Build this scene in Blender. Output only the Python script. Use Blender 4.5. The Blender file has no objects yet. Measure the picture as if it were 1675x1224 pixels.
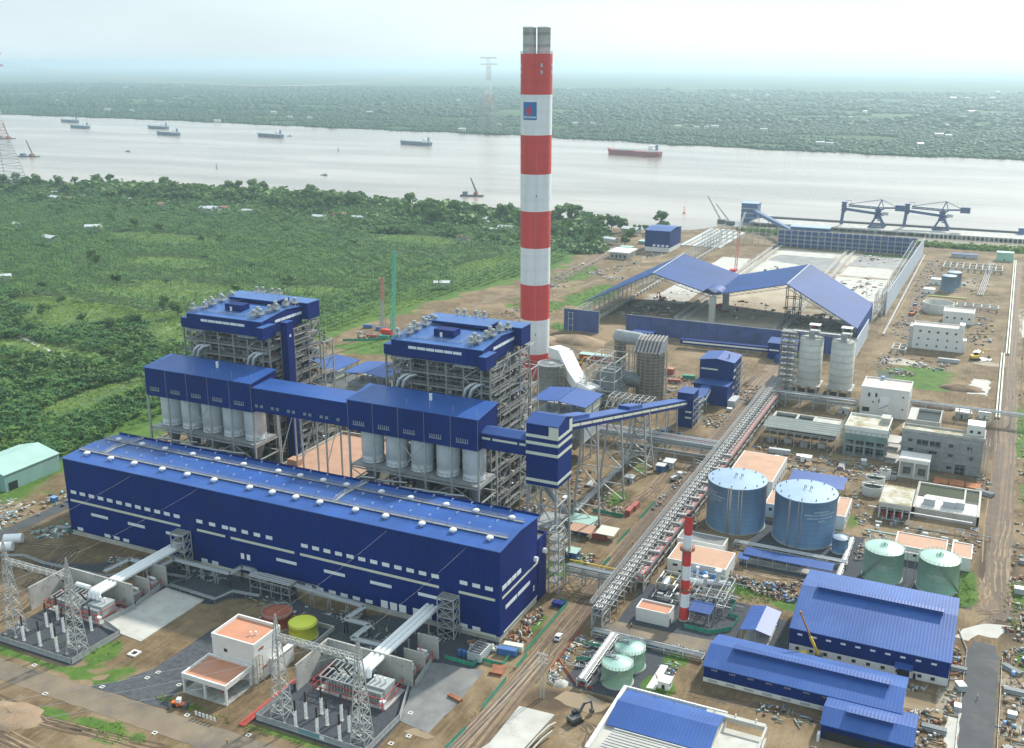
import bpy, math, random
import numpy as np
from math import sin, cos, pi, radians, hypot, atan2, sqrt

S = bpy.context.scene
COL = S.collection
# ------------------------------------------------------------------ camera, sky, sun, exposure
# World axes: +X along the turbine hall, +Y away towards the river, metres, origin at the hall's near corner.
cam_d = bpy.data.cameras.new('camera')
cam = bpy.data.objects.new('camera', cam_d); COL.objects.link(cam)
cam.location = (144.97, -295.93, 200.0)
cam.rotation_euler = (radians(90 - 16.706), 0, radians(25.348))
cam_d.sensor_width = 36; cam_d.lens = 36.46; cam_d.clip_start = 1; cam_d.clip_end = 200000
S.camera = cam
SKY_V, CLOUD, CLOUD_TOP = .22, (2.6, 3.22, 3.55), 1.4
SUN_EL, SUN_AZ = radians(38), radians(14)        # azimuth measured from +Y towards +X
w = bpy.data.worlds.new('World'); S.world = w; w.use_nodes = True
nt = w.node_tree; nt.nodes.clear()
wo = nt.nodes.new('ShaderNodeOutputWorld'); bg = nt.nodes.new('ShaderNodeBackground'); sk = nt.nodes.new('ShaderNodeTexSky')
sk.sky_type = 'NISHITA'; sk.sun_disc = False; sk.sun_elevation = SUN_EL; sk.sun_rotation = SUN_AZ
sk.altitude = 0; sk.air_density = 1.0; sk.dust_density = 1.0; sk.ozone_density = 1.0
bg.inputs['Strength'].default_value = 0.15
# thin bright overcast: the physical sky, paled by cloud that is brightest overhead
hs = nt.nodes.new('ShaderNodeHueSaturation'); hs.inputs['Saturation'].default_value = .45; hs.inputs['Value'].default_value = SKY_V
nt.links.new(sk.outputs[0], hs.inputs['Color'])
tcw = nt.nodes.new('ShaderNodeTexCoord'); sxy = nt.nodes.new('ShaderNodeSeparateXYZ'); nt.links.new(tcw.outputs['Generated'], sxy.inputs[0])
mrw = nt.nodes.new('ShaderNodeMapRange'); mrw.inputs[1].default_value = 0; mrw.inputs[2].default_value = 1; mrw.inputs[3].default_value = 1; mrw.inputs[4].default_value = CLOUD_TOP
nt.links.new(sxy.outputs[2], mrw.inputs[0])
clo = nt.nodes.new('ShaderNodeVectorMath'); clo.operation = 'SCALE'; clo.inputs[0].default_value = CLOUD; nt.links.new(mrw.outputs[0], clo.inputs['Scale'])
addw = nt.nodes.new('ShaderNodeVectorMath'); addw.operation = 'ADD'; nt.links.new(hs.outputs[0], addw.inputs[0]); nt.links.new(clo.outputs[0], addw.inputs[1])
nzw = nt.nodes.new('ShaderNodeTexNoise'); nzw.inputs['Scale'].default_value = 3.0; nzw.inputs['Detail'].default_value = 6
mpw = nt.nodes.new('ShaderNodeMapping'); mpw.inputs['Scale'].default_value = (1, 1, 5); nt.links.new(tcw.outputs['Generated'], mpw.inputs[0]); nt.links.new(mpw.outputs[0], nzw.inputs['Vector'])
mrn = nt.nodes.new('ShaderNodeMapRange'); mrn.inputs[1].default_value = .35; mrn.inputs[2].default_value = .65; mrn.inputs[3].default_value = .93; mrn.inputs[4].default_value = 1.06; nt.links.new(nzw.outputs[0], mrn.inputs[0])
mulw = nt.nodes.new('ShaderNodeVectorMath'); mulw.operation = 'SCALE'; nt.links.new(addw.outputs[0], mulw.inputs[0]); nt.links.new(mrn.outputs[0], mulw.inputs['Scale'])
nt.links.new(mulw.outputs[0], bg.inputs['Color']); nt.links.new(bg.outputs[0], wo.inputs['Surface'])
sl = bpy.data.lights.new('sun', 'SUN'); sun = bpy.data.objects.new('sun', sl); COL.objects.link(sun)
sl.energy = 4.2; sl.angle = radians(2.5); sl.color = (1.0, 0.95, 0.86)
sun.rotation_euler = (radians(90) - SUN_EL, 0, pi - SUN_AZ)
S.view_settings.view_transform = 'Standard'; S.view_settings.look = 'None'
S.view_settings.exposure = 0.45; S.view_settings.gamma = 1.0
S.cycles.max_bounces = 6; S.cycles.transparent_max_bounces = 8; S.cycles.volume_bounces = 0
S.cycles.caustics_reflective = False; S.cycles.caustics_refractive = False

HAZE_DENSITY = 0.88e-4
RND = random.Random(7)
NR = np.random.default_rng(11)
# ------------------------------------------------------------------ object helpers
ORG = {}
def link(o): COL.objects.link(o); return o
def thing(name, label, cat, loc=(0, 0, 0), group=None):
    o = bpy.data.objects.new(name, None); link(o); o.location = loc
    o.empty_display_size = 1
    ORG[o.name] = tuple(loc); o['label'] = label; o['category'] = cat
    if group: o['group'] = group
    return o
def tag(o, label, cat, group=None):
    o['label'] = label; o['category'] = cat
    if group: o['group'] = group
    return o
def dup(root, loc, rotz=None, label=None, group=None, scale=None):
    r = root.copy(); link(r); r.location = loc
    if rotz is not None: r.rotation_euler = (0, 0, rotz)
    if scale: r.scale = (scale, scale, scale)
    if label: r['label'] = label
    if group: r['group'] = group
    for ch in root.children:
        c = ch.copy(); link(c); c.parent = r
        for g in ch.children:
            d = g.copy(); link(d); d.parent = c
    return r

class MB:
    """collects shapes and links them as one mesh object"""
    def __init__(s): s.v = []; s.f = []; s.sm = []
    def add(s, vs, fs, smooth=False):
        n = len(s.v); s.v += [tuple(p) for p in vs]
        for f in fs: s.f.append(tuple(i + n for i in f)); s.sm.append(smooth)
        return s
    def box(s, x0, x1, y0, y1, z0, z1):
        return s.add([(x0,y0,z0),(x1,y0,z0),(x1,y1,z0),(x0,y1,z0),(x0,y0,z1),(x1,y0,z1),(x1,y1,z1),(x0,y1,z1)],
                     [(3,2,1,0),(4,5,6,7),(0,1,5,4),(1,2,6,5),(2,3,7,6),(3,0,4,7)])
    def cbox(s, cx, cy, z0, sx, sy, sz, rot=0):
        c, n = cos(rot), sin(rot); hx, hy = sx / 2, sy / 2
        pts = [(cx + x*c - y*n, cy + x*n + y*c) for x, y in ((-hx,-hy),(hx,-hy),(hx,hy),(-hx,hy))]
        return s.prism(pts, z0, z0 + sz)
    def prism(s, pts, z0, z1):
        n = len(pts); a = sum(pts[i][0]*pts[(i+1)%n][1] - pts[(i+1)%n][0]*pts[i][1] for i in range(n))
        if a < 0: pts = pts[::-1]
        return s.add([(x,y,z0) for x,y in pts] + [(x,y,z1) for x,y in pts],
                     [tuple(range(n))[::-1], tuple(range(n, 2*n))] + [(i,(i+1)%n,(i+1)%n+n,i+n) for i in range(n)])
    def extx(s, prof, x0, x1):           # profile in (y,z) swept along x
        n = len(prof)
        return s.add([(x0,y,z) for y,z in prof] + [(x1,y,z) for y,z in prof],
                     [tuple(range(n)), tuple(range(n,2*n))[::-1]] + [(i,i+n,(i+1)%n+n,(i+1)%n) for i in range(n)])
    def exty(s, prof, y0, y1):           # profile in (x,z) swept along y
        n = len(prof)
        return s.add([(x,y0,z) for x,z in prof] + [(x,y1,z) for x,z in prof],
                     [tuple(range(n)), tuple(range(n,2*n))[::-1]] + [(i,i+n,(i+1)%n+n,(i+1)%n) for i in range(n)])
    def quad(s, a, b, c, d): return s.add([a,b,c,d], [(0,1,2,3)])
    def beam(s, p, q, w, h=None):
        h = h or w; p = np.array(p, float); q = np.array(q, float); d = q - p; L = np.linalg.norm(d)
        if L < 1e-6: return s
        d /= L; up = np.array((0,0,1.0)) if abs(d[2]) < .95 else np.array((0,1.0,0))
        r = np.cross(d, up); r /= np.linalg.norm(r); u = np.cross(r, d)
        c = [(-1,-1),(1,-1),(1,1),(-1,1)]
        vs = [p + r*a*w/2 + u*b*h/2 for a, b in c] + [q + r*a*w/2 + u*b*h/2 for a, b in c]
        return s.add(vs, [(0,1,2,3),(7,6,5,4),(0,4,5,1),(1,5,6,2),(2,6,7,3),(3,7,4,0)])
    def tube(s, pts, r, n=8, caps=True):
        P = [np.array(p, float) for p in pts]; m = len(P); rings = []; prev = None
        for i in range(m):
            d = (P[min(i+1,m-1)] - P[max(i-1,0)]); d = d / (np.linalg.norm(d) + 1e-9)
            up = np.array((0,0,1.0)) if abs(d[2]) < .9 else np.array((1.0,0,0))
            if prev is not None: up = prev
            a = np.cross(d, up); a /= (np.linalg.norm(a) + 1e-9); b = np.cross(a, d); prev = b
            rr = r[i] if isinstance(r, (list, tuple)) else r
            rings += [P[i] + (a*cos(2*pi*k/n) + b*sin(2*pi*k/n))*rr for k in range(n)]
        fs = [(i*n+k, i*n+(k+1)%n, (i+1)*n+(k+1)%n, (i+1)*n+k) for i in range(m-1) for k in range(n)]
        s.add(rings, fs, True)
        if caps: s.add(rings[:n], [tuple(range(n))]); s.add(rings[-n:], [tuple(range(n))[::-1]])
        return s
    def lathe(s, cx, cy, prof, n=24, caps=True, smooth=True):
        rings = [(cx + r*cos(2*pi*k/n), cy + r*sin(2*pi*k/n), z) for r, z in prof for k in range(n)]
        m = len(prof)
        s.add(rings, [(i*n+k, i*n+(k+1)%n, (i+1)*n+(k+1)%n, (i+1)*n+k) for i in range(m-1) for k in range(n)], smooth)
        if caps: s.add(rings[:n], [tuple(range(n))[::-1]]); s.add(rings[-n:], [tuple(range(n))])
        return s
    def cyl(s, cx, cy, z0, z1, r, n=24): return s.lathe(cx, cy, [(r, z0), (r, z1)], n)
    def frame(s, xs, ys, zs, t, tb=None, floors=()):
        tb = tb or t * .8
        for x in xs:
            for y in ys: s.beam((x,y,zs[0]), (x,y,zs[-1]), t)
        for z in zs[1:]:
            for y in ys: s.beam((xs[0],y,z-.01), (xs[-1],y,z-.01), tb)
            for x in xs: s.beam((x,ys[0],z+.02), (x,ys[-1],z+.02), tb)
        return s
    def xbrace(s, a, b, c, d, t): s.beam(a, c, t); s.beam(b, d, t); return s
    def rail(s, pts, h=1.1, t=.09, step=3.0, close=False):
        if close: pts = list(pts) + [pts[0]]
        for p, q in zip(pts[:-1], pts[1:]):
            p = np.array(p, float); q = np.array(q, float); L = np.linalg.norm(q-p); n = max(1, int(L/step))
            for k in (h, h*.5): s.beam(p+(0,0,k), q+(0,0,k), t)
            for i in range(n+1):
                c = p + (q-p)*i/n; s.beam(c, c+(0,0,h), t)
        return s
    def lattice(s, p, q, w0, w1, n, t, tl=None):   # four-legged braced mast from p to q
        tl = tl or t*1.6; p = np.array(p, float); q = np.array(q, float); d = q-p; L = np.linalg.norm(d); d = d/L
        up = np.array((0,0,1.0)) if abs(d[2]) < .8 else np.array((0,1.0,0))
        a = np.cross(d, up); a /= np.linalg.norm(a); b = np.cross(a, d)
        def ring(f):
            c = p + (q-p)*f; hw = (w0+(w1-w0)*f)/2
            return [c + a*x*hw + b*y*hw for x, y in ((-1,-1),(1,-1),(1,1),(-1,1))]
        R = [ring(i/n) for i in range(n+1)]
        for k in range(4): s.beam(R[0][k], R[n][k], tl)
        for i in range(n):
            for k in range(4):
                j = (k+1) % 4
                if i: s.beam(R[i][k], R[i][j], t)
                if i % 2: s.beam(R[i][k], R[i+1][j], t)
                else: s.beam(R[i][j], R[i+1][k], t)
        for k in range(4): s.beam(R[n][k], R[n][(k+1)%4], t)
        return s
    def build(s, name, m, parent=None, origin=None, label=None):
        if parent is not None: ox, oy, oz = ORG[parent.name]
        elif origin is not None: ox, oy, oz = origin
        else:
            A = np.array(s.v); lo = A.min(0); hi = A.max(0); ox, oy, oz = (lo[0]+hi[0])/2, (lo[1]+hi[1])/2, lo[2]
        me = bpy.data.meshes.new(name)
        me.from_pydata([(x-ox, y-oy, z-oz) for x, y, z in s.v], [], s.f)
        if any(s.sm): me.polygons.foreach_set('use_smooth', s.sm)
        me.materials.append(M[m] if isinstance(m, str) else m)
        o = bpy.data.objects.new(name, me); link(o)
        if parent is not None: o.parent = parent
        else: o.location = (float(ox), float(oy), float(oz))
        ORG[o.name] = (float(ox), float(oy), float(oz))
        if label: o['label'] = label
        return o
def struct(o, kind='structure'): o['kind'] = kind; return o
def child_copy(o, parent, dx=0, dy=0, dz=0):
    c = o.copy(); link(c); c.parent = parent; c.location = (o.location[0]+dx, o.location[1]+dy, o.location[2]+dz); return c

# ------------------------------------------------------------------ materials
M = {}
def node_mat(name):
    m = bpy.data.materials.new(name); m.use_nodes = True; t = m.node_tree
    return m, t, t.nodes['Principled BSDF']
def mat(name, col, rough=.6, metal=0., var=.12, scale=.12, rib=None, bump=0., detail=None, streak=0., spec=.5, coord='Object', alpha=None):
    m, t, b = node_mat(name); N = t.nodes; Lk = t.links
    b.inputs['Roughness'].default_value = rough; b.inputs['Metallic'].default_value = metal
    b.inputs['Specular IOR Level'].default_value = spec
    tc = N.new('ShaderNodeTexCoord'); n1 = N.new('ShaderNodeTexNoise'); n1.inputs['Scale'].default_value = scale; n1.inputs['Detail'].default_value = 5
    mp = N.new('ShaderNodeMapping'); mp.inputs['Scale'].default_value = (1, 1, 1 if not streak else streak)
    Lk.new(tc.outputs[coord], mp.inputs[0]); Lk.new(mp.outputs[0], n1.inputs['Vector'])
    rp = N.new('ShaderNodeValToRGB'); rp.color_ramp.elements[0].position = .3; rp.color_ramp.elements[1].position = .7
    lo = [max(0, c*(1-var)) for c in col]; hi = [min(1, c*(1+var)) for c in col]
    rp.color_ramp.elements[0].color = (*lo, 1); rp.color_ramp.elements[1].color = (*hi, 1)
    Lk.new(n1.outputs[0], rp.inputs[0]); out = rp.outputs[0]
    if detail:                                     # second colour in blotches: (colour, scale, threshold, softness)
        c2, sc2, th, sf = detail; n2 = N.new('ShaderNodeTexNoise'); n2.inputs['Scale'].default_value = sc2; n2.inputs['Detail'].default_value = 7; n2.inputs['Roughness'].default_value = .65
        Lk.new(tc.outputs[coord], n2.inputs['Vector']); r2 = N.new('ShaderNodeValToRGB')
        r2.color_ramp.elements[0].position = th-sf; r2.color_ramp.elements[1].position = th+sf
        mx = N.new('ShaderNodeMix'); mx.data_type = 'RGBA'; Lk.new(n2.outputs[0], r2.inputs[0]); Lk.new(r2.outputs[0], mx.inputs[0])
        Lk.new(out, mx.inputs[6]); mx.inputs[7].default_value = (*c2, 1); out = mx.outputs[2]
    if rib:                                        # (axis, pitch m, depth, colour contrast)
        ax, pitch, dep, con = rib; wv = N.new('ShaderNodeTexWave'); wv.bands_direction = ax; wv.inputs['Scale'].default_value = (2*pi/pitch)/20.0
        Lk.new(tc.outputs['Object'], wv.inputs['Vector'])
        if con:
            r3 = N.new('ShaderNodeValToRGB'); r3.color_ramp.elements[0].color = (1-con,)*3+(1,); r3.color_ramp.elements[0].position = .0; r3.color_ramp.elements[1].position = .35
            Lk.new(wv.outputs[1], r3.inputs[0]); mm = N.new('ShaderNodeMix'); mm.data_type = 'RGBA'; mm.blend_type = 'MULTIPLY'; mm.inputs[0].default_value = 1
            Lk.new(out, mm.inputs[6]); Lk.new(r3.outputs[0], mm.inputs[7]); out = mm.outputs[2]
        bp = N.new('ShaderNodeBump'); bp.inputs['Strength'].default_value = dep; bp.inputs['Distance'].default_value = .1
        Lk.new(wv.outputs[1], bp.inputs['Height']); Lk.new(bp.outputs[0], b.inputs['Normal'])
    elif bump:
        n3 = N.new('ShaderNodeTexNoise'); n3.inputs['Scale'].default_value = 1.2; n3.inputs['Detail'].default_value = 4; Lk.new(tc.outputs[coord], n3.inputs['Vector'])
        bp = N.new('ShaderNodeBump'); bp.inputs['Strength'].default_value = bump; bp.inputs['Distance'].default_value = .3
        Lk.new(n3.outputs[0], bp.inputs['Height']); Lk.new(bp.outputs[0], b.inputs['Normal'])
    Lk.new(out, b.inputs['Base Color']); M[name] = m; return m
mat('navy_wall', (.001,.021,.16), .55, var=.2, scale=.05, detail=((.006,.022,.13), .12, .6, .14), streak=.3, spec=.12, rib=('X', .9, .25, .10))
mat('navy_wall_side', (.003,.018,.15), .55, var=.16, scale=.05, spec=.15, rib=('Y', .9, .25, .10))
mat('blue_roof', (.022,.085,.31), .42, var=.2, scale=.05, detail=((.045,.115,.33), .07, .62, .12), spec=.4, rib=('X', 1.1, .2, .08))
mat('blue_roof_cross', (.022,.080,.30), .45, var=.16, spec=.4, scale=.05, rib=('Y', 1.2, .35, .16))
mat('blue_sheet', (.016,.062,.235), .6, var=.18, spec=.3, scale=.03, rib=('X', 2.4, .2, .07))
mat('screen_blue', (.050,.080,.24), .7, var=.3, scale=.12, rib=('X', 3.0, .2, .15))
mat('pale_wall', (.52,.57,.64), .6, var=.08, rib=('Y', 3.0, .2, .08))
mat('white_paint', (.70,.70,.67), .5, var=.05, scale=.2, detail=((.55,.53,.47), .35, .68, .08))
mat('white_sheet', (.80,.81,.80), .45, var=.04)
mat('window_pane', (.74,.78,.80), .3, var=.06, scale=.4)
mat('cream', (.62,.64,.52), .5, var=.05)
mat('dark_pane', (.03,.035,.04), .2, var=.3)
mat('concrete', (.42,.41,.38), .85, var=.16, scale=.15, detail=((.24,.23,.20), .25, .62, .1))
mat('concrete_pale', (.46,.45,.41), .85, var=.12, scale=.12, detail=((.38,.36,.30), .18, .6, .08))
mat('concrete_wet', (.20,.20,.19), .5, var=.22, scale=.08, detail=((.12,.125,.13), .1, .55, .1))
mat('concrete_silo', (.50,.50,.45), .85, var=.16, scale=.12, rib=('Z', 4.4, .2, .18), detail=((.34,.33,.29), .3, .63, .07))
mat('block_wall', (.33,.35,.36), .9, var=.18, scale=.3, rib=('Z', 2.6, .2, .15))
mat('steel_light', (.40,.41,.40), .55, .15, var=.12, scale=.6)
mat('steel_grey', (.30,.31,.32), .55, .2, var=.16, scale=.5)
mat('steel_dark', (.11,.115,.12), .6, .2, var=.25, scale=.5)
mat('steel_warm', (.40,.37,.31), .6, .1, var=.2, scale=.4)
mat('grating', (.20,.20,.19), .8, var=.25, scale=.8)
mat('pipe_silver', (.46,.48,.49), .35, .55, var=.1, scale=.8)
mat('pipe_grey', (.27,.285,.29), .45, .2, var=.12, scale=.5)
mat('insulation', (.17,.17,.165), .6, .2, var=.25, scale=.3)
mat('rust_insul', (.20,.165,.13), .75, .1, var=.25, scale=.25, rib=('Z', 1.6, .2, .25))
mat('silo_white', (.74,.79,.81), .4, var=.06, scale=.2, detail=((.48,.52,.54), .22, .66, .08))
mat('stripe_red', (.60,.040,.034), .55, var=.12, scale=.22, streak=.08, rib=('Z', 9.0, .1, .05))
mat('stripe_white', (.74,.76,.77), .55, var=.07, scale=.22, streak=.08, rib=('Z', 9.0, .1, .04))
mat('flue_grey', (.56,.58,.58), .5, .1, var=.15, scale=.2, rib=('Z', 7.0, .2, .3))
mat('logo_blue', (.015,.14,.38), .5, var=.03)
mat('logo_red', (.55,.02,.05), .5, var=.03)
mat('letter_white', (.80,.82,.84), .5, var=.02)
mat('tank_blue', (.21,.36,.56), .5, var=.14, scale=.25, streak=.15, rib=('Z', 2.2, .1, .10))
mat('tank_roof', (.25,.36,.48), .5, var=.06, scale=.3)
mat('tank_green', (.33,.57,.44), .5, var=.1, scale=.2, rib=('Z', 1.8, .1, .05))
mat('tank_mint', (.34,.58,.40), .5, var=.1, scale=.2, rib=('Z', 1.6, .1, .05))
mat('mint_roof', (.32,.50,.43), .5, var=.06, scale=.3)
mat('tank_yellow', (.62,.68,.06), .5, var=.08)
mat('tank_rust', (.30,.085,.045), .8, var=.25, scale=.3)
mat('terracotta', (.50,.22,.13), .8, var=.12, scale=.15, detail=((.42,.25,.17), .2, .6, .1))
mat('salmon', (.48,.285,.19), .8, var=.10, scale=.1, detail=((.36,.23,.16), .15, .6, .12))
mat('pipe_red', (.48,.05,.035), .5, var=.15)
mat('rust', (.26,.10,.05), .85, var=.3, scale=.6)
mat('orange', (.70,.16,.04), .5, var=.1)
mat('cont_red', (.36,.09,.06), .6, var=.15, rib=('Y', .6, .3, .15))
mat('cont_blue', (.05,.15,.38), .6, var=.15, rib=('X', .6, .3, .15))
mat('cont_grey', (.42,.45,.46), .6, var=.1, rib=('X', .6, .3, .12))
mat('drum_blue', (.015,.03,.22), .4, var=.15)
mat('safety_green', (.04,.30,.19), .8, var=.2, scale=.5)
mat('mint_sheet', (.34,.52,.46), .5, var=.08, rib=('X', 1.2, .25, .12))
mat('mint_wall', (.26,.44,.41), .55, var=.1, rib=('Y', 1.2, .25, .12))
mat('yellow', (.66,.45,.04), .5, var=.1)
mat('black', (.02,.02,.022), .5, var=.2)
mat('rubber', (.03,.03,.03), .9, var=.2)
mat('insulator', (.06,.035,.03), .35, var=.2)
mat('skin', (.32,.19,.13), .6, var=.05)
mat('cloth_dark', (.05,.06,.09), .9, var=.2)
mat('vest', (.65,.32,.05), .8, var=.1)
mat('helmet', (.75,.72,.2), .4, var=.05)
mat('car_white', (.78,.79,.80), .25, var=.02)
mat('glass_dark', (.02,.025,.03), .08, var=.1)
mat('ship_hull', (.13,.19,.27), .5, var=.1)
mat('ship_red', (.33,.06,.055), .55, var=.12)
mat('ship_deck', (.30,.37,.36), .6, var=.1)
mat('crane_blue', (.055,.095,.20), .5, var=.15)
mat('hatch_teal', (.14,.33,.36), .5, var=.1)
mat('crane_green', (.12,.48,.36), .5, var=.08)
mat('roof_tin', (.62,.63,.62), .4, .2, var=.12, scale=.1, detail=((.35,.25,.18), .2, .66, .06))
mat('roof_tile', (.36,.17,.11), .8, var=.2)
mat('basin_water', (.060,.070,.040), .3, spec=.1, var=.15, scale=.05)
mat('mud_water', (.27,.20,.12), .12, var=.12, scale=.05)
mat('trunk', (.13,.09,.06), .9, var=.2)
mat('scaffold', (.34,.31,.25), .7, .1, var=.2, scale=.5)
mat('net_green', (.20,.30,.27), .8, var=.2)
mat('wood', (.30,.20,.11), .85, var=.25, scale=.5)
mat('soil', (.17,.115,.07), .95, var=.25, scale=.15, bump=.6)
mat('bright_blue', (.04,.22,.52), .45, var=.08)
mat('salmon_pale', (.50,.365,.32), .8, var=.08, detail=((.60,.57,.53), .12, .5, .15))
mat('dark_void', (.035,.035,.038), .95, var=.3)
mat('basin_dark', (.025,.038,.033), .3, spec=.1, var=.2, scale=.05)
mat('netting', (.10,.13,.125), .8, var=.2)
mat('concrete_bright', (.62,.60,.56), .85, var=.08, scale=.15, detail=((.40,.36,.28), .14, .66, .07))
mat('concrete_mossy', (.55,.53,.46), .85, var=.1, scale=.15, detail=((.26,.22,.11), .12, .5, .1))
mat('rust_bright', (.36,.13,.05), .85, var=.3, scale=.4)
mat('tank_blue_pale', (.16,.25,.36), .5, var=.1)
mat('yard_dust', (.40,.33,.24), .9, var=.14, scale=.04, bump=.2, detail=((.33,.24,.15), .05, .60, .12))
mat('fence_mesh', (.33,.35,.35), .8, var=.15, scale=.6)
mat('trafo_grey', (.35,.375,.37), .5, var=.08)
mat('wire_grey', (.45,.45,.45), .5, .2, var=.02)
mat('crane_tower', (.075,.13,.27), .5, var=.12)
mat('soil_pale', (.27,.19,.12), .95, var=.22, scale=.15, bump=.6)
mat('yellow_pale', (.55,.56,.22), .6, var=.1)
mat('blue_roof_sheen', (.045,.13,.36), .4, var=.2, scale=.05, rib=('X', 1.2, .35, .14))  # paler copy of the roof blue: sky sheen painted into the colour
mat('pylon_red', (.52,.22,.18), .6, var=.08)
mat('dark_cladding', (.16,.18,.185), .6, .1, var=.2, scale=.4, rib=('X', 1.4, .2, .2))
mat('rut_dark', (.095,.062,.038), .8, var=.3, scale=.3)
mat('rut_pale', (.265,.192,.115), .95, var=.25, scale=.3)
mat('coal_roof', (.012,.055,.20), .6, var=.2, scale=.03, spec=.12, rib=('X', 2.4, .2, .08))
mat('field_grass', (.125,.19,.045), .95, var=.35, scale=.06, bump=.4, detail=((.055,.11,.025), .05, .5, .12))
mat('frame_steel', (.27,.265,.25), .6, .15, var=.15, scale=.6)
mat('asphalt', (.060,.064,.070), .85, var=.22, scale=.12, bump=.15, detail=((.20,.155,.10), .07, .66, .1))
mat('asphalt_dusty', (.20,.155,.105), .85, var=.18, scale=.1, bump=.2, detail=((.085,.085,.085), .06, .6, .14))
mat('mud_road', (.185,.125,.076), .85, var=.18, scale=.08, bump=.3, detail=((.13,.09,.06), .12, .56, .1))
mat('gravel', (.062,.068,.080), .95, var=.35, scale=.6, bump=.5, detail=((.10,.10,.10), .1, .6, .15))
def leaf_mat(name, a, b_, sc, trans=.25, mix=None):
    m, t, b = node_mat(name); N = t.nodes; Lk = t.links
    g = N.new('ShaderNodeNewGeometry'); n1 = N.new('ShaderNodeTexNoise'); n1.inputs['Scale'].default_value = sc; n1.inputs['Detail'].default_value = 4
    Lk.new(g.outputs['Position'], n1.inputs['Vector']); oi = N.new('ShaderNodeObjectInfo')
    ad = N.new('ShaderNodeMath'); ad.operation = 'ADD'; mu = N.new('ShaderNodeMath'); mu.operation = 'MULTIPLY'; mu.inputs[1].default_value = .25
    Lk.new(oi.outputs['Random'], mu.inputs[0]); Lk.new(mu.outputs[0], ad.inputs[0]); Lk.new(n1.outputs[0], ad.inputs[1])
    rp = N.new('ShaderNodeValToRGB'); rp.color_ramp.elements[0].position = .38; rp.color_ramp.elements[1].position = .78
    rp.color_ramp.elements[0].color = (*a, 1); rp.color_ramp.elements[1].color = (*b_, 1); Lk.new(ad.outputs[0], rp.inputs[0])
    Lk.new(rp.outputs[0], b.inputs['Base Color']); b.inputs['Roughness'].default_value = .6; b.inputs['Specular IOR Level'].default_value = .25
    tr = N.new('ShaderNodeBsdfTranslucent'); Lk.new(rp.outputs[0], tr.inputs[0]); ms = N.new('ShaderNodeMixShader'); ms.inputs[0].default_value = trans
    Lk.new(b.outputs[0], ms.inputs[1]); Lk.new(tr.outputs[0], ms.inputs[2]); Lk.new(ms.outputs[0], N['Material Output'].inputs['Surface'])
    M[name] = m
leaf_mat('leaf_dark', (.030,.085,.026), (.115,.20,.048), .05)
leaf_mat('leaf_palm', (.036,.118,.032), (.145,.265,.055), .06)
leaf_mat('leaf_tree', (.055,.13,.038), (.165,.26,.07), .07)
leaf_mat('leaf_light', (.13,.23,.035), (.26,.36,.07), .03)
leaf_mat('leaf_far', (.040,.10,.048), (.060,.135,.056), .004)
# ================================================================== GROUND, RIVER, ROADS
def vnoise(x, y, sc, seed, octv=4):
    r = np.random.default_rng(seed); T = r.random((256, 256)); out = np.zeros_like(x, dtype=float); amp = 1; tot = 0
    for o in range(octv):
        fx = x / sc + 37.1*o; fy = y / sc + 11.7*o; ix = np.floor(fx).astype(int); iy = np.floor(fy).astype(int); tx = fx-ix; ty = fy-iy
        tx = tx*tx*(3-2*tx); ty = ty*ty*(3-2*ty)
        g = lambda a, b: T[a % 256, b % 256]
        out += amp*((g(ix,iy)*(1-tx)+g(ix+1,iy)*tx)*(1-ty) + (g(ix,iy+1)*(1-tx)+g(ix+1,iy+1)*tx)*ty); tot += amp; amp *= .5; sc *= .5
    return out/tot
def mesh_np(name, V, F, mats, matidx=None, kind=None, smooth=False, attr=None):
    """V (n,3) float, F (m,4) or (m,3) int arrays"""
    me = bpy.data.meshes.new(name); n, k = F.shape
    me.vertices.add(len(V)); me.vertices.foreach_set('co', np.ascontiguousarray(V, dtype=np.float32).ravel())
    me.loops.add(n*k); me.loops.foreach_set('vertex_index', np.ascontiguousarray(F, dtype=np.int32).ravel())
    me.polygons.add(n); me.polygons.foreach_set('loop_start', np.arange(0, n*k, k, dtype=np.int32))
    if matidx is not None: me.polygons.foreach_set('material_index', np.asarray(matidx, dtype=np.int32))
    if smooth: me.polygons.foreach_set('use_smooth', np.ones(n, dtype=bool))
    for m in mats: me.materials.append(M[m])
    if attr is not None:
        a = me.color_attributes.new('zone', 'FLOAT_COLOR', 'POINT'); a.data.foreach_set('color', np.ascontiguousarray(attr, dtype=np.float32).ravel())
    me.update(calc_edges=True); me.validate()
    o = bpy.data.objects.new(name, me); link(o)
    if kind: o['kind'] = kind
    return o
def bank_near(u):
    P = [(-9000,300),(-4000,640),(-1700,880),(-1220,985),(-1020,985),(-870,1010),(-690,992),(-480,968),(-340,952),(-250,940),(-205,965),(-185,1010),(-150,1015),(0,992),(60,985),(300,990),(3000,1200)]
    return np.interp(u, [p[0] for p in P], [p[1] for p in P])
def bank_far(u):
    P = [(-9000,3300),(-3587,2730),(-2558,2656),(-1690,2516),(-1138,2463),(-640,2315),(-179,2228),(169,2204),(1500,2100),(3000,2050)]
    return np.interp(u, [p[0] for p in P], [p[1] for p in P]) + 14*np.sin(np.asarray(u)/47.) + 9*np.sin(np.asarray(u)/19.)
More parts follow.
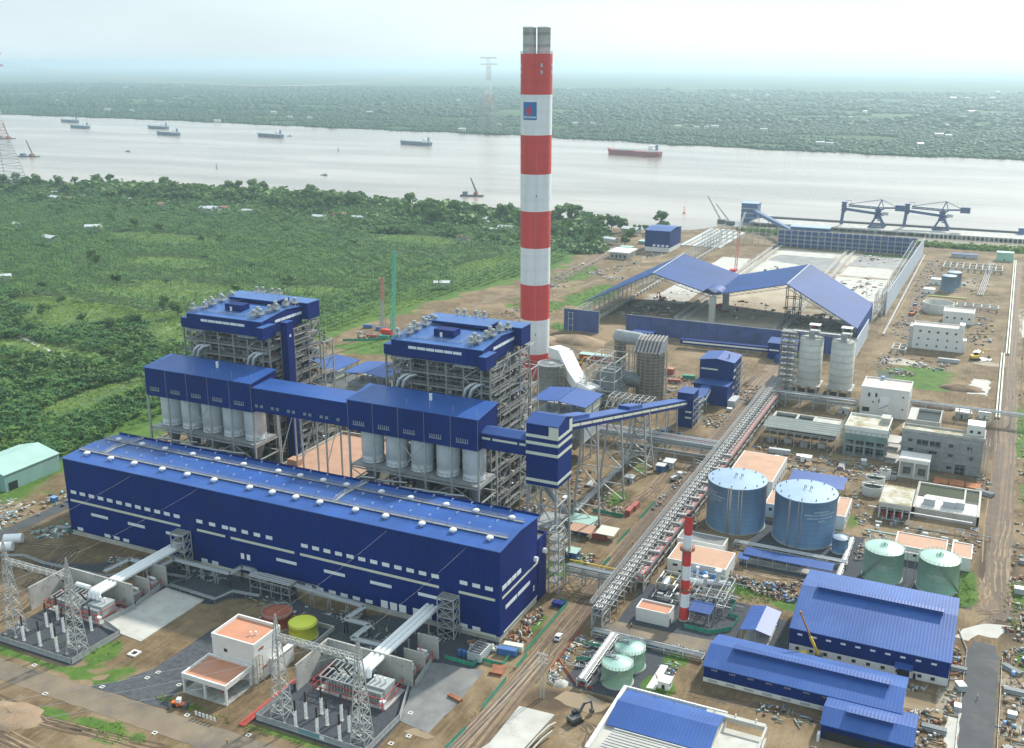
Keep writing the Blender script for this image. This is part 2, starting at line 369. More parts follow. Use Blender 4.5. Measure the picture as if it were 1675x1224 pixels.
# base ground to the horizon
m_, t_, b_ = node_mat('land'); N_ = t_.nodes; L_ = t_.links
gN = N_.new('ShaderNodeNewGeometry')
def tnoise(t, vec, sc, det=5, rough=.55):
    n = t.nodes.new('ShaderNodeTexNoise'); n.inputs['Scale'].default_value = sc; n.inputs['Detail'].default_value = det; n.inputs['Roughness'].default_value = rough
    t.links.new(vec, n.inputs['Vector']); return n.outputs[0]
def ramp(t, fac, stops):
    r = t.nodes.new('ShaderNodeValToRGB'); e = r.color_ramp.elements
    while len(e) < len(stops): e.new(.5)
    for i, (p, c) in enumerate(stops): e[i].position = p; e[i].color = (*c, 1) if len(c) == 3 else c
    t.links.new(fac, r.inputs[0]); return r.outputs[0]
def mixc(t, fac, a, b):
    m = t.nodes.new('ShaderNodeMix'); m.data_type = 'RGBA'
    for s, i in ((fac, 0), (a, 6), (b, 7)):
        if hasattr(s, 'links'): t.links.new(s, m.inputs[i])
        else: m.inputs[i].default_value = s if i == 0 else (*s, 1)
    return m.outputs[2]
pos = gN.outputs['Position']
c1 = ramp(t_, tnoise(t_, pos, .02, 8, .7), [(.3, (.014,.036,.013)), (.5, (.032,.072,.022)), (.7, (.070,.125,.034))])
c2 = ramp(t_, tnoise(t_, pos, .0016, 5), [(.40, (.03,.07,.025)), (.58, (.10,.16,.06)), (.66, (.17,.20,.10))])
L_.new(mixc(t_, .45, c1, c2), b_.inputs['Base Color']); b_.inputs['Roughness'].default_value = .95; b_.inputs['Specular IOR Level'].default_value = .1
M['land'] = m_
MB().quad((-90000,-3000,-.5),(90000,-3000,-.5),(90000,90000,-.5),(-90000,90000,-.5)).build('ground', 'land', origin=(0,0,0))['kind'] = 'structure'
# river
us = np.concatenate([np.linspace(-9000,-1400,60), np.linspace(-1390,320,260), np.linspace(330,3000,40)])
A = np.stack([us, bank_near(us)+2.5*np.sin(us/9.), np.full_like(us,-.25)], 1); B = np.stack([us, bank_far(us), np.full_like(us,-.25)], 1)
n_ = len(us); V = np.concatenate([A, B]); F = np.array([(i, i+1, n_+i+1, n_+i) for i in range(n_-1)])
m_, t_, b_ = node_mat('river_water'); gN = t_.nodes.new('ShaderNodeNewGeometry')
mpn = t_.nodes.new('ShaderNodeMapping'); mpn.inputs['Scale'].default_value = (.25, 1, 1); t_.links.new(gN.outputs['Position'], mpn.inputs[0])
t_.links.new(ramp(t_, tnoise(t_, mpn.outputs[0], .006, 5), [(.38, (.25,.20,.155)), (.62, (.40,.34,.28))]), b_.inputs['Base Color'])
b_.inputs['Roughness'].default_value = .22
bp_ = t_.nodes.new('ShaderNodeBump'); bp_.inputs['Strength'].default_value = .35; bp_.inputs['Distance'].default_value = .5
t_.links.new(tnoise(t_, mpn.outputs[0], .25, 4), bp_.inputs['Height']); t_.links.new(bp_.outputs[0], b_.inputs['Normal']); M['river_water'] = m_
mesh_np('river', V, F, ['river_water'], kind='structure')
# plant site soil with zones of grass (R), dark gravel (G), pale dust and debris (B), wet mud (A)
du = 2.0; gu_ = np.arange(-346, 262, du); gv_ = np.arange(-190, 1020, du); U, Vv = np.meshgrid(gu_, gv_)
Z = np.zeros(U.shape + (4,)); nzA = vnoise(U, Vv, 26, 3, 5); nzB = vnoise(U, Vv, 11, 5, 4); nzC = vnoise(U, Vv, 60, 8, 4)
def soft(d, wdt): return np.clip(.5 - d/wdt, 0, 1)
def rect_mask(x0, x1, y0, y1, soft_w=6):
    d = np.maximum(np.maximum(x0-U, U-x1), np.maximum(y0-Vv, Vv-y1)); return soft(d, soft_w)
def blob(cx, cy, rx, ry, soft_w=.8): return np.clip((1.15 - np.hypot((U-cx)/rx, (Vv-cy)/ry))/soft_w + .2, 0, 1)
west = np.interp(Vv, [-190, 57, 116, 340, 430, 500, 590, 700, 800, 870, 930], [-262,-270,-268,-310,-300,-292,-272,-262,-275,-300,-330])
Z[..., 0] = np.maximum(Z[..., 0], soft(U - west, 24))
for a in [(-178,560,26,60),(-205,500,30,26),(-232,640,20,60),(-160,440,12,14),(-240,420,22,40),(-222,348,26,20),(106,422,24,30),(116,400,24,14),(148,110,6,12),(130,96,14,5),(150,122,5,14),(60,17,6,7),(100,162,4,14),
          (-124,-66,8,10),(-130,-80,30,2.5),(-104,-76,10,7),(-88,-98,16,5),(-112,-100,9,4),(-160,-80,24,3),(-30,-77,34,2.6),(146,-12,8,10),(-7,141,7,12),(-7,182,6,9),(3,75,4,7),(-3,62,6,8),(7,18,3,12),
          (70,78,12,8),(88,72,10,5),(60,-1,6,8),(168,110,4,22),(160,-60,14,20),(172,70,5,14),(-50,960,60,20),(110,975,60,20),(40,880,40,8),(-40,900,50,9),(-255,330,30,30),(-236,80,26,30),(-228,42,12,16),(-60,330,16,12),(20,420,20,20),(84,330,10,8),(166,330,7,60),(172,240,6,40)]:
    Z[..., 0] = np.maximum(Z[..., 0], blob(*a)*.72)
for a in [(-168,-127,-77,-38),(-52,-8,-75,-37),(-150,0,-24,0),(-56,-20,-37,-8),(30,62,-14,22),(33,76,30,66),(62,107,97,146),(104,152,98,131),(84,96,26,60),(-200,-172,-28,-4),(-100,-84,-82,-20),(40,70,160,172)]:
    Z[..., 1] = np.maximum(Z[..., 1], rect_mask(*a, 4))
for a in [(-96,-22,18,12),(-70,0,22,9),(-195,0,28,24)]: Z[..., 1] *= 1 - blob(*a)*.95
pale = [(-60,700,88,120,.75),(30,620,26,110,.55),(-120,560,22,70,.6),(40,540,30,40,.5),(-25,530,30,30,.65),(120,520,30,20,.35),(92,450,22,14,.8),(128,232,28,12,.35),(168,40,10,60,.45),(150,20,9,40,.5),(40,240,30,16,.3),(-240,700,9,70,.5),(166,600,9,70,.55),(130,760,22,50,.35),(-190,760,16,60,.4),(48,-38,16,10,.5),(10,-30,8,30,.3),(-10,98,14,18,.45),(-260,-20,40,30,.3),(150,470,20,10,.6),(100,690,22,30,.3)]
for cx, cy, rx, ry, k in pale: Z[..., 2] = np.maximum(Z[..., 2], blob(cx, cy, rx, ry)*k)
Z[..., 2] = np.maximum(Z[..., 2], rect_mask(-88, 62, 500, 885, 10)*.62)
for cx, cy, rx, ry, k in [(44,-20,12,6,.9),(160,150,8,40,.8),(166,100,8,30,.7),(150,300,20,60,.45),(30,-24,10,8,.6),(160,240,8,60,.5),(96,470,10,10,.5),(90,10,40,5,.5),(70,-10,40,6,.5),(140,440,20,12,.5),(-150,330,50,60,.3),(-10,330,50,40,.35),(100,340,40,20,.6)]:
    Z[..., 3] = np.maximum(Z[..., 3], blob(cx, cy, rx, ry)*k)
Z[..., 0] += (nzA-.5)*.9*(Z[..., 0] > .02) + (nzB > .66)*(nzC > .52)*.42; Z[..., 2] += (nzB-.5)*.5 + (nzC-.5)*.5; Z[..., 3] += (nzC-.5)*.9 + (nzA-.5)*.3
idx = np.arange(U.size).reshape(U.shape); keep = (Vv[:-1,:-1] < bank_near(U[:-1,:-1]) - 3)
F = np.stack([idx[:-1,:-1][keep], idx[:-1,1:][keep], idx[1:,1:][keep], idx[1:,:-1][keep]], 1)
V = np.stack([U.ravel(), Vv.ravel(), np.zeros(U.size)], 1)
m_, t_, b_ = node_mat('site_soil'); gN = t_.nodes.new('ShaderNodeNewGeometry'); pos = gN.outputs['Position']
at = t_.nodes.new('ShaderNodeVertexColor'); at.layer_name = 'zone'; sp = t_.nodes.new('ShaderNodeSeparateColor'); t_.links.new(at.outputs[0], sp.inputs[0])
def thresh(sig, noise, lo, hi, k=.35):
    a = t_.nodes.new('ShaderNodeMath'); a.operation = 'MULTIPLY_ADD'; t_.links.new(noise, a.inputs[0]); a.inputs[1].default_value = k
    t_.links.new(sig, a.inputs[2]); mr = t_.nodes.new('ShaderNodeMapRange'); t_.links.new(a.outputs[0], mr.inputs[0])
    mr.inputs[1].default_value = lo + k*.5; mr.inputs[2].default_value = hi + k*.5; return mr.outputs[0]
nf = tnoise(t_, pos, .9, 6, .75); nm = tnoise(t_, pos, .13, 8, .75); nl = tnoise(t_, pos, .03, 4)
trk = t_.nodes.new('ShaderNodeMapping'); trk.inputs['Rotation'].default_value = (0,0,.06); trk.inputs['Scale'].default_value = (1, .10, 1); t_.links.new(pos, trk.inputs[0])
ntk = tnoise(t_, trk.outputs[0], .8, 5, .7)
earth = ramp(t_, nm, [(.28, (.058,.038,.021)), (.5, (.160,.112,.062)), (.72, (.30,.225,.130))])
earth = mixc(t_, .38, earth, ramp(t_, ntk, [(.32, (.038,.026,.016)), (.52, (.150,.104,.058)), (.7, (.30,.225,.132))]))
earth = mixc(t_, ramp(t_, nl, [(.46, (0,0,0)), (.64, (.55,.55,.55))]), earth, ramp(t_, nf, [(.3, (.27,.195,.115)), (.7, (.40,.30,.19))]))
earth = mixc(t_, thresh(sp.outputs[2], nf, .42, .72), earth, ramp(t_, nf, [(.3, (.33,.29,.22)), (.55, (.52,.49,.42)), (.7, (.66,.64,.59))]))
earth = mixc(t_, thresh(at.outputs[1], nm, .26, .58), earth, ramp(t_, nm, [(.3, (.055,.040,.028)), (.7, (.125,.088,.058))]))
earth = mixc(t_, thresh(sp.outputs[1], nm, .40, .55), earth, ramp(t_, nf, [(.3, (.036,.040,.050)), (.7, (.085,.092,.105))]))
gr = ramp(t_, nm, [(.3, (.040,.085,.018)), (.5, (.075,.145,.026)), (.7, (.135,.20,.040))])
L_ = t_.links; L_.new(mixc(t_, thresh(sp.outputs[0], nf, .40, .60, .5), earth, gr), b_.inputs['Base Color'])
b_.inputs['Roughness'].default_value = .92; b_.inputs['Specular IOR Level'].default_value = .2
bp_ = t_.nodes.new('ShaderNodeBump'); bp_.inputs['Strength'].default_value = .7; bp_.inputs['Distance'].default_value = .5
L_.new(mixc(t_, .5, nf, ntk), bp_.inputs['Height']); L_.new(bp_.outputs[0], b_.inputs['Normal']); M['site_soil'] = m_
mesh_np('site_ground', V, F, ['site_soil'], kind='structure', attr=Z.reshape(-1, 4))

def sheet(name, pts, z, m, jit=0.0, step=4.0, thick=0):
    """flat patch; its outline is broken up by jit metres"""
    r = random.Random(sum(int(abs(p[0])*7+abs(p[1])*3) for p in pts)); out = []
    for p, q in zip(pts, pts[1:] + pts[:1]):
        L = hypot(q[0]-p[0], q[1]-p[1]); n = max(1, int(L/step)) if jit else 1
        for i in range(n):
            f = i/n; out.append((p[0]+(q[0]-p[0])*f + r.uniform(-jit, jit), p[1]+(q[1]-p[1])*f + r.uniform(-jit, jit)))
    b = MB(); b.add([(x,y,z) for x,y in out], [tuple(range(len(out)))])
    if thick: b = MB().prism(out, z-thick, z)
    o = b.build(name, m, origin=(0,0,0)); o['kind'] = 'structure'; return o
sheet('road', [(12.6,-130),(22.4,-130),(21.6,-6),(22.6,23),(21.5,60),(21.0,200),(20.0,300),(22,440),(9,440),(10,300),(10.8,150),(12.6,56),(11.9,35),(12.4,-20)], .05, 'mud_road', .5)
sheet('perimeter_road', [(-420,-93.5),(-57,-93),(10,-93),(12,-82.5),(-40,-82.2),(-112,-83.2),(-154,-83.9),(-420,-84.5)], .06, 'asphalt_dusty', .3)
sheet('branch_road', [(-112,-83),(-105,-77),(-101,-66),(-100,-52),(-98.5,-42),(-92,-24),(-86,-24),(-90,-46),(-83.5,-58),(-83,-78),(-78,-82.4)], .10, 'gravel', .5)
sheet('cross_road', [(23,24.6),(40,25),(70,26),(71,35),(50,33),(22.5,32)], .09, 'asphalt_dusty', .3)
sheet('paved_road', [(152,-60),(162.3,-60),(162.0,18),(162.6,66),(161,74),(154,74.5),(152.2,66),(152,16)], .06, 'asphalt', .25)
sheet('haul_road', [(154.5,100),(165.5,100),(166,190),(166.5,380),(165,500),(168,900),(162,900),(160,500),(159.5,380),(158,190)], .05, 'mud_road', .8)
sheet('west_road', [(-242.5,-260),(-234,-260),(-234.5,22),(-238,120),(-247,120),(-242.5,22)], .05, 'asphalt', .3)
sheet('river_access_road', [(-262,470),(-255,470),(-238,620),(-234,745),(-252,830),(-262,830),(-246,745),(-248,620)], .05, 'mud_road', .7)
sheet('concrete_slab', [(-139.8,-52),(-136.8,-53),(-117.5,-54.6),(-117.5,-21),(-138,-19.8)], .16, 'concrete_pale', 0, thick=.15)
sheet('wash_slab', [(-9,-55.2),(2.9,-56.4),(3.4,-40),(2.6,-18.2),(-18.3,-21.5),(-14.8,-36)], .10, 'concrete_wet', .35, 3)
sheet('shoulder_slab', [(147.5,-4),(152,-4),(152,26),(148.3,25)], .07, 'concrete_pale', .4, 3)
sheet('road_apron', [(148,74),(152,73),(155,80),(162,80),(166,92),(158,90),(150,82)], .08, 'concrete_pale', .7, 3)
sheet('yard_floor', [(-86,508),(-84,640),(-84,700),(-6,700),(-4,508)], .08, 'yard_dust', .8) if 'yard_dust' in M else None
for i, (a, b, c, d) in enumerate([(4,54,640,742),(6,52,750,800),(-76,-14,735,868),(-124,-92,690,800),(-128,-96,560,640)]):
    sheet('yard_slab', [(a,c),(b,c),(b-1,d),(a+1,d)], .09, 'concrete_pale', .6)
sheet('yard_slab', [(-76,515),(-12,515),(-12,640),(-76,640)], .07, 'concrete_pale', .8)
sheet('yard_pond', [(-70,840),(-10,838),(0,800),(-8,760),(-44,790),(-76,800)], .12, 'concrete_wet', 2)
sheet('yard_pond', [(6,806),(52,806),(56,868),(8,868)], .12, 'concrete_wet', 1.5)
sheet('mud_pond', [(30.5,-23),(33,-17),(40,-15.8),(49,-18),(48,-23),(43,-25.5),(36,-24.5)], .08, 'mud_water', .5, 2)
sheet('mud_pond', [(118,20),(143,22),(143,33),(126,30),(117,26)], .08, 'mud_water', .8, 2)
sheet('puddle', [(-5,-59),(4,-60),(6,-57),(-2,-56)], .07, 'mud_water', .5, 2)
sheet('pond', [(84,395),(92,395),(92,418),(80,420)], .08, 'basin_water', .6, 3); sheet('pond', [(28,345),(36,345),(34,420),(18,420)], .08, 'basin_water', .5, 3)
sheet('white_ground', [(138,391),(150,391),(150,428),(139,426)], .08, 'concrete_pale', 1.2, 3)
sheet('pale_patch', [(140,476),(148,478),(150,484),(141,486)], .08, 'letter_white', .6, 2); sheet('pale_patch', [(136,497),(144,500),(140,508)], .08, 'letter_white', .6, 2)  # near-white flat patches on the bare soil
sheet('pale_patch', [(168,560),(173,560),(174,640),(170,650)], .08, 'concrete_pale', .8, 4)
sheet('canal', [(-528,236),(-524,238),(-409,197),(-412,194)], -.2, 'concrete_pale', .4, 6)
for x0, x1, y0, y1 in [(-470,-330,-40,-6),]: pass

def ruts(zone, paths, n, m, seed, w=.55):
    r = random.Random(seed); b = MB()
    for i in range(n):
        P = r.choice(paths); off = (r.uniform(-zone,zone), r.uniform(-zone*.3,zone*.3)); k = len(P); a, e = sorted((r.uniform(0,.7),r.uniform(.3,1))); a, e = a*(k-1), max(a+.15,e)*(k-1)
        pts = []
        for j in range(15):
            t = a+(e-a)*j/14; q = min(int(t),k-2); f = t-q; f = f*f*(3-2*f) if 0 < q < k-2 else f
            pts.append((P[q][0]+(P[q+1][0]-P[q][0])*f+off[0]+.5*sin(j*.8+i), P[q][1]+(P[q+1][1]-P[q][1])*f+off[1]+.5*cos(j*.7+i)))
        for s_ in (-1,1):
            V = []
            for j in range(15):
                p, q = pts[max(j-1,0)], pts[min(j+1,14)]; L = hypot(q[0]-p[0],q[1]-p[1])+1e-6; nx, ny = -(q[1]-p[1])/L, (q[0]-p[0])/L
                ww = w*r.uniform(.55,1.2); V += [(pts[j][0]+nx*(s_*1.0-ww/2),pts[j][1]+ny*(s_*1.0-ww/2),.062+.00013*i), (pts[j][0]+nx*(s_*1.0+ww/2),pts[j][1]+ny*(s_*1.0+ww/2),.062+.00013*i)]
            b.add(V,[(2*j,2*j+1,2*j+3,2*j+2) for j in range(14)])
    o = b.build('wheel_ruts', m, origin=(0,0,0)); o['kind'] = 'structure'
MR = [[(17,-120),(17,0),(16.5,60),(16,200),(15.5,330),(16,430)]]
ruts(3.6, MR, 26, 'rut_dark', 1); ruts(3.8, MR, 12, 'rut_pale', 2, .4)
RR = [[(160,95),(160.5,180),(162,300),(161,420),(162,600),(165,880)],[(163,86),(160,110),(158,150),(161,210)],[(150,84),(157,96),(170,104),(190,108)],[(158,86),(166,100),(178,104),(196,100)],[(176,80),(168,96),(162,120),(161,180)]]
ruts(5, RR, 44, 'rut_dark', 3, .8); ruts(5.5, RR, 20, 'rut_pale', 4, .6)
LR = [[(-300,-104),(-180,-106),(-120,-114),(-70,-120)],[(-190,-110),(-150,-100),(-110,-104),(-60,-98)],[(-230,-20),(-200,-10),(-180,-60),(-176,-74)],[(-205,-70),(-190,-50),(-180,-20)]]
ruts(5, LR, 36, 'rut_dark', 5, .55); ruts(5, LR, 22, 'rut_pale', 6, .5)
FR = [[(-150,340),(-190,420),(-235,560),(-240,700),(-250,830)],[(-20,330),(-70,350),(-130,380),(-170,430)],[(78,510),(80,600),(82,760),(84,900)],[(-210,470),(-200,600),(-190,740)],[(0,300),(10,340),(20,400),(40,430)],[(-100,520),(-60,540),(-20,560),(40,540)],[(-110,560),(-108,700),(-104,860)]]
ruts(9, FR, 60, 'rut_dark', 7, 1.1); ruts(9, FR, 30, 'rut_pale', 8, .9)
TR = [[(-10,95),(0,120),(6,160),(4,200)],[(60,-2),(100,2),(140,2)],[(44,90),(60,92),(88,94),(104,90)],[(40,-30),(48,-34),(56,-60)],[(10,240),(-4,240),(-20,235)],[(38,215),(70,222),(105,220),(150,232)]]
ruts(3, TR, 40, 'rut_dark', 9, .6); ruts(3, TR, 26, 'rut_pale', 10, .6)

# ================================================================== VEGETATION
cy_, sy_ = cos(radians(25.348)), sin(radians(25.348)); cp_, sp_ = cos(radians(16.706)), sin(radians(16.706))
def in_view(x, y, z=0, m=1.22):
    dx = x-144.97; dy = y+295.93; dz = z-200; X = cy_*dx + sy_*dy; Y = -sy_*dx + cy_*dy
    d = Y*cp_ - dz*sp_; up = Y*sp_ + dz*cp_
    return (d > 5) & (np.abs(X/d) < .4937*m) & (np.abs(up/d) < .3607*m + .02)
def quads_template(kind, seed):
    r = np.random.default_rng(seed); V = []; F = []
    def leaf(c, d, L, wd, droop):
        d = d/np.linalg.norm(d); s = np.cross(d, (0,0,1)); s /= (np.linalg.norm(s)+1e-6)
        mid = c + d*L*.55 + np.array((0,0,-droop*.15)); end = c + d*L + np.array((0,0,-droop)); n = len(V)
        V.extend([c - s*wd*.2, c + s*wd*.2, mid + s*wd*.5, mid - s*wd*.5, end + s*wd*.12, end - s*wd*.12]); F.extend([(n,n+1,n+2,n+3),(n+3,n+2,n+4,n+5)])
    if kind == 'palm':
        h = r.uniform(3.2, 5.0)
        for k in range(10):
            a = 2*pi*k/10 + r.uniform(-.25,.25); el = r.uniform(.05,.9); leaf(np.array((0,0,h)), np.array((cos(a)*cos(el), sin(a)*cos(el), sin(el))), r.uniform(2.6,3.6), r.uniform(.8,1.1), r.uniform(.7,1.8))
    elif kind == 'banana':
        for q in range(2):
            c = np.array((r.uniform(-.9,.9), r.uniform(-.9,.9), r.uniform(1.4,2.2)))
            for k in range(6):
                a = 2*pi*k/6 + r.uniform(-.4,.4); el = r.uniform(.35,1.2); leaf(c, np.array((cos(a)*cos(el), sin(a)*cos(el), sin(el))), r.uniform(1.7,2.6), r.uniform(.7,1.0), r.uniform(.3,1.0))
    elif kind == 'coconut':
        h = r.uniform(7, 10); n = len(V); V.extend([np.array(p) for p in ((-.16,0,0),(.16,0,0),(.1,0,h),(-.1,0,h),(0,-.16,0),(0,.16,0),(0,.1,h),(0,-.1,h))]); F.extend([(n,n+1,n+2,n+3),(n+4,n+5,n+6,n+7)])
        for k in range(13):
            a = 2*pi*k/13*1.6 + r.uniform(-.2,.2); el = r.uniform(-.2,1.0); leaf(np.array((0,0,h)), np.array((cos(a)*cos(el), sin(a)*cos(el), sin(el))), r.uniform(3.0,4.0), .9, r.uniform(.8,2.0))
    else:                               # 'bush' and 'clump': leaf-sized cards through a lumpy volume
        nq = {'bush': 34, 'clump': 16, 'tuft': 12}[kind]; R = {'bush': 1.7, 'clump': 1.0, 'tuft': .8}[kind]
        cs = r.normal(0, .55, (4, 3))*np.array((1,1,.5))
        for k in range(nq):
            d = r.normal(size=3); d /= np.linalg.norm(d); c = cs[k % 4]*R + d*R*r.uniform(.45,1.0)*np.array((1,1,.85)) + np.array((0,0,R*.9)); nn = d + r.normal(0,.5,3); nn /= np.linalg.norm(nn)
            a = np.cross(nn, (0,0,1.)); a /= (np.linalg.norm(a)+1e-6); b = np.cross(nn, a); sz = R*r.uniform(.30,.5); n = len(V)
            V.extend([c-a*sz-b*sz*.7, c+a*sz-b*sz*.6, c+a*sz*.7+b*sz, c-a*sz*.8+b*sz*.8]); F.append((n,n+1,n+2,n+3))
    return np.array(V), np.array(F)
def scatter(name, P, scale, kinds, m, label, cat, zscale=None, zbase=0.):
    """one 'stuff' object of many small plants at points P (n,2)"""
    T = [quads_template(k, 100+i) for i, k in enumerate(kinds)]; Vs = []; Fs = []; off = 0
    pick = NR.integers(0, len(T), len(P)); ang = NR.uniform(0, 2*pi, len(P)); sc = NR.uniform(*scale, len(P))
    zs = sc*(NR.uniform(*zscale, len(P)) if zscale else 1)
    for i, (tv, tf) in enumerate(T):
        s = pick == i; k = s.sum()
        if not k: continue
        c, n = np.cos(ang[s])[:,None], np.sin(ang[s])[:,None]; q = sc[s][:,None]
        X = (tv[:,0]*c - tv[:,1]*n)*q + P[s,0][:,None]; Y = (tv[:,0]*n + tv[:,1]*c)*q + P[s,1][:,None]; Zz = tv[:,2]*zs[s][:,None] + zbase
        Vs.append(np.stack([X,Y,Zz], 2).reshape(-1,3)); Fs.append((tf[None] + (np.arange(k)*len(tv))[:,None,None]).reshape(-1,4) + off); off += k*len(tv)
    o = mesh_np(name, np.concatenate(Vs), np.concatenate(Fs), [m], kind='stuff'); tag(o, label, cat); return o
def grid_pts(x0, x1, y0, y1, sx, sy, jit, rot=0.):
    X, Y = np.meshgrid(np.arange(x0, x1, sx), np.arange(y0, y1, sy)); X = X.ravel() + NR.uniform(-jit, jit, X.size); Y = Y.ravel() + NR.uniform(-jit, jit, Y.size)
    return np.stack([X, Y], 1)
def west_edge(v): return np.interp(v, [-190,57,116,340,430,500,590,700,800,870,930], [-266,-290,-288,-318,-306,-300,-280,-268,-283,-310,-340])
def dens(P, sc, seed): return vnoise(P[:,0], P[:,1], sc, seed, 4)
LIGHT = [(-535,308,52,44),(-545,400,80,26),(-535,436,70,16),(-420,470,34,22),(-600,330,40,26),(-470,330,30,22),(-415,300,40,34),(-470,216,70,12),(-350,150,20,50),(-330,240,22,40),(-345,320,26,30),(-640,520,60,26),(-760,640,90,26),(-480,760,60,26),(-330,640,26,50),(-310,430,14,60)]
def light_field(P):
    s = np.zeros(len(P))
    for cx, cy, rx, ry in LIGHT: s = np.maximum(s, 1.2 - np.hypot((P[:,0]-cx)/rx, (P[:,1]-cy)/ry))
    return s
for i, (cx, cy, rx, ry) in enumerate(LIGHT):
    sheet('field', [(cx+rx*1.02*cos(k*pi/9)*RND.uniform(.85,1.1), cy+ry*1.02*sin(k*pi/9)*RND.uniform(.85,1.1)) for k in range(18)], -.3+.01*i, 'field_grass', 2.0, 6)
for i in range(9): sheet('field_ditch', [(-640+i*36, 342), (-638+i*36, 342), (-690+i*36, 560), (-692+i*36, 560)], -.12+.004*i, 'field_grass', .3, 8)
for i in range(8): sheet('field_path', [(-1010+i*85, 600), (-1007+i*85, 600), (-1080+i*85, 860), (-1083+i*85, 860)], -.1+.004*i, 'field_grass', .4, 9)
for i in range(5): sheet('field_ditch', [(-560+i*48, 30), (-557.5+i*48, 30), (-610+i*48, 235), (-612.5+i*48, 235)], -.11+.004*i, 'field_grass', .5, 8)
# dense near growth beside the plant
P = grid_pts(-900, -262, -60, 345, 3.1, 3.1, 1.5); P = P[in_view(P[:,0], P[:,1], 3) & (P[:,0] < west_edge(P[:,1])) & (np.abs((P[:,0]+560+(P[:,1]-30)*.244+24) % 48 - 24) > 2.2)]
lf = light_field(P) + (dens(P, 40, 21)-.5)*.8; d = dens(P, 22, 22)
dark = P[(lf < .25)]; dn = dens(dark, 30, 23)
scatter('banana_grove', dark[dn > .42], (.85,1.5), ['banana','banana','palm'], 'leaf_palm', 'dense bright green banana grove on the left beside the blue halls', 'banana grove')
scatter('undergrowth', dark[dn <= .42], (.7,1.7), ['bush','bush','clump'], 'leaf_dark', 'dark tangled undergrowth between the banana clumps on the left', 'undergrowth')
lp = P[lf >= .25]; scatter('tall_grass', lp, (.6,1.5), ['tuft','tuft','clump'], 'leaf_light', 'light yellow green grass and low crops in the open field clearings', 'grass', (.4,.8))
# palm plantation in rows up to the river trees
P = grid_pts(-1500, -262, 330, 985, 7.4, 4.4, .8); P = P[in_view(P[:,0], P[:,1], 3) & (P[:,0] < west_edge(P[:,1])) & (P[:,1] < bank_near(P[:,0])-14)]
lf = light_field(P) + (dens(P, 50, 31)-.5)*.9; band = bank_near(P[:,0]) - P[:,1]
rows = P[(lf < .3)]; scatter('palm_plantation', rows, (.8,1.3), ['palm','palm','palm','coconut'], 'leaf_palm', 'wide plantation of young palms in rows reaching back to the riverside trees', 'plantation')
lp = np.repeat(P[lf >= .3], 3, 0) + NR.uniform(-2.4,2.4,(3*(lf >= .3).sum(),2)); scatter('field_crops', lp, (.7,1.4), ['tuft','clump'], 'leaf_light', 'pale green strips of low crops among the plantation rows', 'crops', (.35,.7))
P = grid_pts(-1700, -205, 560, 1010, 6, 6, 2.8); bn = bank_near(P[:,0]) - P[:,1]; k = dens(P, 45, 33); P = P[in_view(P[:,0], P[:,1], 5) & (bn > 3) & (bn < 190) & (k*190 > bn*.52) & (P[:,0] < west_edge(P[:,1])+30)]
scatter('riverside_thicket', P, (1.7,3.1), ['bush','bush','bush'], 'leaf_tree', 'dark thicket of bushes and palms under the riverside trees', 'thicket', (.7,1.1))
P = grid_pts(-1700, -215, 780, 1010, 9, 9, 4); bn = bank_near(P[:,0]) - P[:,1]; k = dens(P, 60, 35); P = P[in_view(P[:,0], P[:,1], 5) & (bn > 7) & (bn < 120) & (k > .34 + bn*.0020) & (P[:,0] < west_edge(P[:,1])+10)]
scatter('riverside_wood', P, (3.0,5.6), ['bush','bush','bush'], 'leaf_tree', 'leafy mass of tall crowns filling the belt along the near river bank', 'wood', (.8,1.25))
# shore and site weeds
P = np.concatenate([grid_pts(62, 230, 962, 990, 3.4, 3.4, 1.6), grid_pts(-150, 60, 975, 1000, 4, 4, 2)]); P = P[(P[:,1] < bank_near(P[:,0])-2)]
scatter('shore_mangrove', P, (.8,1.7), ['bush','clump'], 'leaf_light', 'low green mangrove on the mud bank in front of the piled jetty', 'mangrove')
W = []
for cx, cy, rx, ry, n in [(-160,440,10,10,60),(-205,500,26,22,260),(-178,560,20,50,300),(148,112,4,14,60),(-88,-98,14,4,20),(-126,-66,6,8,20),(-60,-78,30,1.5,60),(146,-12,6,8,90),(70,76,14,9,120),(62,-2,4,7,40),(-6,141,6,10,40),(166,110,3,20,40),(-250,340,20,24,120),(-236,80,20,28,160),(-232,640,14,50,160)]:
    a = NR.uniform(0, 2*pi, n); q = np.sqrt(NR.uniform(0,1,n)); W.append(np.stack([cx+rx*q*np.cos(a), cy+ry*q*np.sin(a)], 1))
scatter('site_weeds', np.concatenate(W), (.35,.8), ['tuft','tuft','clump'], 'leaf_light', 'patches of bright weeds growing on the bare soil of the site', 'weeds', (.5,.9))
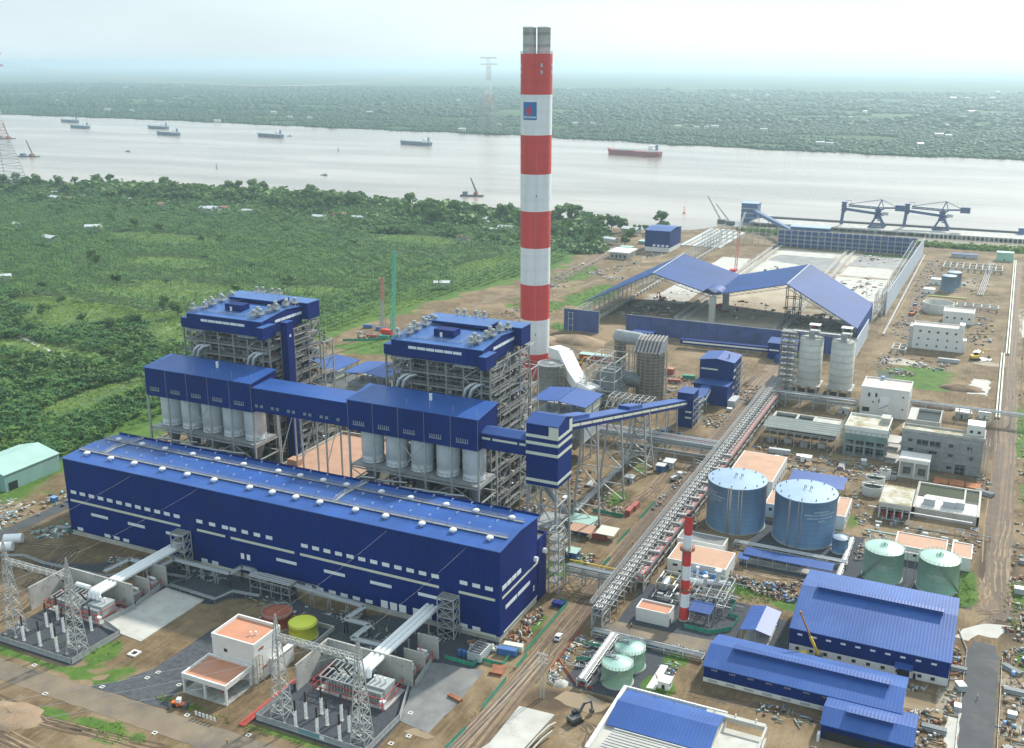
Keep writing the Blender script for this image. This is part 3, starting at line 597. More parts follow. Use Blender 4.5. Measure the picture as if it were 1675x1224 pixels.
# wooded land across the river
def blobs(name, P, R, m, label, cat):
    r = np.random.default_rng(5); n = 7; T = []
    for q in range(4):
        v = [(0,0,1.0)]
        for ring, (rr, z) in enumerate(((.75,.72),(1.0,.25),(.9,-.1))):
            for k in range(n):
                j = r.uniform(.68,1.22); v.append((rr*j*cos(2*pi*k/n+ring*.35), rr*j*sin(2*pi*k/n+ring*.35), z*r.uniform(.8,1.2)))
        f = [(0,1+k,1+(k+1)%n,0) for k in range(n)]
        f3 = [(0,1+k,1+(k+1)%n) for k in range(n)] + [t for g in (0,1) for k in range(n) for t in ((1+g*n+k,1+(g+1)*n+k,1+(g+1)*n+(k+1)%n),(1+g*n+k,1+(g+1)*n+(k+1)%n,1+g*n+(k+1)%n))]
        T.append((np.array(v), np.array(f3)))
    Vs = []; Fs = []; off = 0; pick = NR.integers(0,4,len(P)); rad = NR.uniform(*R,len(P))*(1+NR.random(len(P))**4)
    for i, (tv, tf) in enumerate(T):
        s = pick == i; k = s.sum(); q = rad[s][:,None]
        Vs.append(np.stack([tv[:,0]*q + P[s,0][:,None], tv[:,1]*q + P[s,1][:,None], (tv[:,2]+.1)*q*NR.uniform(.45,.9,(k,1))], 2).reshape(-1,3))
        Fs.append((tf[None] + (np.arange(k)*len(tv))[:,None,None]).reshape(-1,3) + off); off += k*len(tv)
    o = mesh_np(name, np.concatenate(Vs), np.concatenate(Fs), [m], kind='stuff'); tag(o, label, cat); return o
P = grid_pts(-4200, 700, 2180, 3400, 11, 11, 5.2); P = P[in_view(P[:,0], P[:,1], 5, 1.22)]; k = dens(P, 200, 41); e = P[:,1]-bank_far(P[:,0]); P = P[(e > 5) & ((k > .33) | (e < 40))]
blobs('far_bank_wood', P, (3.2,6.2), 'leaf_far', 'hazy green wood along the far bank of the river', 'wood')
P = grid_pts(-8600, 900, 3300, 7600, 27, 27, 13); P = P[in_view(P[:,0], P[:,1], 5, 1.22)]; k = dens(P, 300, 43); P = P[(k > .40) & (P[:,1] > bank_far(P[:,0])+60)]
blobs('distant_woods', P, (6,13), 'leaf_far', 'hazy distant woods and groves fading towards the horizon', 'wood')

# individual trees: > trunk, crown
def tree_mesh(seed, h, rw, lobes, leaves, lsz):
    r = np.random.default_rng(seed); trunk = MB(); trunk.tube([(0,0,0),(r.uniform(-.2,.2),r.uniform(-.2,.2),h*.3),(r.uniform(-.4,.4),r.uniform(-.4,.4),h*.62)], [h*.035,h*.026,h*.012], 7)
    V = []; F = []
    for l in range(lobes):
        a = r.uniform(0,2*pi); q = r.uniform(.15,.75)*rw; c = np.array((q*cos(a), q*sin(a), h*r.uniform(.38,.86))); R = rw*r.uniform(.34,.58)
        trunk.tube([(0,0,h*.32), tuple(c*np.array((.55,.55,.85))), tuple(c)], [h*.014,h*.010,h*.004], 5)
        for k in range(leaves//lobes):
            d = r.normal(size=3); d /= np.linalg.norm(d); p = c + d*R*r.uniform(.55,1.08)*np.array((1,1,.82)); nn = d + r.normal(0,.55,3); nn /= np.linalg.norm(nn)
            x = np.cross(nn, (0,0,1.)); x /= (np.linalg.norm(x)+1e-6); y = np.cross(nn, x); s = lsz*r.uniform(.6,1.2); n = len(V)
            V += [p-x*s-y*s*.6, p+x*s-y*s*.7, p+x*s*.6+y*s, p-x*s*.8+y*s*.7]; F.append((n,n+1,n+2,n+3))
    return trunk, np.array(V), np.array(F)
TREES = []
def make_tree(seed, h, rw, lobes, leaves, lsz, label, group, m='leaf_tree'):
    t = thing('tree', label, 'tree', (0,0,0), group); trunk, V, F = tree_mesh(seed, h, rw, lobes, leaves, lsz)
    trunk.build('trunk', 'trunk', t); c = mesh_np('crown', V, F, [m]); c.parent = t; return t
tl = 'tall broadleaf tree with a ragged dark crown in the belt along the near river bank'; tg = 'trees along the near river bank'
protos = [make_tree(50+i, h, rw, lb, lv, ls, tl, tg) for i, (h, rw, lb, lv, ls) in enumerate([(17,7.5,9,620,.95),(20,7,10,680,.95),(14,6.5,8,520,.9),(23,6.2,10,680,.9),(16,8.5,10,680,1.0),(12,5,7,420,.8)])]
spots = []
P = grid_pts(-1500, -215, 800, 1010, 12.5, 12.5, 5); bn = bank_near(P[:,0])-P[:,1]; k = dens(P, 70, 51)
P = P[in_view(P[:,0], P[:,1], 10) & (bn > 6) & (bn < 125) & (k > .30 + bn*.0018)]; P = P[NR.permutation(len(P))][:298]
for i, (x, y) in enumerate(P):
    s = RND.uniform(.8, 1.35); t = protos[i % 6]
    if i < 6: t.location = (x, y, 0); t.rotation_euler = (0,0,RND.uniform(0,6)); t.scale = (s,s,s)
    else: dup(t, (x, y, 0), RND.uniform(0,6), scale=s)
fl = 'dark rounded tree standing alone in the green fields on the left'; fg = 'scattered trees in the fields'
pf = [make_tree(70+i, h, rw, lb, lv, ls, fl, fg) for i, (h, rw, lb, lv, ls) in enumerate([(13,5.4,9,700,.7),(10,4.6,8,560,.65),(8,3.6,7,420,.55)])]
FT = [(-486,349,0),(-458,336,0),(-511,286,1),(-471,278,0),(-567,302,2),(-467,299,2),(-580,328,1),(-449,470,1),(-559,288,0),(-554,426,2),(-469,424,1),(-420,250,2),(-395,232,2),(-600,410,1),(-640,360,2),(-690,470,0),(-705,480,0),(-668,634,0),(-690,628,0),(-788,666,0),(-842,680,0),(-1016,717,0),(-1060,744,0),(-610,545,2),(-530,520,2),(-380,300,2),(-365,350,1),(-350,262,2),(-345,200,2),(-520,245,2),(-545,255,1),(-760,560,1),(-900,700,0),(-640,720,1),(-520,690,2),(-420,640,2),(-390,560,2),(-1150,800,0),(-1100,790,1),(-960,760,1),(-740,720,0)]
for i, (x, y, k) in enumerate(FT):
    s = RND.uniform(.85,1.2)
    if i in (0, 2, 4): t = pf[k]; t.location = (x,y,0); t.scale = (s,s,s)
    else: dup(pf[k], (x,y,0), RND.uniform(0,6), scale=s)
# ================================================================== MAIN PLANT
def parts_box(parent, name, m, boxes):
    for b in boxes: MB().box(*b).build(name, m, parent)
# ---- turbine hall
H = thing('turbine_hall', 'very long navy blue hall with a row of white roof vents and small white windows', 'hall', (-105.4, 16.6, 0))
L0 = -210.8
b = MB(); b.box(L0, 0, 0, .5, 2.4, 35.8); b.build('front_wall', 'navy_wall', H)
MB().box(L0+.5, -.5, 32.6, 33.1, 2.4, 35.8).build('rear_wall', 'navy_wall', H)
prof = [(.5,2.4),(32.6,2.4),(32.6,35.75),(16.6,36.9),(.5,35.75)]
MB().extx(prof, -.5, 0).build('end_wall', 'navy_wall_side', H); MB().extx(prof, L0, L0+.5).build('end_wall', 'navy_wall_side', H)
MB().box(L0+.3, -.3, .3, 33, 0, 2.4).build('plinth', 'concrete_pale', H)
rf = MB().extx([(-.35,35.85),(16.6,37.05),(16.6,37.4),(-.35,36.15)], L0-.4, .4).build('roof', 'blue_roof', H)
MB().extx([(16.6,37.05),(33.5,35.85),(33.5,36.15),(16.6,37.4)], L0-.4, .4).build('roof', 'blue_roof', H)
MB().box(L0-.3, .3, 33.1, 33.4, 36.15, 37.0).build('parapet', 'navy_wall', H)
MB().box(L0+.2, .0, 33.6, 41.2, 0, 25.1).build('annex', 'navy_wall_side', H)
MB().box(L0+.2, -.05, 33.7, 41.1, 25.1, 25.25).build('annex_roof', 'concrete_wet', H)
b = MB(); b.box(L0+.2, 0, 41.0, 41.4, 25.1, 26.2); b.box(-.4, .05, 33.7, 41.0, 25.1, 26.2); b.build('annex_parapet', 'navy_wall_side', H)
def win(u0, u1, z0, z1, m='window_pane', name='window'): MB().box(u0, u1, -.14, -.004, z0, z1).build(name, m, H)
for s, n, p in [(-208.1,12,5.3),(-137.8,3,6.6),(-120.6,4,6.0),(-85.7,12,5.27),(-16,3,5.1)]:
    for i in range(n): win(s+i*p, s+i*p+3.1, 20.1, 21.6)
for u0, u1 in [(-209,-146.7),(-137.9,-123.4),(-120.5,-89.2),(-86.5,-24.7),(-16.5,-1.9)]: win(u0, u1, 16.3, 17.3, 'cream', 'wall_band')
for u0, u1 in [(-197.4,-187.7),(-176.2,-166.8),(-155.1,-146),(-98.2,-88.5),(-75.5,-65.9),(-54.5,-45.1),(-33.6,-24)]: win(u0, u1, 11.5, 12.75)
for u0 in (-206.8,-190.8,-185.5,-180,-137,-131.4,-84.9,-79.6,-73.8,-68.3,-62.7,-57,-16.3,-11.1): win(u0, u0+3.2, 2.9, 4.3)
for u0, u1 in [(-137,-119),(-15.4,-1.6)]: win(u0, u1, 1.75, 2.75, 'cream', 'wall_band')
for u0 in (-50,-46,-42,-36,-31): win(u0, u0+3.0, 2.6, 5.6, 'white_sheet', 'louvre')
for u0 in (-116,-113): win(u0, u0+1.6, 8.6, 11, 'white_sheet', 'louvre')
MB().box(-104, -78, -.35, -.05, 4.6, 4.9).build('door_rail', 'pipe_silver', H); MB().box(-104, -90, -.1, -.004, .2, 4.6).build('gate', 'dark_pane', H)
def ewin(v0, v1, z0, z1, m='window_pane', name='window'): MB().box(.004, .14, v0, v1, z0, z1).build(name, m, H)
for v0 in (1.9,6.0,10.1,14.2): ewin(v0, v0+3.5, 19.9, 21.6)
ewin(1.9,32.8,16.6,17.4,'cream','wall_band'); ewin(4.6,14.2,11.3,12.7); ewin(15,25.7,11.3,12.7); ewin(3.1,32.8,2.45,3.0,'cream','wall_band')
for z in (6.6,7.9): ewin(28.9,29.9,z,z+.9,'white_sheet','louvre')
for v in (30.0,38.3):
    b = MB(); b.tube([(0.05,v,19.7),(1.3,v,19.7)],1.1,16); b.build('exhaust_hood','white_sheet',H)
for y, x0, x1 in [(9.1,L0+1,-1.2),(23.7,L0+1,-1.4)]:
    z = 36.2 + (1.2*y/16.6 if y < 16.6 else 1.2*(33.2-y)/16.6)
    b = MB(); b.box(x0,x1,y-.6,y+.6,z+.35,z+.5); b.rail([(x0,y-.6,z+.5),(x1,y-.6,z+.5)],1.1,.10,6); b.rail([(x0,y+.6,z+.5),(x1,y+.6,z+.5)],1.1,.08,6); b.build('walkway','steel_grey',H)
for x in (-76.2,-196.5):
    b = MB()
    for s in (-1,1): b.rail([(x+s*.7,9.6,37.0),(x+s*.7,16.6,37.6),(x+s*.7,33,36.5)],1.1,.10,5)
    b.add([(x-.7,9.6,37.0),(x+.7,9.6,37.0),(x+.7,16.6,37.6),(x-.7,16.6,37.6),(x-.7,33,36.5),(x+.7,33,36.5)],[(0,1,2,3),(3,2,5,4)]); b.build('walkway','steel_light',H)
v0 = MB().lathe(0,0,[(.75,0),(.75,.7),(1.35,.75),(1.4,1.25),(1.1,1.6),(.5,1.8)],16).build('roof_vent','white_sheet',H); ox, oy, oz = ORG['turbine_hall']
v0.location = (0,0,0); vx = [-202.5,-188.6,-175.3,-159.8,-146.3,-132.2,-114.2,-103,-91.6,-80.3,-63.9,-50.5,-34.8,-21.8,-6.9]; v0.location = (vx[0], 6.1, 36.5)
for i, x in enumerate(vx):
    if i: child_copy(v0, H, x-vx[0])
    child_copy(v0, H, x-vx[0], 18.4, .2)
k0 = MB().beam((-204,13.5,37.1),(-204,13.5,38.0),.16).beam((-204,13.5,37.9),(-203.2,13.5,38.15),.2).build('roof_bracket','white_sheet',H)
for j in range(24):
    for dy in (0, 6.3, 18):
        if j or dy: child_copy(k0, H, j*8.4, dy, -.75 if dy > 10 else 0)
# ---- coal bunker bays
def bunker(U0, label):
    T = thing('coal_bunker', label, 'bunker', (U0+31.5, 64, 0)); U1 = U0+63
    w_ = MB(); w_.box(U0,U1,55,55.5,48.5,61.85); w_.build('front_wall','navy_wall',T); MB().box(U0,U1,72.5,73,48.5,63.7).build('rear_wall','navy_wall',T)
    pr = [(55.5,48.5),(72.5,48.5),(72.5,63.7),(55.5,61.9)]
    MB().extx(pr,U1-.5,U1-.01).build('end_wall','navy_wall_side',T); MB().extx(pr,U0+.01,U0+.5).build('end_wall','navy_wall_side',T)
    MB().extx([(54.6,61.95),(73.4,63.9),(73.4,64.2),(54.6,62.25)],U0-.4,U1+.4).build('roof','blue_roof',T)
    MB().box(U0+.6,U1-.6,55.6,72.4,48.3,48.45).build('floor','steel_dark',T)
    for i in range(6):
        x = U0+.15+i*12.54; MB().box(x-.07,x+.07,54.85,54.99,48.3,61.9).build('wall_joint','steel_grey',T)
        for y in (55.4,72.4):
            b = MB(); b.beam((x,y,0),(x,y,48.4),.75); b.build('column','steel_light',T)
    for i in range(5):
        x = U0+2.8+i*12.54; b = MB()
        for j in range(6): b.box(x+j*1.0,x+j*1.0+.35,54.85,54.99,51.3,53.0)
        b.box(x-.2,x+5.6,54.8,54.99,51.1,51.35); b.build('louvre','pipe_silver',T)
        cx = U0+6.4+i*12.54; s = MB().lathe(cx,64,[(5.1,32.6),(5.1,33.2),(4.85,33.3),(4.85,36.4),(5.0,36.5),(5.0,48.2)],32).build('silo','silo_white',T)
        MB().lathe(cx,64,[(1.0,20.5),(4.9,32.4)],20).build('hopper','steel_grey',T)
        b = MB(); b.rail([(cx+5.4*cos(a*pi/8),64+5.4*sin(a*pi/8),33.2) for a in range(16)],1.1,.09,2,True); b.build('railing','steel_grey',T)
    b = MB(); b.box(U0,U1,55.8,72,31.9,32.3); b.build('silo_deck','steel_grey',T)
    b = MB(); b.rail([(U0,55.6,32.3),(U1,55.6,32.3)],1.1,.1,3); b.rail([(U1-.2,55.6,32.3),(U1-.2,72,32.3)],1.1,.1,3)
    for i in range(6):
        x = U0+.15+i*12.54
        for z in (31.5,24.5,12): b.beam((x,55.4,z),(x,72.4,z),.5)
    for z in (31.4,24.4,12):
        for y in (55.4,72.4): b.beam((U0,y,z),(U1,y,z),.55)
    for i in (2,): b.xbrace((U0+i*12.54,55.4,33),(U0+(i+1)*12.54,55.4,33),(U0+(i+1)*12.54,55.4,48),(U0+i*12.54,55.4,48),.34); 
    for i in (0,1,3,4): b.beam((U0+i*12.54,55.4,24.6 if i%2 else 31),(U0+(i+1)*12.54,55.4,31 if i%2 else 24.6),.34); b.beam((U0+i*12.54,55.4,12),(U0+(i+1)*12.54,55.4,24),.34)
    b.build('frame','steel_light',T)
    b = MB()
    for i in range(5):
        x = U0+6.4+i*12.54; b.cbox(x,64,0,8,11,9.5); b.lathe(x,64,[(3.6,9.5),(3.0,12.5),(1.6,14.5)],16); b.tube([(x,64,14),(x,64,21)],.5)
    b.build('coal_mill','steel_dark',T)
    for j in range(4):
        x = U0+13+j*1.3; b = MB(); b.tube([(x,54.2,10),(x,54.2,26.5),(x+1.5,54.2,28),(x+9+j,55,28.2+j*.2)],.38,8); b.build('coal_pipe','pipe_silver',T)
    for j, (x, l) in enumerate([(U0+24,14),(U0+36,12),(U0+47,9),(U0+4,9)]):
        b = MB(); b.tube([(x,54.4,20),(x,54.4,25+j*.4),(x+1.6,54.4,26.4+j*.4),(x+l,55.6,26.6+j*.4)],.62,8); b.build('air_duct','pipe_silver',T)
    for k in range(6): MB().tube([(U0+6+k*11,58,62.2),(U0+6+k*11,58,65.6)],.09,5).build('lightning_rod','steel_light',T)
    MB().cyl(U0+35,66,62.6,66.2,.7,12).build('vent_pipe','white_sheet',T)
    return T
bunker(-214.0, 'navy bunker block over five white silos on the left, beyond the hall')
bunker(-99.5, 'navy bunker block over five white silos in the centre of the picture')
def gallery(name, label, u0, u1, v0, v1, z0, z1f, z1b, wins):
    T = thing(name, label, 'conveyor gallery', ((u0+u1)/2,(v0+v1)/2,z0)); d = .4
    MB().box(u0,u1,v0,v0+d,z0,z1f).build('front_wall','navy_wall',T); MB().box(u0,u1,v1-d,v1,z0,z1f).build('rear_wall','navy_wall',T)
    MB().box(u0,u1,v0+d,v1-d,z0-.1,z0+.3).build('floor','steel_dark',T); return T
T = gallery('conveyor_gallery','long navy gallery bridging between the two bunker blocks over the red deck',-150.6,-99.9,55.2,68,49.4,60.2,60.2,0)
MB().extx([(54.8,60.25),(68.4,60.9),(68.4,61.2),(54.8,60.55)],-150.55,-99.95).build('roof','blue_roof',T)
for i in range(11):
    b = MB()
    for j in range(3): b.box(-149.3+i*4.4+(i%2)*-1.6+j*.55,-149.0+i*4.4+(i%2)*-1.6+j*.55,55.04,55.19,51.4,52.7)
    b.build('louvre','trafo_grey',T)
b = MB()
for x in (-137,-125,-112):
    for y in (56,67): b.beam((x,y,0),(x,y,49.2),.6)
    b.beam((x,56,30),(x,67,49),.3)
b.build('support','steel_light',T)
T = gallery('conveyor_gallery','short navy gallery with a white banded side and pale roof next to the transfer tower',-36.3,-16.2,57.6,66.6,49.2,55.6,55.6,0)
MB().extx([(57.2,55.7),(62,57.2),(67,55.7),(67,56.0),(62,57.5),(57.2,56.0)],-36.4,-16.1).build('roof','blue_sheet',T)
for x0, x1 in [(-36,-32.2),(-31.2,-20.2),(-19.2,-16.4)]: MB().box(x0,x1,57.42,57.59,53.3,54.2).build('window_band','cream',T)
# ---- transfer tower
T = thing('transfer_tower','tall navy tower with white stripes standing on steel legs behind the hall end','tower',(-9.1,64,0))
def ring_band(z0, z1, m, nm='stripe'):
    MB().box(-16.08,-2.12,57.0-.14,57.0-.004,z0,z1).build(nm,m,T); MB().box(-2.196,-2.06,57,71.4,z0,z1).build(nm,m,T)
MB().box(-16,-2.2,57,71.4,37.6,63.3).build('wall','navy_wall',T)
for z in (39.2,50.6,54.9,57.9): ring_band(z,z+1.25,'cream')
MB().box(-6.2,-2.12,56.86,56.996,59.1,63.1).build('panel','cream',T); MB().box(-2.196,-2.06,68.3,71.3,59.1,63.3).build('panel','cream',T)
MB().extx([(56.6,63.35),(64.2,65.6),(71.8,63.35),(71.8,63.65),(64.2,65.9),(56.6,63.65)],-16.3,-1.9).build('roof','blue_sheet',T)
MB().extx([(57.05,63.3),(71.35,63.3),(64.2,65.5)],-15.95,-2.25).build('gable','navy_wall_side',T)
for x in (-15.6,-3):
    for y in (57.6,73): MB().beam((x,y,0),(x,y if y<60 else 70.8,37.5),.85).build('leg','steel_light',T)
b = MB()
for i, (z0, z1) in enumerate([(1,10),(10,19.5),(19.5,29),(29,37.4)]):
    for (p, q) in (((-15.6,57.6),(-3,57.6)),((-3,57.6),(-3,72)),((-15.6,72),(-3,72)),((-15.6,57.6),(-15.6,72))):
        b.beam((*p,z1),(*q,z1),.5); m_ = ((p[0]+q[0])/2,(p[1]+q[1])/2); b.beam((*p,z0),(*m_,z1),.36); b.beam((*q,z0),(*m_,z1),.36)
b.build('bracing','steel_light',T)
b = MB(); b.box(-15,-4,58,71,19.6,19.9); b.tube([(-12,64,37),(-8,66,30),(-4,70,22)],1.3); b.build('chute','steel_grey',T)
# ---- boiler houses
def boiler(U0, label, shaft):
    T = thing('boiler_house', label, 'boiler house', (U0+26,98,0)); X = lambda a: U0+a
    b = MB(); b.box(X(4),X(48.5),76,76.4,77.6,84.6); b.build('front_wall','navy_wall',T)
    MB().box(X(4),X(48.5),105,107,77.6,85.6).build('rear_wall','navy_wall',T)
    pr = [(76.4,77.6),(105,77.6),(105,85.9),(94.5,87.0),(76.4,84.7)]
    MB().extx(pr,X(48),X(48.49)).build('side_wall','navy_wall_side',T); MB().extx(pr,X(4.01),X(4.5)).build('side_wall','navy_wall_side',T)
    MB().extx([(75.7,84.75),(94.5,87.1),(107.2,86.0),(107.2,86.3),(94.5,87.4),(75.7,85.05)],X(3.7),X(48.8)).build('roof','blue_roof_sheen',T)
    MB().box(X(.0),X(4),76,84,77.8,82.2).build('side_block','navy_wall',T); MB().box(X(0),X(4),76,84,82.2,82.4).build('side_block_roof','blue_sheet',T)
    MB().box(X(48.5),X(52),72.5,82,77.4,83.0).build('side_block','navy_wall_side',T); MB().box(X(48.5),X(52.1),72.4,82.1,83.0,83.2).build('side_block_roof','blue_roof_sheen',T)
    MB().box(X(3),X(52),107.3,117,79.6,87.6).build('rear_block','navy_wall_side',T); MB().box(X(2.8),X(52.2),107.1,117.2,87.6,87.9).build('rear_block_roof','blue_roof_sheen',T)
    MB().box(X(12),X(40),98,109,87.9,89.2).build('roof_monitor','navy_wall',T); MB().extx([(97.6,89.2),(109.4,89.4),(109.4,89.7),(97.6,89.5)],X(11.6),X(40.4)).build('monitor_roof','blue_roof_sheen',T)
    MB().box(X(20.5),X(30.5),84.5,90.5,85.4,89.3).build('roof_hut','navy_wall',T); MB().box(X(23.6),X(24.8),84.3,84.49,85.6,88.2).build('door','white_sheet',T)
    for i in range(6): MB().box(X(12.6+i*4.4),X(16.6+i*4.4),75.84,75.996,81.7,82.9).build('window','window_pane',T)
    for i in range(5): MB().box(X(48.494),X(48.62),86.2+i*4.2,90.1+i*4.2,82.4,83.7).build('window','window_pane',T)
    # open steel structure
    xs = [X(a) for a in (.4,4.3,13,21.5,30.5,39,47.4,51.6)]; ys = [77,86,96,106.6,116.5]; zs = [0,7,14,21,28,35,42,48.5,54.5,60,66,71.5,77.5]
    b = MB()
    for x in xs:
        for y in ys: b.beam((x,y,0),(x,y,77.4),.7 if y < 80 else .55)
    b.build('column_grid','frame_steel',T)
    b = MB()
    for z in zs[1:]:
        for y in (77,86,106.6,116.5): b.beam((xs[0],y,z-.1),(xs[-1],y,z-.1),.42,.7)
        for x in (xs[0],xs[1],xs[6],xs[7]): b.beam((x,77,z),(x,116.5,z),.42,.6)
    b.build('beam_grid','frame_steel',T)
    b = MB()
    for i in range(len(zs)-1):
        for (x0,x1) in ((xs[1],xs[2]),(xs[5],xs[6])):
            if i > 6: b.beam((x0,76.8,zs[i]),(x1,76.8,zs[i+1]),.4) if (i % 2) else b.beam((x1,76.8,zs[i]),(x0,76.8,zs[i+1]),.4)
        for (y0,y1) in ((86,96),(106.6,116.5)):
            b.beam((xs[7],y0,zs[i]),(xs[7],y1,zs[i+1]),.36) if i % 2 else b.beam((xs[7],y1,zs[i]),(xs[7],y0,zs[i+1]),.36)
    b.build('bracing','steel_light',T)
    r = random.Random(int(-U0))
    b = MB(); h = MB()
    for z in zs[1:-1]:
        for x0, x1 in ((xs[0],xs[1]),(xs[6],xs[7])): b.box(x0,x1,77.4,116,z+.4,z+.52)
        b.box(xs[1],xs[6],77.4,80.5,z+.4,z+.52); b.box(xs[1],xs[6],112,116,z+.4,z+.52)
        h.rail([(xs[0],76.8,z+.5),(xs[7]+.2,76.8,z+.5),(xs[7]+.2,116,z+.5)],1.15,.13,4)
    for z in zs[1:-1]:                         # mezzanine walks on the right flank
        ya = r.uniform(77.4,92); yb = ya+r.uniform(8,24); zm = z+r.uniform(2.4,4.4); b.box(xs[6],xs[7]+.6,ya,yb,zm-.1,zm); h.beam((xs[7]+.7,ya,zm),(xs[7]+.7,yb,zm),.2); h.beam((xs[7]+.7,ya,zm+1.1),(xs[7]+.7,yb,zm+1.1),.12); h.beam((xs[7]+.5,yb,zm),(xs[7]+.5,yb+5,zm+5),.4,.2)
        h.beam((xs[1],76.7,z+3.6),(xs[6],76.7,z+3.6),.2)
    b.build('platform','grating',T); h.build('railing','frame_steel',T)
    MB().box(X(9),X(43),82.5,110,16,76).build('furnace','insulation',T)
    b = MB()
    for z in range(20,76,5): b.box(X(8.6),X(43.4),82.1,110.4,z,z+.9)
    for x in range(11,43,6): b.box(X(x),X(x+.8),81.9,110.6,16,76)
    b.build('buckstay','steel_grey',T)
    for i in range(26):
        x = X(r.choice([2,5,8,10,14,18,22,26,30,34,38,42,45,49])); z = r.uniform(20,70); c = MB(); l = r.uniform(3,9)
        if i % 2: c.box(x,x+r.uniform(1.5,4.5),78.2,81.4,z,z+r.uniform(1.2,4))
        else: c.tube([(x,79.2,z),(x,79.2,z+l),(x+r.uniform(2,8),79.6,z+l)],r.uniform(.25,.6),7)
        c.build('equipment' if i % 2 else 'pipe', r.choice(['pipe_silver','steel_grey','insulation','steel_dark','rust' if i % 6 == 0 else 'pipe_grey']),T)
    for i in range(30):
        y = r.uniform(78,114); z = r.uniform(14,72); c = MB(); l = r.uniform(3,10)
        if i % 2: c.box(X(45.5),X(50.8),y,y+r.uniform(1.5,5),z,z+r.uniform(1,3.5))
        else: c.tube([(X(51),y,z),(X(51),y,z+l*.6),(X(51),y+l,z+l*.6)],r.uniform(.2,.5),7)
        c.build('equipment' if i % 2 else 'pipe', r.choice(['pipe_silver','steel_grey','insulation','pipe_grey','rust' if i % 7 == 0 else 'steel_warm']),T)
    for s in (X(7),X(40)):
        for d in (0,2.8):
            b = MB(); b.tube([(s+d,74.9,54),(s+d,74.9,64),(s+d+1.2,74.9,67.4),(s+d+3.2,75.6,69.3),(s+d+5,78.4,69.6)],.85,10); b.build('steam_duct','pipe_silver',T)
    for s in (X(5),X(36)):
        b = MB(); b.box(s,s+9.5,74,77,77.0,77.25)
        for k in range(6): b.beam((s+k*1.9,73.4,77.5),(s+k*1.9,77,77.5),.28)
        b.build('canopy','steel_light',T)
    r2 = np.random.default_rng(int(-U0)); V = []; F = []; MI = []
    for i in range(1700):                       # the crowd of small pipes, cable trays and fittings on the floors
        side = r2.random(); z = r2.choice(zs[1:-1])+r2.uniform(.5,4.5)
        if side < .4: x, y = X(r2.uniform(1,51)), r2.uniform(77.6,81.6)
        elif side < .75: x, y = X(r2.uniform(45,51.4)), r2.uniform(78,116)
        else: x, y = X(r2.uniform(2,50)), r2.uniform(118,128)
        if r2.random() < .5: d = (r2.uniform(.3,1.8),r2.uniform(.3,1.6),r2.uniform(.4,2.4))
        else: d = [(r2.uniform(2,7),.25,.25),(.25,r2.uniform(2,6),.25),(.28,.28,r2.uniform(2,6))][r2.integers(3)]
        if side < .75 and side >= .4: d = (min(d[0],2),d[1],d[2])
        o = len(V); V += [(x+a*d[0]/2-U0-26,y+b_2*d[1]/2-98,z+c_*d[2]) for c_ in (0,1) for a, b_2 in ((-1,-1),(1,-1),(1,1),(-1,1))]
        F += [(o+3,o+2,o+1,o),(o+4,o+5,o+6,o+7),(o,o+1,o+5,o+4),(o+1,o+2,o+6,o+5),(o+2,o+3,o+7,o+6),(o+3,o,o+4,o+7)]; MI += [int(r2.integers(8))]*6
    pw = mesh_np('pipework',np.array(V),np.array(F),['steel_dark','pipe_silver','steel_grey','insulation','steel_dark','rust','steel_warm','black'],MI,kind='stuff'); pw.parent = T
    # rear stair and duct structure stepping down
    xs2 = [X(2),X(14),X(26),X(38),X(50.6)]; b = MB(); b.frame(xs2,[120.5,128.5],[0,8,16,24,32,40,48,56.5,65],.62,.46); b.build('rear_frame','steel_light',T)
    b = MB(); h = MB()
    for z in (8,16,24,32,40,48,56.5):
        b.box(xs2[0],xs2[-1],117.5,128.3,z+.3,z+.42); h.rail([(xs2[-1]+.3,118,z+.4),(xs2[-1]+.3,128.6,z+.4)],1.15,.13,3)
        h.beam((xs2[-1]-.2,119,z),(xs2[-1]-.2,127,z+7.6),.5,.25)
    b.build('platform','grating',T); h.build('stair','steel_warm',T)
    b = MB(); b.frame([X(5),X(26),X(47)],[134,142,150],[0,10,20,30],.6,.45); b.build('duct_support','steel_warm',T)
    for s in (X(6),X(29)): MB().box(s,s+16,119,149,20,31.5).build('flue_duct','insulation',T)
    b = MB(); b.tube([(X(4),120,70),(X(26),118.4,72),(X(48),120,70)],1.0); b.build('header','pipe_silver',T)
    if shaft:
        MB().box(X(51.95),X(55.6),85.6,90.4,0,83.1).build('lift_shaft','navy_wall_side',T); MB().box(X(51.95),X(55.8),85.4,90.6,83.1,83.3).build('lift_roof','blue_sheet',T); MB().box(X(55.6),X(55.7),87.2,88.4,76,77.2).build('window','window_pane',T)
    # roof silencers: > stand
    p0 = None
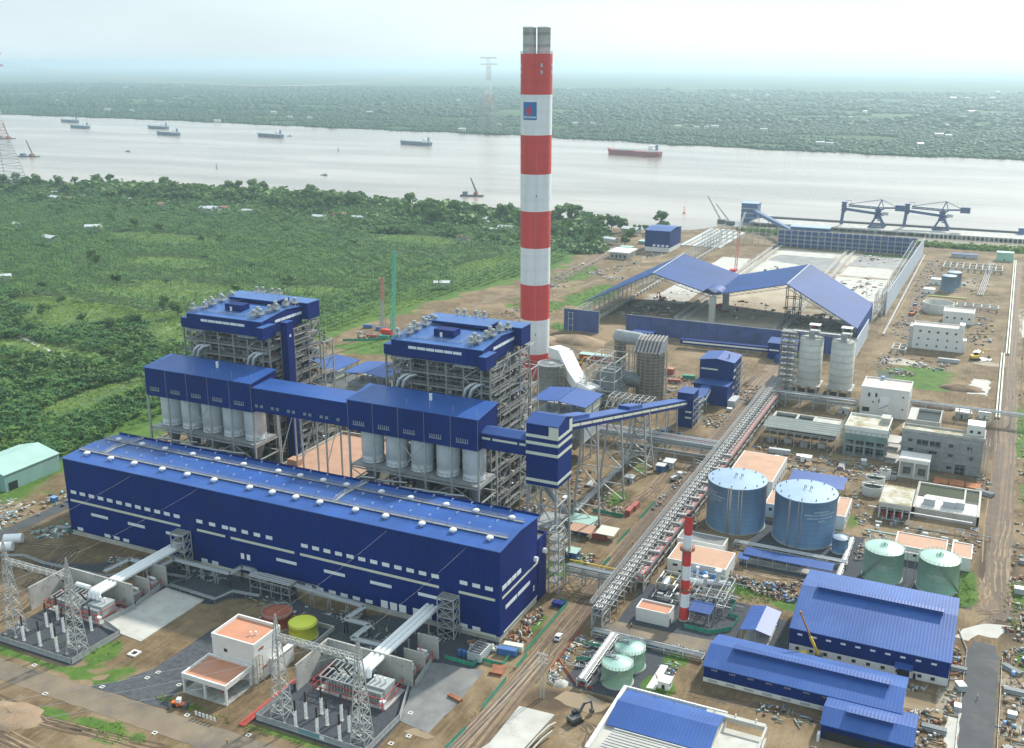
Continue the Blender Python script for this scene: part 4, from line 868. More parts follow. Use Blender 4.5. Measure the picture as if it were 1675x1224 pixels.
    for (a, y) in [(5.5,79),(8.0,85),(9.6,82.2),(7.5,90),(10.6,87.6),(8.6,96),(11.2,94),(9.5,102.4),(12.4,100.4),(16.5,113.5),(20,114),(26,113.6),(30,114.2),(41.5,79.6),(43.6,82),(40.6,84),(44,88),(46,91),(43.4,93.6),(46,98.4),(44.4,101),(47,104)]:
        z = 85 + (1.9*(y-76)/18.5 if y < 94.5 else 1.9 if y < 107 else 2.8)
        if p0 is None:
            p0 = MB().lathe(X(a),y,[(.4,z+2.4),(.8,z+2.6),(.85,z+3.9),(.6,z+4.1)],14).build('silencer','trafo_grey',T); q = (a,y,z)
            c = MB()
            for sx in (-1.1,1.1):
                for sy in (-1.1,1.1): c.beam((X(a)+sx,y+sy,z),(X(a)+sx*.8,y+sy*.8,z+2.8),.16)
            c.box(X(a)-1.4,X(a)+1.4,y-1.4,y+1.4,z+1.4,z+1.5); c.tube([(X(a),y,z),(X(a),y,z+2.7)],.28,7); c.rail([(X(a)-1.4,y-1.4,z+1.5),(X(a)+1.4,y-1.4,z+1.5),(X(a)+1.4,y+1.4,z+1.5),(X(a)-1.4,y+1.4,z+1.5)],.9,.09,2,True)
            sc = c.build('stand','steel_light',T); sc.parent = p0
        else:
            cpy = child_copy(p0,T,a-q[0],y-q[1],z-q[2]); d = sc.copy(); link(d); d.parent = cpy
    b = MB(); b.rail([(X(12),80,85.4),(X(36),80,85.4),(X(36),90,86.4)],1.1,.10,3); b.rail([(X(4.6),77,85),(X(4.6),106,86.6)],1.1,.1,3); b.build('roof_railing','steel_light',T)
    return T
boiler(-208.3, 'steel boiler house with a navy top and a navy lift shaft, on the left', True)
boiler(-93.4, 'steel boiler house with a navy top, directly left of the striped chimney', False)
# red roofed control building between the boiler houses
T = thing('control_building','low building with a wide flat salmon red roof between the two boiler houses','building',(-123,81,0))
MB().box(-145.6,-103.4,46.4,116.6,0,19).build('wall','concrete_pale',T); MB().box(-145.4,-103.6,46.6,116.4,19,19.3).build('roof','salmon',T)
b = MB(); b.box(-146,-145.4,46,117,19,20.5); b.box(-145.4,-103.6,116.4,117,19,20.5); b.box(-103.6,-103,46,117,19,20.5); b.build('parapet','concrete_pale',T)
MB().box(-144.5,-138.5,69,74,19.3,22.2).build('roof_unit','salmon',T)
# ---- dust collector halls behind the boilers
def collector(u0, label):
    T = thing('dust_collector', label, 'filter house', (u0+15,186,0)); u1 = u0+30
    MB().box(u0+1,u1-1,175,196,12.5,25.5).build('casing','cont_grey',T)
    b = MB()
    for x in (u0+8,u0+22):
        for y in (180,191):
            b.add([(x-6.6,y-5.2,12.5),(x+6.6,y-5.2,12.5),(x+6.6,y+5.2,12.5),(x-6.6,y+5.2,12.5),(x-.6,y-.6,5),(x+.6,y-.6,5),(x+.6,y+.6,5),(x-.6,y+.6,5)],[(0,1,5,4),(1,2,6,5),(2,3,7,6),(3,0,4,7),(4,5,6,7)])
    b.build('hopper','concrete',T)
    b = MB(); b.frame([u0+1,u0+15,u1-1],[174.5,185.5,196.5],[0,12],.7,.5); b.frame([u0+.4,u0+8,u0+15,u0+22,u1-.4],[174,185,197],[25.6,31.4],.35,.3); b.build('frame','steel_light',T)
    for s in (0,1):
        xa, xb = (u0-.6,u0+14.8) if s == 0 else (u0+15.2,u1+.6); za, zb = (31.4,32.9) if s == 0 else (32.9,31.4)
        MB().exty([(xa,za),(xb,zb),(xb,zb+.3),(xa,za+.3)],172.6,198.4).build('roof','blue_roof_cross',T)
    MB().box(u1-.8,u1-.6,174,197,26,30).build('side_panel','cream',T)
    for k in range(6): MB().cbox(u0+5+k*4.2,184+(k%2)*6,25.6,1.8,1.8,1.8).build('rectifier','pipe_silver',T)
    MB().box(u0+3,u1-3,152,174,17,24).build('inlet_duct','insulation',T)
collector(-219,'filter house with a blue canopy roof, leftmost of the four, behind the left boiler house')
collector(-183,'filter house with a blue canopy roof just right of the left boiler house')
collector(-106.5,'filter house with a blue canopy roof tucked behind the right boiler house')
collector(-66,'filter house with a blue canopy roof and grey hoppers below the sloping conveyor')
# ---- main chimney
T = thing('chimney','giant red and white banded chimney with two grey flues, the tallest thing here','chimney',(-126.5,312.5,0)); CX, CY = -126.5, 312.5

R0, R1 = 9.5, 9.9
BZ = [0,16,39,62.3,86.2,109.7,132.9,156.9,181.2,205.3]
rad = lambda z: R0 + (R1-R0)*min(1, z/205)
for i in range(9):
    z0, z1 = BZ[i], BZ[i+1]; b = MB(); b.lathe(CX,CY,[(rad(z0),z0),(rad(z1),z1)],64,caps=False)
    if i == 8: b.lathe(CX,CY,[(rad(z1),z1),(rad(z1)-.6,z1),(rad(z1)-.6,z1-1)],64,caps=False); b.lathe(CX,CY,[(9.3,z1-.8),(.1,z1-.8)],48,caps=False)
    b.build('red_band' if i % 2 == 0 else 'white_band','stripe_red' if i % 2 == 0 else 'stripe_white',T)
for x in (-4.45,4.45):
    dx, dy = x*.93, x*.36
    MB().lathe(CX+dx,CY+dy,[(4.05,203),(4.05,220),(4.25,220.1),(4.25,221),(3.7,221),(3.7,214)],32,caps=False).build('flue','flue_grey',T)
def on_chimney(a0, a1, z0, z1, off, m, nm, n=6):
    b = MB(); r = rad((z0+z1)/2)+off
    for i in range(n):
        p, q = a0+(a1-a0)*i/n, a0+(a1-a0)*(i+1)/n
        b.add([(CX+r*cos(p),CY+r*sin(p),z0),(CX+r*cos(q),CY+r*sin(q),z0),(CX+r*cos(q),CY+r*sin(q),z1),(CX+r*cos(p),CY+r*sin(p),z1)],[(0,1,2,3)])
    return b.build(nm,m,T)
AF = atan2(-295.9-CY, 145-CX)              # bearing from the chimney towards the open ground in front
def az(px): return AF + math.asin(max(-.999,min(.999,px/23.6)))
on_chimney(az(-19),az(0.6),166.2,176.9,.08,'logo_blue','sign_board',10)
def chim_map(x, z, off):                    # x metres along the board (0 left), z height
    a = az(-19)+ (az(.6)-az(-19))*x; r = rad(z)+off; return (CX+r*cos(a),CY+r*sin(a),z)
def poly_on(pts, off, m, nm): 
    b = MB(); b.add([chim_map(x,z,off) for x,z in pts],[tuple(range(len(pts)))]); return b.build(nm,m,T)
poly_on([(.40,168.9),(.30,170.2),(.24,171.6),(.26,172.8),(.34,173.6),(.33,172.6),(.36,171.2),(.42,169.6)],.14,'logo_red','flame')
poly_on([(.47,168.9),(.42,170.6),(.41,172.2),(.46,173.6),(.53,174.6),(.60,175.9),(.58,174.8),(.63,173.2),(.67,171.6),(.64,170.0),(.56,168.9)],.14,'logo_red','flame')
def text_mesh(s, size, bold=0.0):
    c = bpy.data.curves.new('lettering','FONT'); c.body = s; c.size = size; c.align_x = 'CENTER'; c.offset = bold; c.resolution_u = 2
    o = bpy.data.objects.new('lettering', c); link(o); dg = bpy.context.evaluated_depsgraph_get(); dg.update()
    me = bpy.data.meshes.new_from_object(o.evaluated_get(dg)); bpy.data.objects.remove(o); bpy.data.curves.remove(c)
    V = [v.co.copy() for v in me.vertices]; F = [tuple(p.vertices) for p in me.polygons]; bpy.data.meshes.remove(me); return V, F
V, F = text_mesh('PETROVIETNAM', 1.0, .02); wd = max(v.x for v in V)-min(v.x for v in V)
b = MB(); b.add([chim_map(.5+v.x/wd*.86,167.2+v.y*1.75,.14) for v in V],F); b.build('lettering','letter_white',T)
for px in (7.4,): 
    for z in (193.5,197.4): on_chimney(az(px-1.6),az(px+1.6),z,z+2.2,.05,'cont_grey','vent_opening',2)
for px in (-22.3,22.4):
    for z in (193.5,197.4): on_chimney(az(px-.8),az(px+.8),z,z+2.2,.05,'cont_grey','vent_opening',2)
for px, z, wz in [(.9,119,1.2),(.9,29,1.2),(-.6,7.5,2.4),(-17.5,8,2.2)]: on_chimney(az(px-.8),az(px+.8),z,z+wz,.05,'steel_dark' if z > 20 else 'cont_grey','inspection_hatch',2)
for px in (.5,12): on_chimney(az(px),az(px)+.008,16,205,.06,'cont_grey','ladder_line',1) if px < 1 else None
b = MB(); b.rail([(CX+rad(205)*cos(k*pi/12),CY+rad(205)*sin(k*pi/12),205.3) for k in range(24)],1.4,.12,2.4,True); b.build('top_railing','steel_light',T)
# ---- round concrete storage tank by the chimney and white flue duct
T = thing('ash_silo','round grey concrete tank with a radial beam top at the foot of the striped chimney','silo',(-99,280,0))
MB().lathe(-99.5,277,[(8.2,0),(8.2,19.5),(8.6,19.6),(8.6,20.4),(7.8,20.4),(7.8,19)],40,caps=False).build('wall','block_wall',T)
b = MB()
for k in range(18): b.beam((-99.5,277,20.6),(-99.5+8*cos(k*pi/9),277+8*sin(k*pi/9),19.9),.35)
b.lathe(-99.5,277,[(8.0,19.4),(.3,19.6)],30,caps=False); b.build('roof_beam','steel_light',T)
b = MB(); b.frame([-91,-88.6],[271,273.4],[0,5,10,15,20],.3,.25); b.build('stair_tower','scaffold',T)
T = thing('flue_duct','angular white flue duct stepping down from the chimney towards the absorber','duct',(-80,278,0))
b = MB(); pts = [(-106,297,22.5),(-96,291,22.5),(-84,277,15),(-74,266,11.5),(-64,262,10)]
for p, q in zip(pts[:-1],pts[1:]): b.beam(p,q,9,6.5)
b.build('duct','white_sheet',T)
b = MB()
for x, y, z in [(-96,288,19),(-84,276,11.5),(-74,266,8)]: b.cbox(x,y,0,7,1.2,z)
b.build('support','block_wall',T)
MB().box(-80,-62,247,257,9,12).build('lower_duct','white_sheet',T)
# ---- absorbers under scaffolding
T = thing('absorber_tower','round scaffolded absorber tower with a striped slanted hood and side duct','absorber',(-37,291,0))
MB().lathe(-39.6,292,[(8.7,0),(8.7,30)],40).build('shell','rust_insul',T)
b = MB(); b.lathe(-39.6,292,[(8.7,30.05),(8.7,31.5),(8.3,32.5)],40); b.build('shoulder','rust_insul',T)
b = MB()
for k in range(8):
    x = -48.2+k*2.25; b.add([(x,299.5,40.2),(x+1.0,299.5,40.2),(x+1.0,291,38.4),(x,291,38.4),(x,283.6,32),(x+1.0,283.6,32),(x+1.0,299.5,31),(x,299.5,31)],[(0,1,2,3),(3,2,5,4),(0,3,4,7),(1,6,5,2),(0,7,6,1),(4,5,6,7)])
b.build('hood_rib','steel_grey',T); MB().add([(-47.8,299.2,39.7),(-31.6,299.2,39.7),(-31.6,291,37.9),(-47.8,291,37.9),(-47.8,283.9,31.6),(-31.6,283.9,31.6),(-47.8,299.2,31),(-31.6,299.2,31)],[(0,1,2,3),(3,2,5,4),(6,0,3,4),(1,7,5,2),(6,7,1,0)]).build('hood','trunk',T)
b = MB(); b.tube([(-66,304,35.5),(-50,300,35.8),(-44,297,35.4)],4.2,20); b.build('side_duct','block_wall',T)
b = MB(); b.tube([(-63.5,303.4,0),(-63.5,303.4,33.5)],3.6,16); b.build('riser','rust_insul',T)
b = MB()
for k in range(20):
    a = k*pi/10; x, y = -39.6+10.2*cos(a), 292+10.2*sin(a); b.beam((x,y,0),(x,y,33),.24)
for z in range(2,34,2):
    b.rail([(-39.6+10.2*cos(k*pi/10),292+10.2*sin(k*pi/10),z) for k in range(20)],1,.13,9,True)
b.build('scaffolding','scaffold',T)
T = thing('fan_house','grey insulated casing and fan boxes on braced steel under construction beside the absorber','plant unit',(-58,278,0))
MB().add([(-70,268,9),(-50,268,9),(-50,290,9),(-70,290,9),(-66,274,22),(-56,274,22),(-56,286,22),(-66,286,22)],[(3,2,1,0),(4,5,6,7),(0,1,5,4),(1,2,6,5),(2,3,7,6),(3,0,4,7)]).build('casing','dark_cladding',T); MB().tube([(-56,282,16),(-44,286,13)],4.6,6).build('casing','dark_cladding',T); MB().box(-72,-60,262,267.9,4,12).build('casing','insulation',T)
b = MB(); b.frame([-70,-61,-52],[262,274,288],[0,6,12,18,24,30],.5,.4)
for z in (0,6): b.xbrace((-70,262,z),(-61,262,z),(-61,262,z+6),(-70,262,z+6),.3); b.xbrace((-61,262,z),(-52,262,z),(-52,262,z+6),(-61,262,z+6),.3)
b.build('frame','steel_light',T)
b = MB(); b.frame([-70,-64,-58,-52],[294,299,304],[0,4,8,12,16,20,24,28,32],.3,.26); b.frame([-74,-71,-68],[262,268,274,280,286],[0,3,6,9,12,15,18,21],.2,.18); b.frame([-52,-48.6],[266,272,278],[0,3,6,9,12,15],.2,.18); b.build('scaffolding','scaffold',T)
T = thing('roof_skeleton','bare steel skeleton of an arched shed roof before cladding, behind the sloping conveyor','frame',(-37,251,0))
b = MB()
for k in range(8):
    x = -49.5+k*3.6; b.beam((x,241,0),(x,241,10),.35); b.beam((x,261,0),(x,261,10),.35); b.beam((x,241,10),(x,246,14.5),.4); b.beam((x,246,14.5),(x,256,14.5),.4); b.beam((x,256,14.5),(x,261,10),.4); b.beam((x,241,10),(x,251,12),.25); b.beam((x,251,12),(x,261,10),.25)
for y, z in ((241,5),(241,10),(246,14.5),(251,14.6),(256,14.5),(261,10)): b.beam((-50,y,z),(-24,y,z),.3)
b.build('steel_frame','steel_light',T)
# ---- sloping conveyor from the tower to the crusher
def a2(t, sx, dy, y, zt): return ((-15.6+4.4*t) if sx < 0 else (-2.4-2.4*t), y+dy*(1-.4*t), zt*t)
T = thing('sloping_conveyor','enclosed navy conveyor with a white stripe sloping down from the tower on tall trestles','conveyor',(-8,165,0))
P0, P1 = (71.5,57.3), (253,13.0)
sl_ = (P1[1]-P0[1])/(P1[0]-P0[0]); zz = lambda y: P0[1]+sl_*(y-P0[0])
def skew(x0,x1,y0,y1,a,c): return MB().add([(x0,y0,zz(y0)+a),(x1,y0,zz(y0)+a),(x1,y1,zz(y1)+a),(x0,y1,zz(y1)+a),(x0,y0,zz(y0)+c),(x1,y0,zz(y0)+c),(x1,y1,zz(y1)+c),(x0,y1,zz(y1)+c)],[(3,2,1,0),(4,5,6,7),(0,1,5,4),(1,2,6,5),(2,3,7,6),(3,0,4,7)])
skew(-11.6,-4.6,71.6,252,-.6,3.0).build('casing','navy_wall_side',T)
b = skew(-11.9,-8.1,71.6,252,3.0,3.5); b.build('roof','blue_roof_cross',T); skew(-8.1,-4.3,71.6,252,3.0,3.52).build('roof','blue_roof_cross',T)
for k in range(13): skew(-4.594,-4.46,73+k*13.8,86+k*13.8,.9,2.1).build('window_band','cream',T)
for y in (79,152): skew(-11.0,-5.2,y,y+20,3.55,5.3).build('drive_hood','blue_roof_cross',T)
for y, s in [(107,1.0),(139.5,.9),(177,1.2)]:
    b = MB(); zt = zz(y)-.7
    for sx, x0 in ((-1,-15.6),(1,-2.4)):
        for dy in ((0,) if y < 170 else (-4,8)): b.beam((x0,y+dy,0),(-8+sx*3.2,y+dy*.6,zt),.8)
    n = 5
    for i in range(n):
        f, g_ = i/n, (i+1)/n
        for dy in ((0,) if y < 170 else (-4,8)):
            a = lambda t, sx: ((-15.6+(4.4)*t) if sx < 0 else (-2.4-2.4*t), y+dy*(1-.4*t), zt*t)
            b.beam(a(f,-1),a(g_,1),.42) if i % 2 else b.beam(a(f,1),a(g_,-1),.42); b.beam(a(g_,-1),a(g_,1),.42)
        if y > 170:
            for sx in (-1,1): b.beam(a2(f,sx,-4,y,zt),a2(g_,sx,8,y,zt),.36) if i % 2 else b.beam(a2(f,sx,8,y,zt),a2(g_,sx,-4,y,zt),.36)
    b.build('trestle','steel_light',T)
for y in (214,236):
    b = MB(); 
    for x in (-10.6,-5.4): b.beam((x,y,0),(x,y,zz(y)-.7),.5)
    b.beam((-10.6,y,2),(-5.4,y,zz(y)-1),.3); b.build('trestle','steel_light',T)
T = thing('junction_tower','slim navy tower with a pitched roof where the sloping conveyor ends','tower',(-6,258,0))
MB().box(-10.6,-1.4,252.7,264,0,20.3).build('wall','navy_wall',T)
MB().extx([(252.2,20.35),(264.5,20.35),(264.5,20.7),(252.2,20.7)],-10.9,-6).build('roof','blue_sheet',T); MB().extx([(252.2,20.35),(264.5,20.35),(264.5,20.72),(252.2,20.72)],-6,-1.1).build('roof','blue_sheet',T)
for z in (5.5,9): MB().box(-5.6,-2,252.56,252.69,z,z+1).build('window_band','cream',T)
b = MB(); b.frame([-1,2],[253,258,263],[0,4,8,12,16],.22,.2); b.build('stair','steel_light',T)
T = thing('crusher_house','stepped navy crusher house with white window strips beside the dirt road','building',(-3.5,313,0))
MB().box(-14,7,299.2,331,0,12.4).build('wall','navy_wall',T); MB().box(-13.8,7.2,311,331.2,12.4,24.4).build('wall','navy_wall',T)
MB().box(-14.4,7.4,298.8,310.98,12.4,12.75).build('lower_roof','blue_sheet',T)
MB().exty([(-14.3,24.45),(-3.4,26),(7.7,24.45),(7.7,24.75),(-3.4,26.3),(-14.3,24.75)],310.6,331.6).build('roof','blue_roof_cross',T); MB().exty([(-13.7,24.4),(7.1,24.4),(-3.4,25.9)],311.1,331).build('gable','navy_wall',T)
MB().box(-13,-2.5,310.86,310.99,18.6,19.6).build('window_band','cream',T)
for z in (3,7.5,14,18.5): MB().box(7.01 if z < 12 else 7.21,7.15 if z < 12 else 7.34,312,317,z,z+1.2).build('window_band','cream',T)
MB().cyl(2.5,318,24.5,28.6,.55,10).build('vent_pipe','pipe_silver',T); MB().box(7.4,12,299.5,312,0,4).build('lean_to','cont_grey',T)
b = MB(); b.frame([7.6,10],[318,324,330],[0,4,8,12,16,20],.22,.2); b.build('scaffolding','steel_warm',T)
T = thing('feeder_conveyor','short curved navy conveyor linking the slim tower with the crusher house','conveyor',(-5,280,0))
MB().add([(-9,264,9),(-3,264,9),(-1,280,8),(-3,299,8),(-9,299,8),(-7,280,8),(-9,264,13),(-3,264,13),(-1,280,12),(-3,299,12),(-9,299,12),(-7,280,12)],[(0,1,2,5),(5,2,3,4),(6,11,8,7),(11,10,9,8),(0,6,7,1),(1,7,8,2),(2,8,9,3),(3,9,10,4),(4,10,11,5),(5,11,6,0)]).build('casing','blue_sheet',T)
MB().add([(-2.95,264.2,10.2),(-.94,280,9.2),(-.94,280,10.6),(-2.95,264.2,11.6)],[(0,1,2,3)]).add([(-.94,280,9.2),(-2.92,298.6,9.2),(-2.92,298.6,10.6),(-.94,280,10.6)],[(0,1,2,3)]).build('window_band','cream',T)
b = MB()
for y in (272,288): b.beam((-6,y,0),(-6,y,8),.5); b.beam((-2.6,y,0),(-2.6,y,8),.5)
b.build('support','steel_light',T)
# ---- main pipe rack along the road and its branches
def pipe_rack(name, label, x0, x1, y0, y1, z, n, mats, step=8, axis='y', seed=1, floors=2):
    T = thing(name, label, 'pipe rack', ((x0+x1)/2,(y0+y1)/2,0)); r = random.Random(seed); b = MB()
    L = (y1-y0) if axis == 'y' else (x1-x0); k = int(L/step)
    for i in range(k+1):
        t = i*L/k
        A, B = ((x0,y0+t),(x1,y0+t)) if axis == 'y' else ((x0+t,y0),(x0+t,y1))
        for p in (A,B): b.beam((*p,0),(*p,z),.5)
        for f in range(floors): b.beam((*A,z-f*2.6-.3),(*B,z-f*2.6-.3),.45)
        if i % 4 == 0 and i < k:
            A2, B2 = ((x0,y0+t+L/k),(x1,y0+t+L/k)) if axis == 'y' else ((x0+t+L/k,y0),(x0+t+L/k,y1)); b.xbrace((*A,.5),(*A2,.5),(*A2,z-3),(*A,z-3),.25); b.xbrace((*B,.5),(*B2,.5),(*B2,z-3),(*B,z-3),.25)
    for f in range(floors):
        zz_ = z-f*2.6-.55
        for p in ((x0,y0,x0,y1),(x1,y0,x1,y1)) if axis == 'y' else ((x0,y0,x1,y0),(x0,y1,x1,y1)): b.beam((p[0],p[1],zz_),(p[2],p[3],zz_),.35)
    b.build('frame','steel_light',T); W = (x1-x0) if axis == 'y' else (y1-y0)
    for f in range(floors):
        for i in range(n):
            rr = r.choice([.16,.22,.3,.38]); o = .5+(W-1)*i/(n-1); zz_ = z-f*2.6+rr; m = r.choice(mats)
            MB().tube([(x0+o,y0,zz_),(x0+o,y1,zz_)] if axis == 'y' else [(x0,y0+o,zz_),(x1,y0+o,zz_)],rr,7).build('pipe',m,T)
    return T
T = pipe_rack('pipe_rack','long pipe rack carrying many silver and red pipes beside the brown main road',26.2,30.2,23.5,345,9.0,8,['pipe_silver','pipe_grey','steel_dark','steel_grey','pipe_grey'],8,'y',3)
MB().box(24.9,26.3,24,344,9.9,10.1).build('cable_tray','steel_dark',T)
b = MB(); [b.beam((26.0,y,9.95),(34.4,y,9.95),.3) for y in range(26,344,4)]; [b.beam((28.4,y,10.4),(28.4,y+2.4,10.4),.35) for y in range(28,340,7)]; b.build('cross_bar','frame_steel',T)
b = MB(); b.rail([(25.0,24,10.1),(25.0,344,10.1)],1.0,.1,4); b.build('railing','steel_light',T)
T = pipe_rack('pipe_rack','lower pipe rack with red fire pipes running right beside the long main rack',31.2,34.6,58,330,7.2,5,['pipe_grey','rust','steel_grey','pipe_red','steel_dark'],9,'y',5)
b = MB(); b.beam((35,60,7.9),(35,330,7.9),.4); b.build('pipe','steel_dark',T)
for y in range(62,200,5): MB().box(30.6,34.8,y,y+1.2,7.9,8.9).build('bracket','steel_light',T) if y % 2 else None
pipe_rack('pipe_rack','dense pipe rack crossing the brown road towards the boiler yard',-52,26,208,219,7.5,12,['pipe_silver','pipe_grey','steel_grey','pipe_red','cont_grey'],9,'x',7)
pipe_rack('pipe_rack','narrow pipe bridge crossing the brown road just behind the dense crossing rack',-26,26,196,199,6,3,['pipe_grey','steel_dark'],9,'x',8,1)
pipe_rack('pipe_rack','grey pipe bridge running left to right below the twin concrete silos',30.5,80,316,322,8,6,['pipe_grey','pipe_silver','steel_grey'],8,'x',9)
pipe_rack('pipe_rack','grey pipe bridge running to the right edge beyond the tall white building',108,190,332,337,7.5,5,['cont_grey','pipe_grey'],9,'x',10,1)
T = pipe_rack('pipe_rack','small pipe bridge with a yellow rail joining the stair tower to the main rack',5,26,49.5,53.4,8.6,4,['pipe_silver','pipe_grey'],7,'x',11)
MB().box(5,26,53.6,53.9,9.4,9.9).build('rail','yellow',T)
T = thing('walkway_bridge','low pipe walkway on posts running between the conveyor trestles','pipe bridge',(-15.5,150,0))
b = MB()
for y in range(112,190,6): b.beam((-16.6,y,0),(-16.6,y,4),.3); b.beam((-14.4,y,0),(-14.4,y,4),.3)
b.box(-16.8,-14.2,110,190,3.9,4.2); b.build('frame','steel_light',T)
for k in range(4): MB().tube([(-16.4+k*.6,110,4.5),(-16.4+k*.6,190,4.5)],.22,6).build('pipe','pipe_silver',T)
# stair tower at the hall's rear corner
T = thing('stair_tower','open grey steel stair tower against the right rear corner of the navy hall','stair tower',(2,44,0))
b = MB(); b.frame([-.0+.9,5],[41.8,47.2],[0,4.6,9.2,13.8,18.4,23,26.5],.42,.32)
for i, z in enumerate((0,4.6,9.2,13.8,18.4)): b.xbrace((.9,41.8,z),(5,41.8,z),(5,41.8,z+4.6),(.9,41.8,z+4.6),.22); b.xbrace((5,41.8,z),(5,47.2,z),(5,47.2,z+4.6),(5,41.8,z+4.6),.22)
b.build('frame','steel_light',T)
for z in (4.6,9.2,13.8,18.4,23): MB().box(1.1,4.8,42,47,z,z+.15).build('landing','grating',T)
MINT_H = 7.0
# ================================================================== TANKS, WORKSHOPS, SERVICE BUILDINGS
def tank(name, label, cx, cy, r, h, m, roof_m, peak=1.2, rail=True, lines=None, bearing=None, txt_z=None, size=1.0, ladder=None, group=None):
    T = thing(name, label, 'tank', (cx,cy,0), group)
    MB().lathe(cx,cy,[(r+.35,0),(r+.35,.5)],48).build('footing','concrete',T)
    MB().lathe(cx,cy,[(r,.5),(r,h),(r+.18,h),(r+.18,h+.25)],56,caps=False).build('shell',m,T)
    MB().lathe(cx,cy,[(r+.1,h+.26),(r*.5,h+.26+peak*.6),(.2,h+.26+peak)],48).build('roof',roof_m,T)
    if rail:
        b = MB(); b.rail([(cx+r*cos(k*pi/14),cy+r*sin(k*pi/14),h+.25) for k in range(28)],1.1,.09,2.4,True); b.build('railing','steel_light' if m != 'tank_blue' else 'steel_grey',T)
    if lines:
        for i, s in enumerate(lines):
            V, F = text_mesh(s, size); b = MB(); z0 = txt_z-i*size*1.5; rr = r+.05
            b.add([(cx+rr*cos(bearing+v.x/rr),cy+rr*sin(bearing+v.x/rr),z0+v.y) for v in V],F); b.build('lettering','letter_white',T)
    if ladder is not None:
        for a in ladder:
            b = MB(); x, y = cx+(r+.25)*cos(a), cy+(r+.25)*sin(a); b.beam((x,y,.5),(x,y,h+.8),.35); b.build('riser_pipe','pipe_silver',T)
    return T
BIG = radians(-118)
T1 = tank('water_tank','huge blue water tank with a pale flat roof, left of the pair',51.8,137,13.0,21.5,'tank_blue','tank_roof',1.0,False,['PETROVIETNAM','SERVICE AND FIRE WATER TANK A','SONG HAU 1 POWER PLANT','7000 M3'],radians(-134),17.6,.95,[radians(-94),radians(-88),radians(-90),radians(-74),radians(-68)])
T2 = tank('water_tank','huge blue water tank with a pale flat roof, right of the pair',82.2,136,13.2,21.5,'tank_blue','tank_roof',1.0,False,['PETROVIETNAM','SERVICE AND FIRE WATER TANK B','SONG HAU 1 POWER PLANT','7000 M3'],radians(-50),17.0,.95,[radians(-111),radians(-109),radians(-93),radians(-87)])
for T, cx, cy in ((T1,51.8,137),(T2,82.2,136)):
    for k in range(12): MB().cyl(cx+11.4*cos(k*pi/6),cy+11.4*sin(k*pi/6),21.7,22.6,.22,6).build('roof_vent','steel_dark',T)
    b = MB(); b.tube([(cx-1,cy,22.5),(cx-1,cy,24.2),(cx-.2,cy-.6,24.2),(cx-.2,cy-.6,23.4)],.18,6); b.tube([(cx+1.6,cy,22.5),(cx+1.6,cy,24.2),(cx+2.4,cy-.6,24.2),(cx+2.4,cy-.6,23.4)],.18,6); b.build('goose_neck_vent','steel_dark',T)
tank('small_water_tank','small dark blue tank with a white roof near the huge blue pair',99,128,3.3,6.4,'tank_blue','tank_roof',.7)
def spiral(T, cx, cy, r, h, a0, a1):
    b = MB(); n = 22
    P = [(cx+(r+.5)*cos(a0+(a1-a0)*i/n), cy+(r+.5)*sin(a0+(a1-a0)*i/n), .6+(h-.4)*i/n) for i in range(n+1)]
    for p, q in zip(P[:-1],P[1:]): b.beam(p,q,.8,.18); b.beam((p[0],p[1],p[2]+1),(q[0],q[1],q[2]+1),.1)
    b.build('spiral_stair','steel_grey',T)
GL = ['PETROVIETNAM','DEMINERALIZED WATER STORAGE TANK','SONG HAU 1 POWER PLANT','1800 M3']
for nm, cx, lb, a0, a1 in (('left',118,'dark green tank with a white cone roof, left of the green pair',-2.7,-1.4),('right',138.8,'dark green tank with a white cone roof, right of the green pair',-.2,-1.6)):
    T = tank('green_tank',lb,cx,111.5,7.7,12.9,'tank_green','mint_roof',1.5,True,GL,radians(-88),8.4,.48); spiral(T,cx,111.5,7.7,12.7,a0,a1)
    b = MB(); b.cbox(cx,111.5,14.4,2.2,2.2,.2); b.rail([(cx-1.1,110.4,14.6),(cx+1.1,110.4,14.6),(cx+1.1,112.6,14.6),(cx-1.1,112.6,14.6)],1.0,.12,1.1,True); b.cbox(cx,111.5,14.6,.8,.8,1.1); b.build('roof_platform','tank_green',T)
T = thing('walkway_bridge','narrow grey walkway joining the tops of the two dark green tanks','bridge',(128.4,111,0))
b = MB(); b.box(125.4,131.4,110.6,111.8,12.9,13.1); b.rail([(125.4,110.6,13.1),(131.4,110.6,13.1)],1.1,.09,1.5); b.rail([(125.4,111.8,13.1),(131.4,111.8,13.1)],1.1,.09,1.5)
for x in (127,130): b.beam((x,111.2,0),(x,111.2,12.9),.25)
b.build('deck','steel_grey',T)
for cx, cy, lb, a0 in ((46.2,-4.6,'pale mint green tank nearest the camera, with a white dome roof and stair',-2.6),(46.9,6.2,'pale mint green tank standing behind another just like it',-2.4)):
    T = tank('mint_tank',lb,cx,cy,5.3,MINT_H,'tank_mint','mint_roof',1.1,True,['PETROVIETNAM','FUEL OIL TANK'],radians(-40),MINT_H*.6,.55); spiral(T,cx,cy,5.3,MINT_H-.2,a0,a0+1.5)
    b = MB(); H_ = MINT_H; b.beam((cx-5,cy+2,H_+.6),(cx-1,cy+.6,H_+1.8),1.0,.2); b.rail([(cx-5,cy+2.5,H_+.7),(cx-1,cy+1.1,H_+1.9)],1,.1,1.5); b.rail([(cx-5,cy+1.5,H_+.7),(cx-1,cy+.1,H_+1.9)],1,.1,1.5); b.cbox(cx-.6,cy+.5,H_+1.2,1.6,1.6,.3); b.build('roof_stair','steel_grey',T)
T = tank('yellow_tank','bright yellow tank inside a low concrete wall by the white switch house',-66.8,-26.2,5.2,5.4,'tank_yellow','tank_yellow',.6,False)
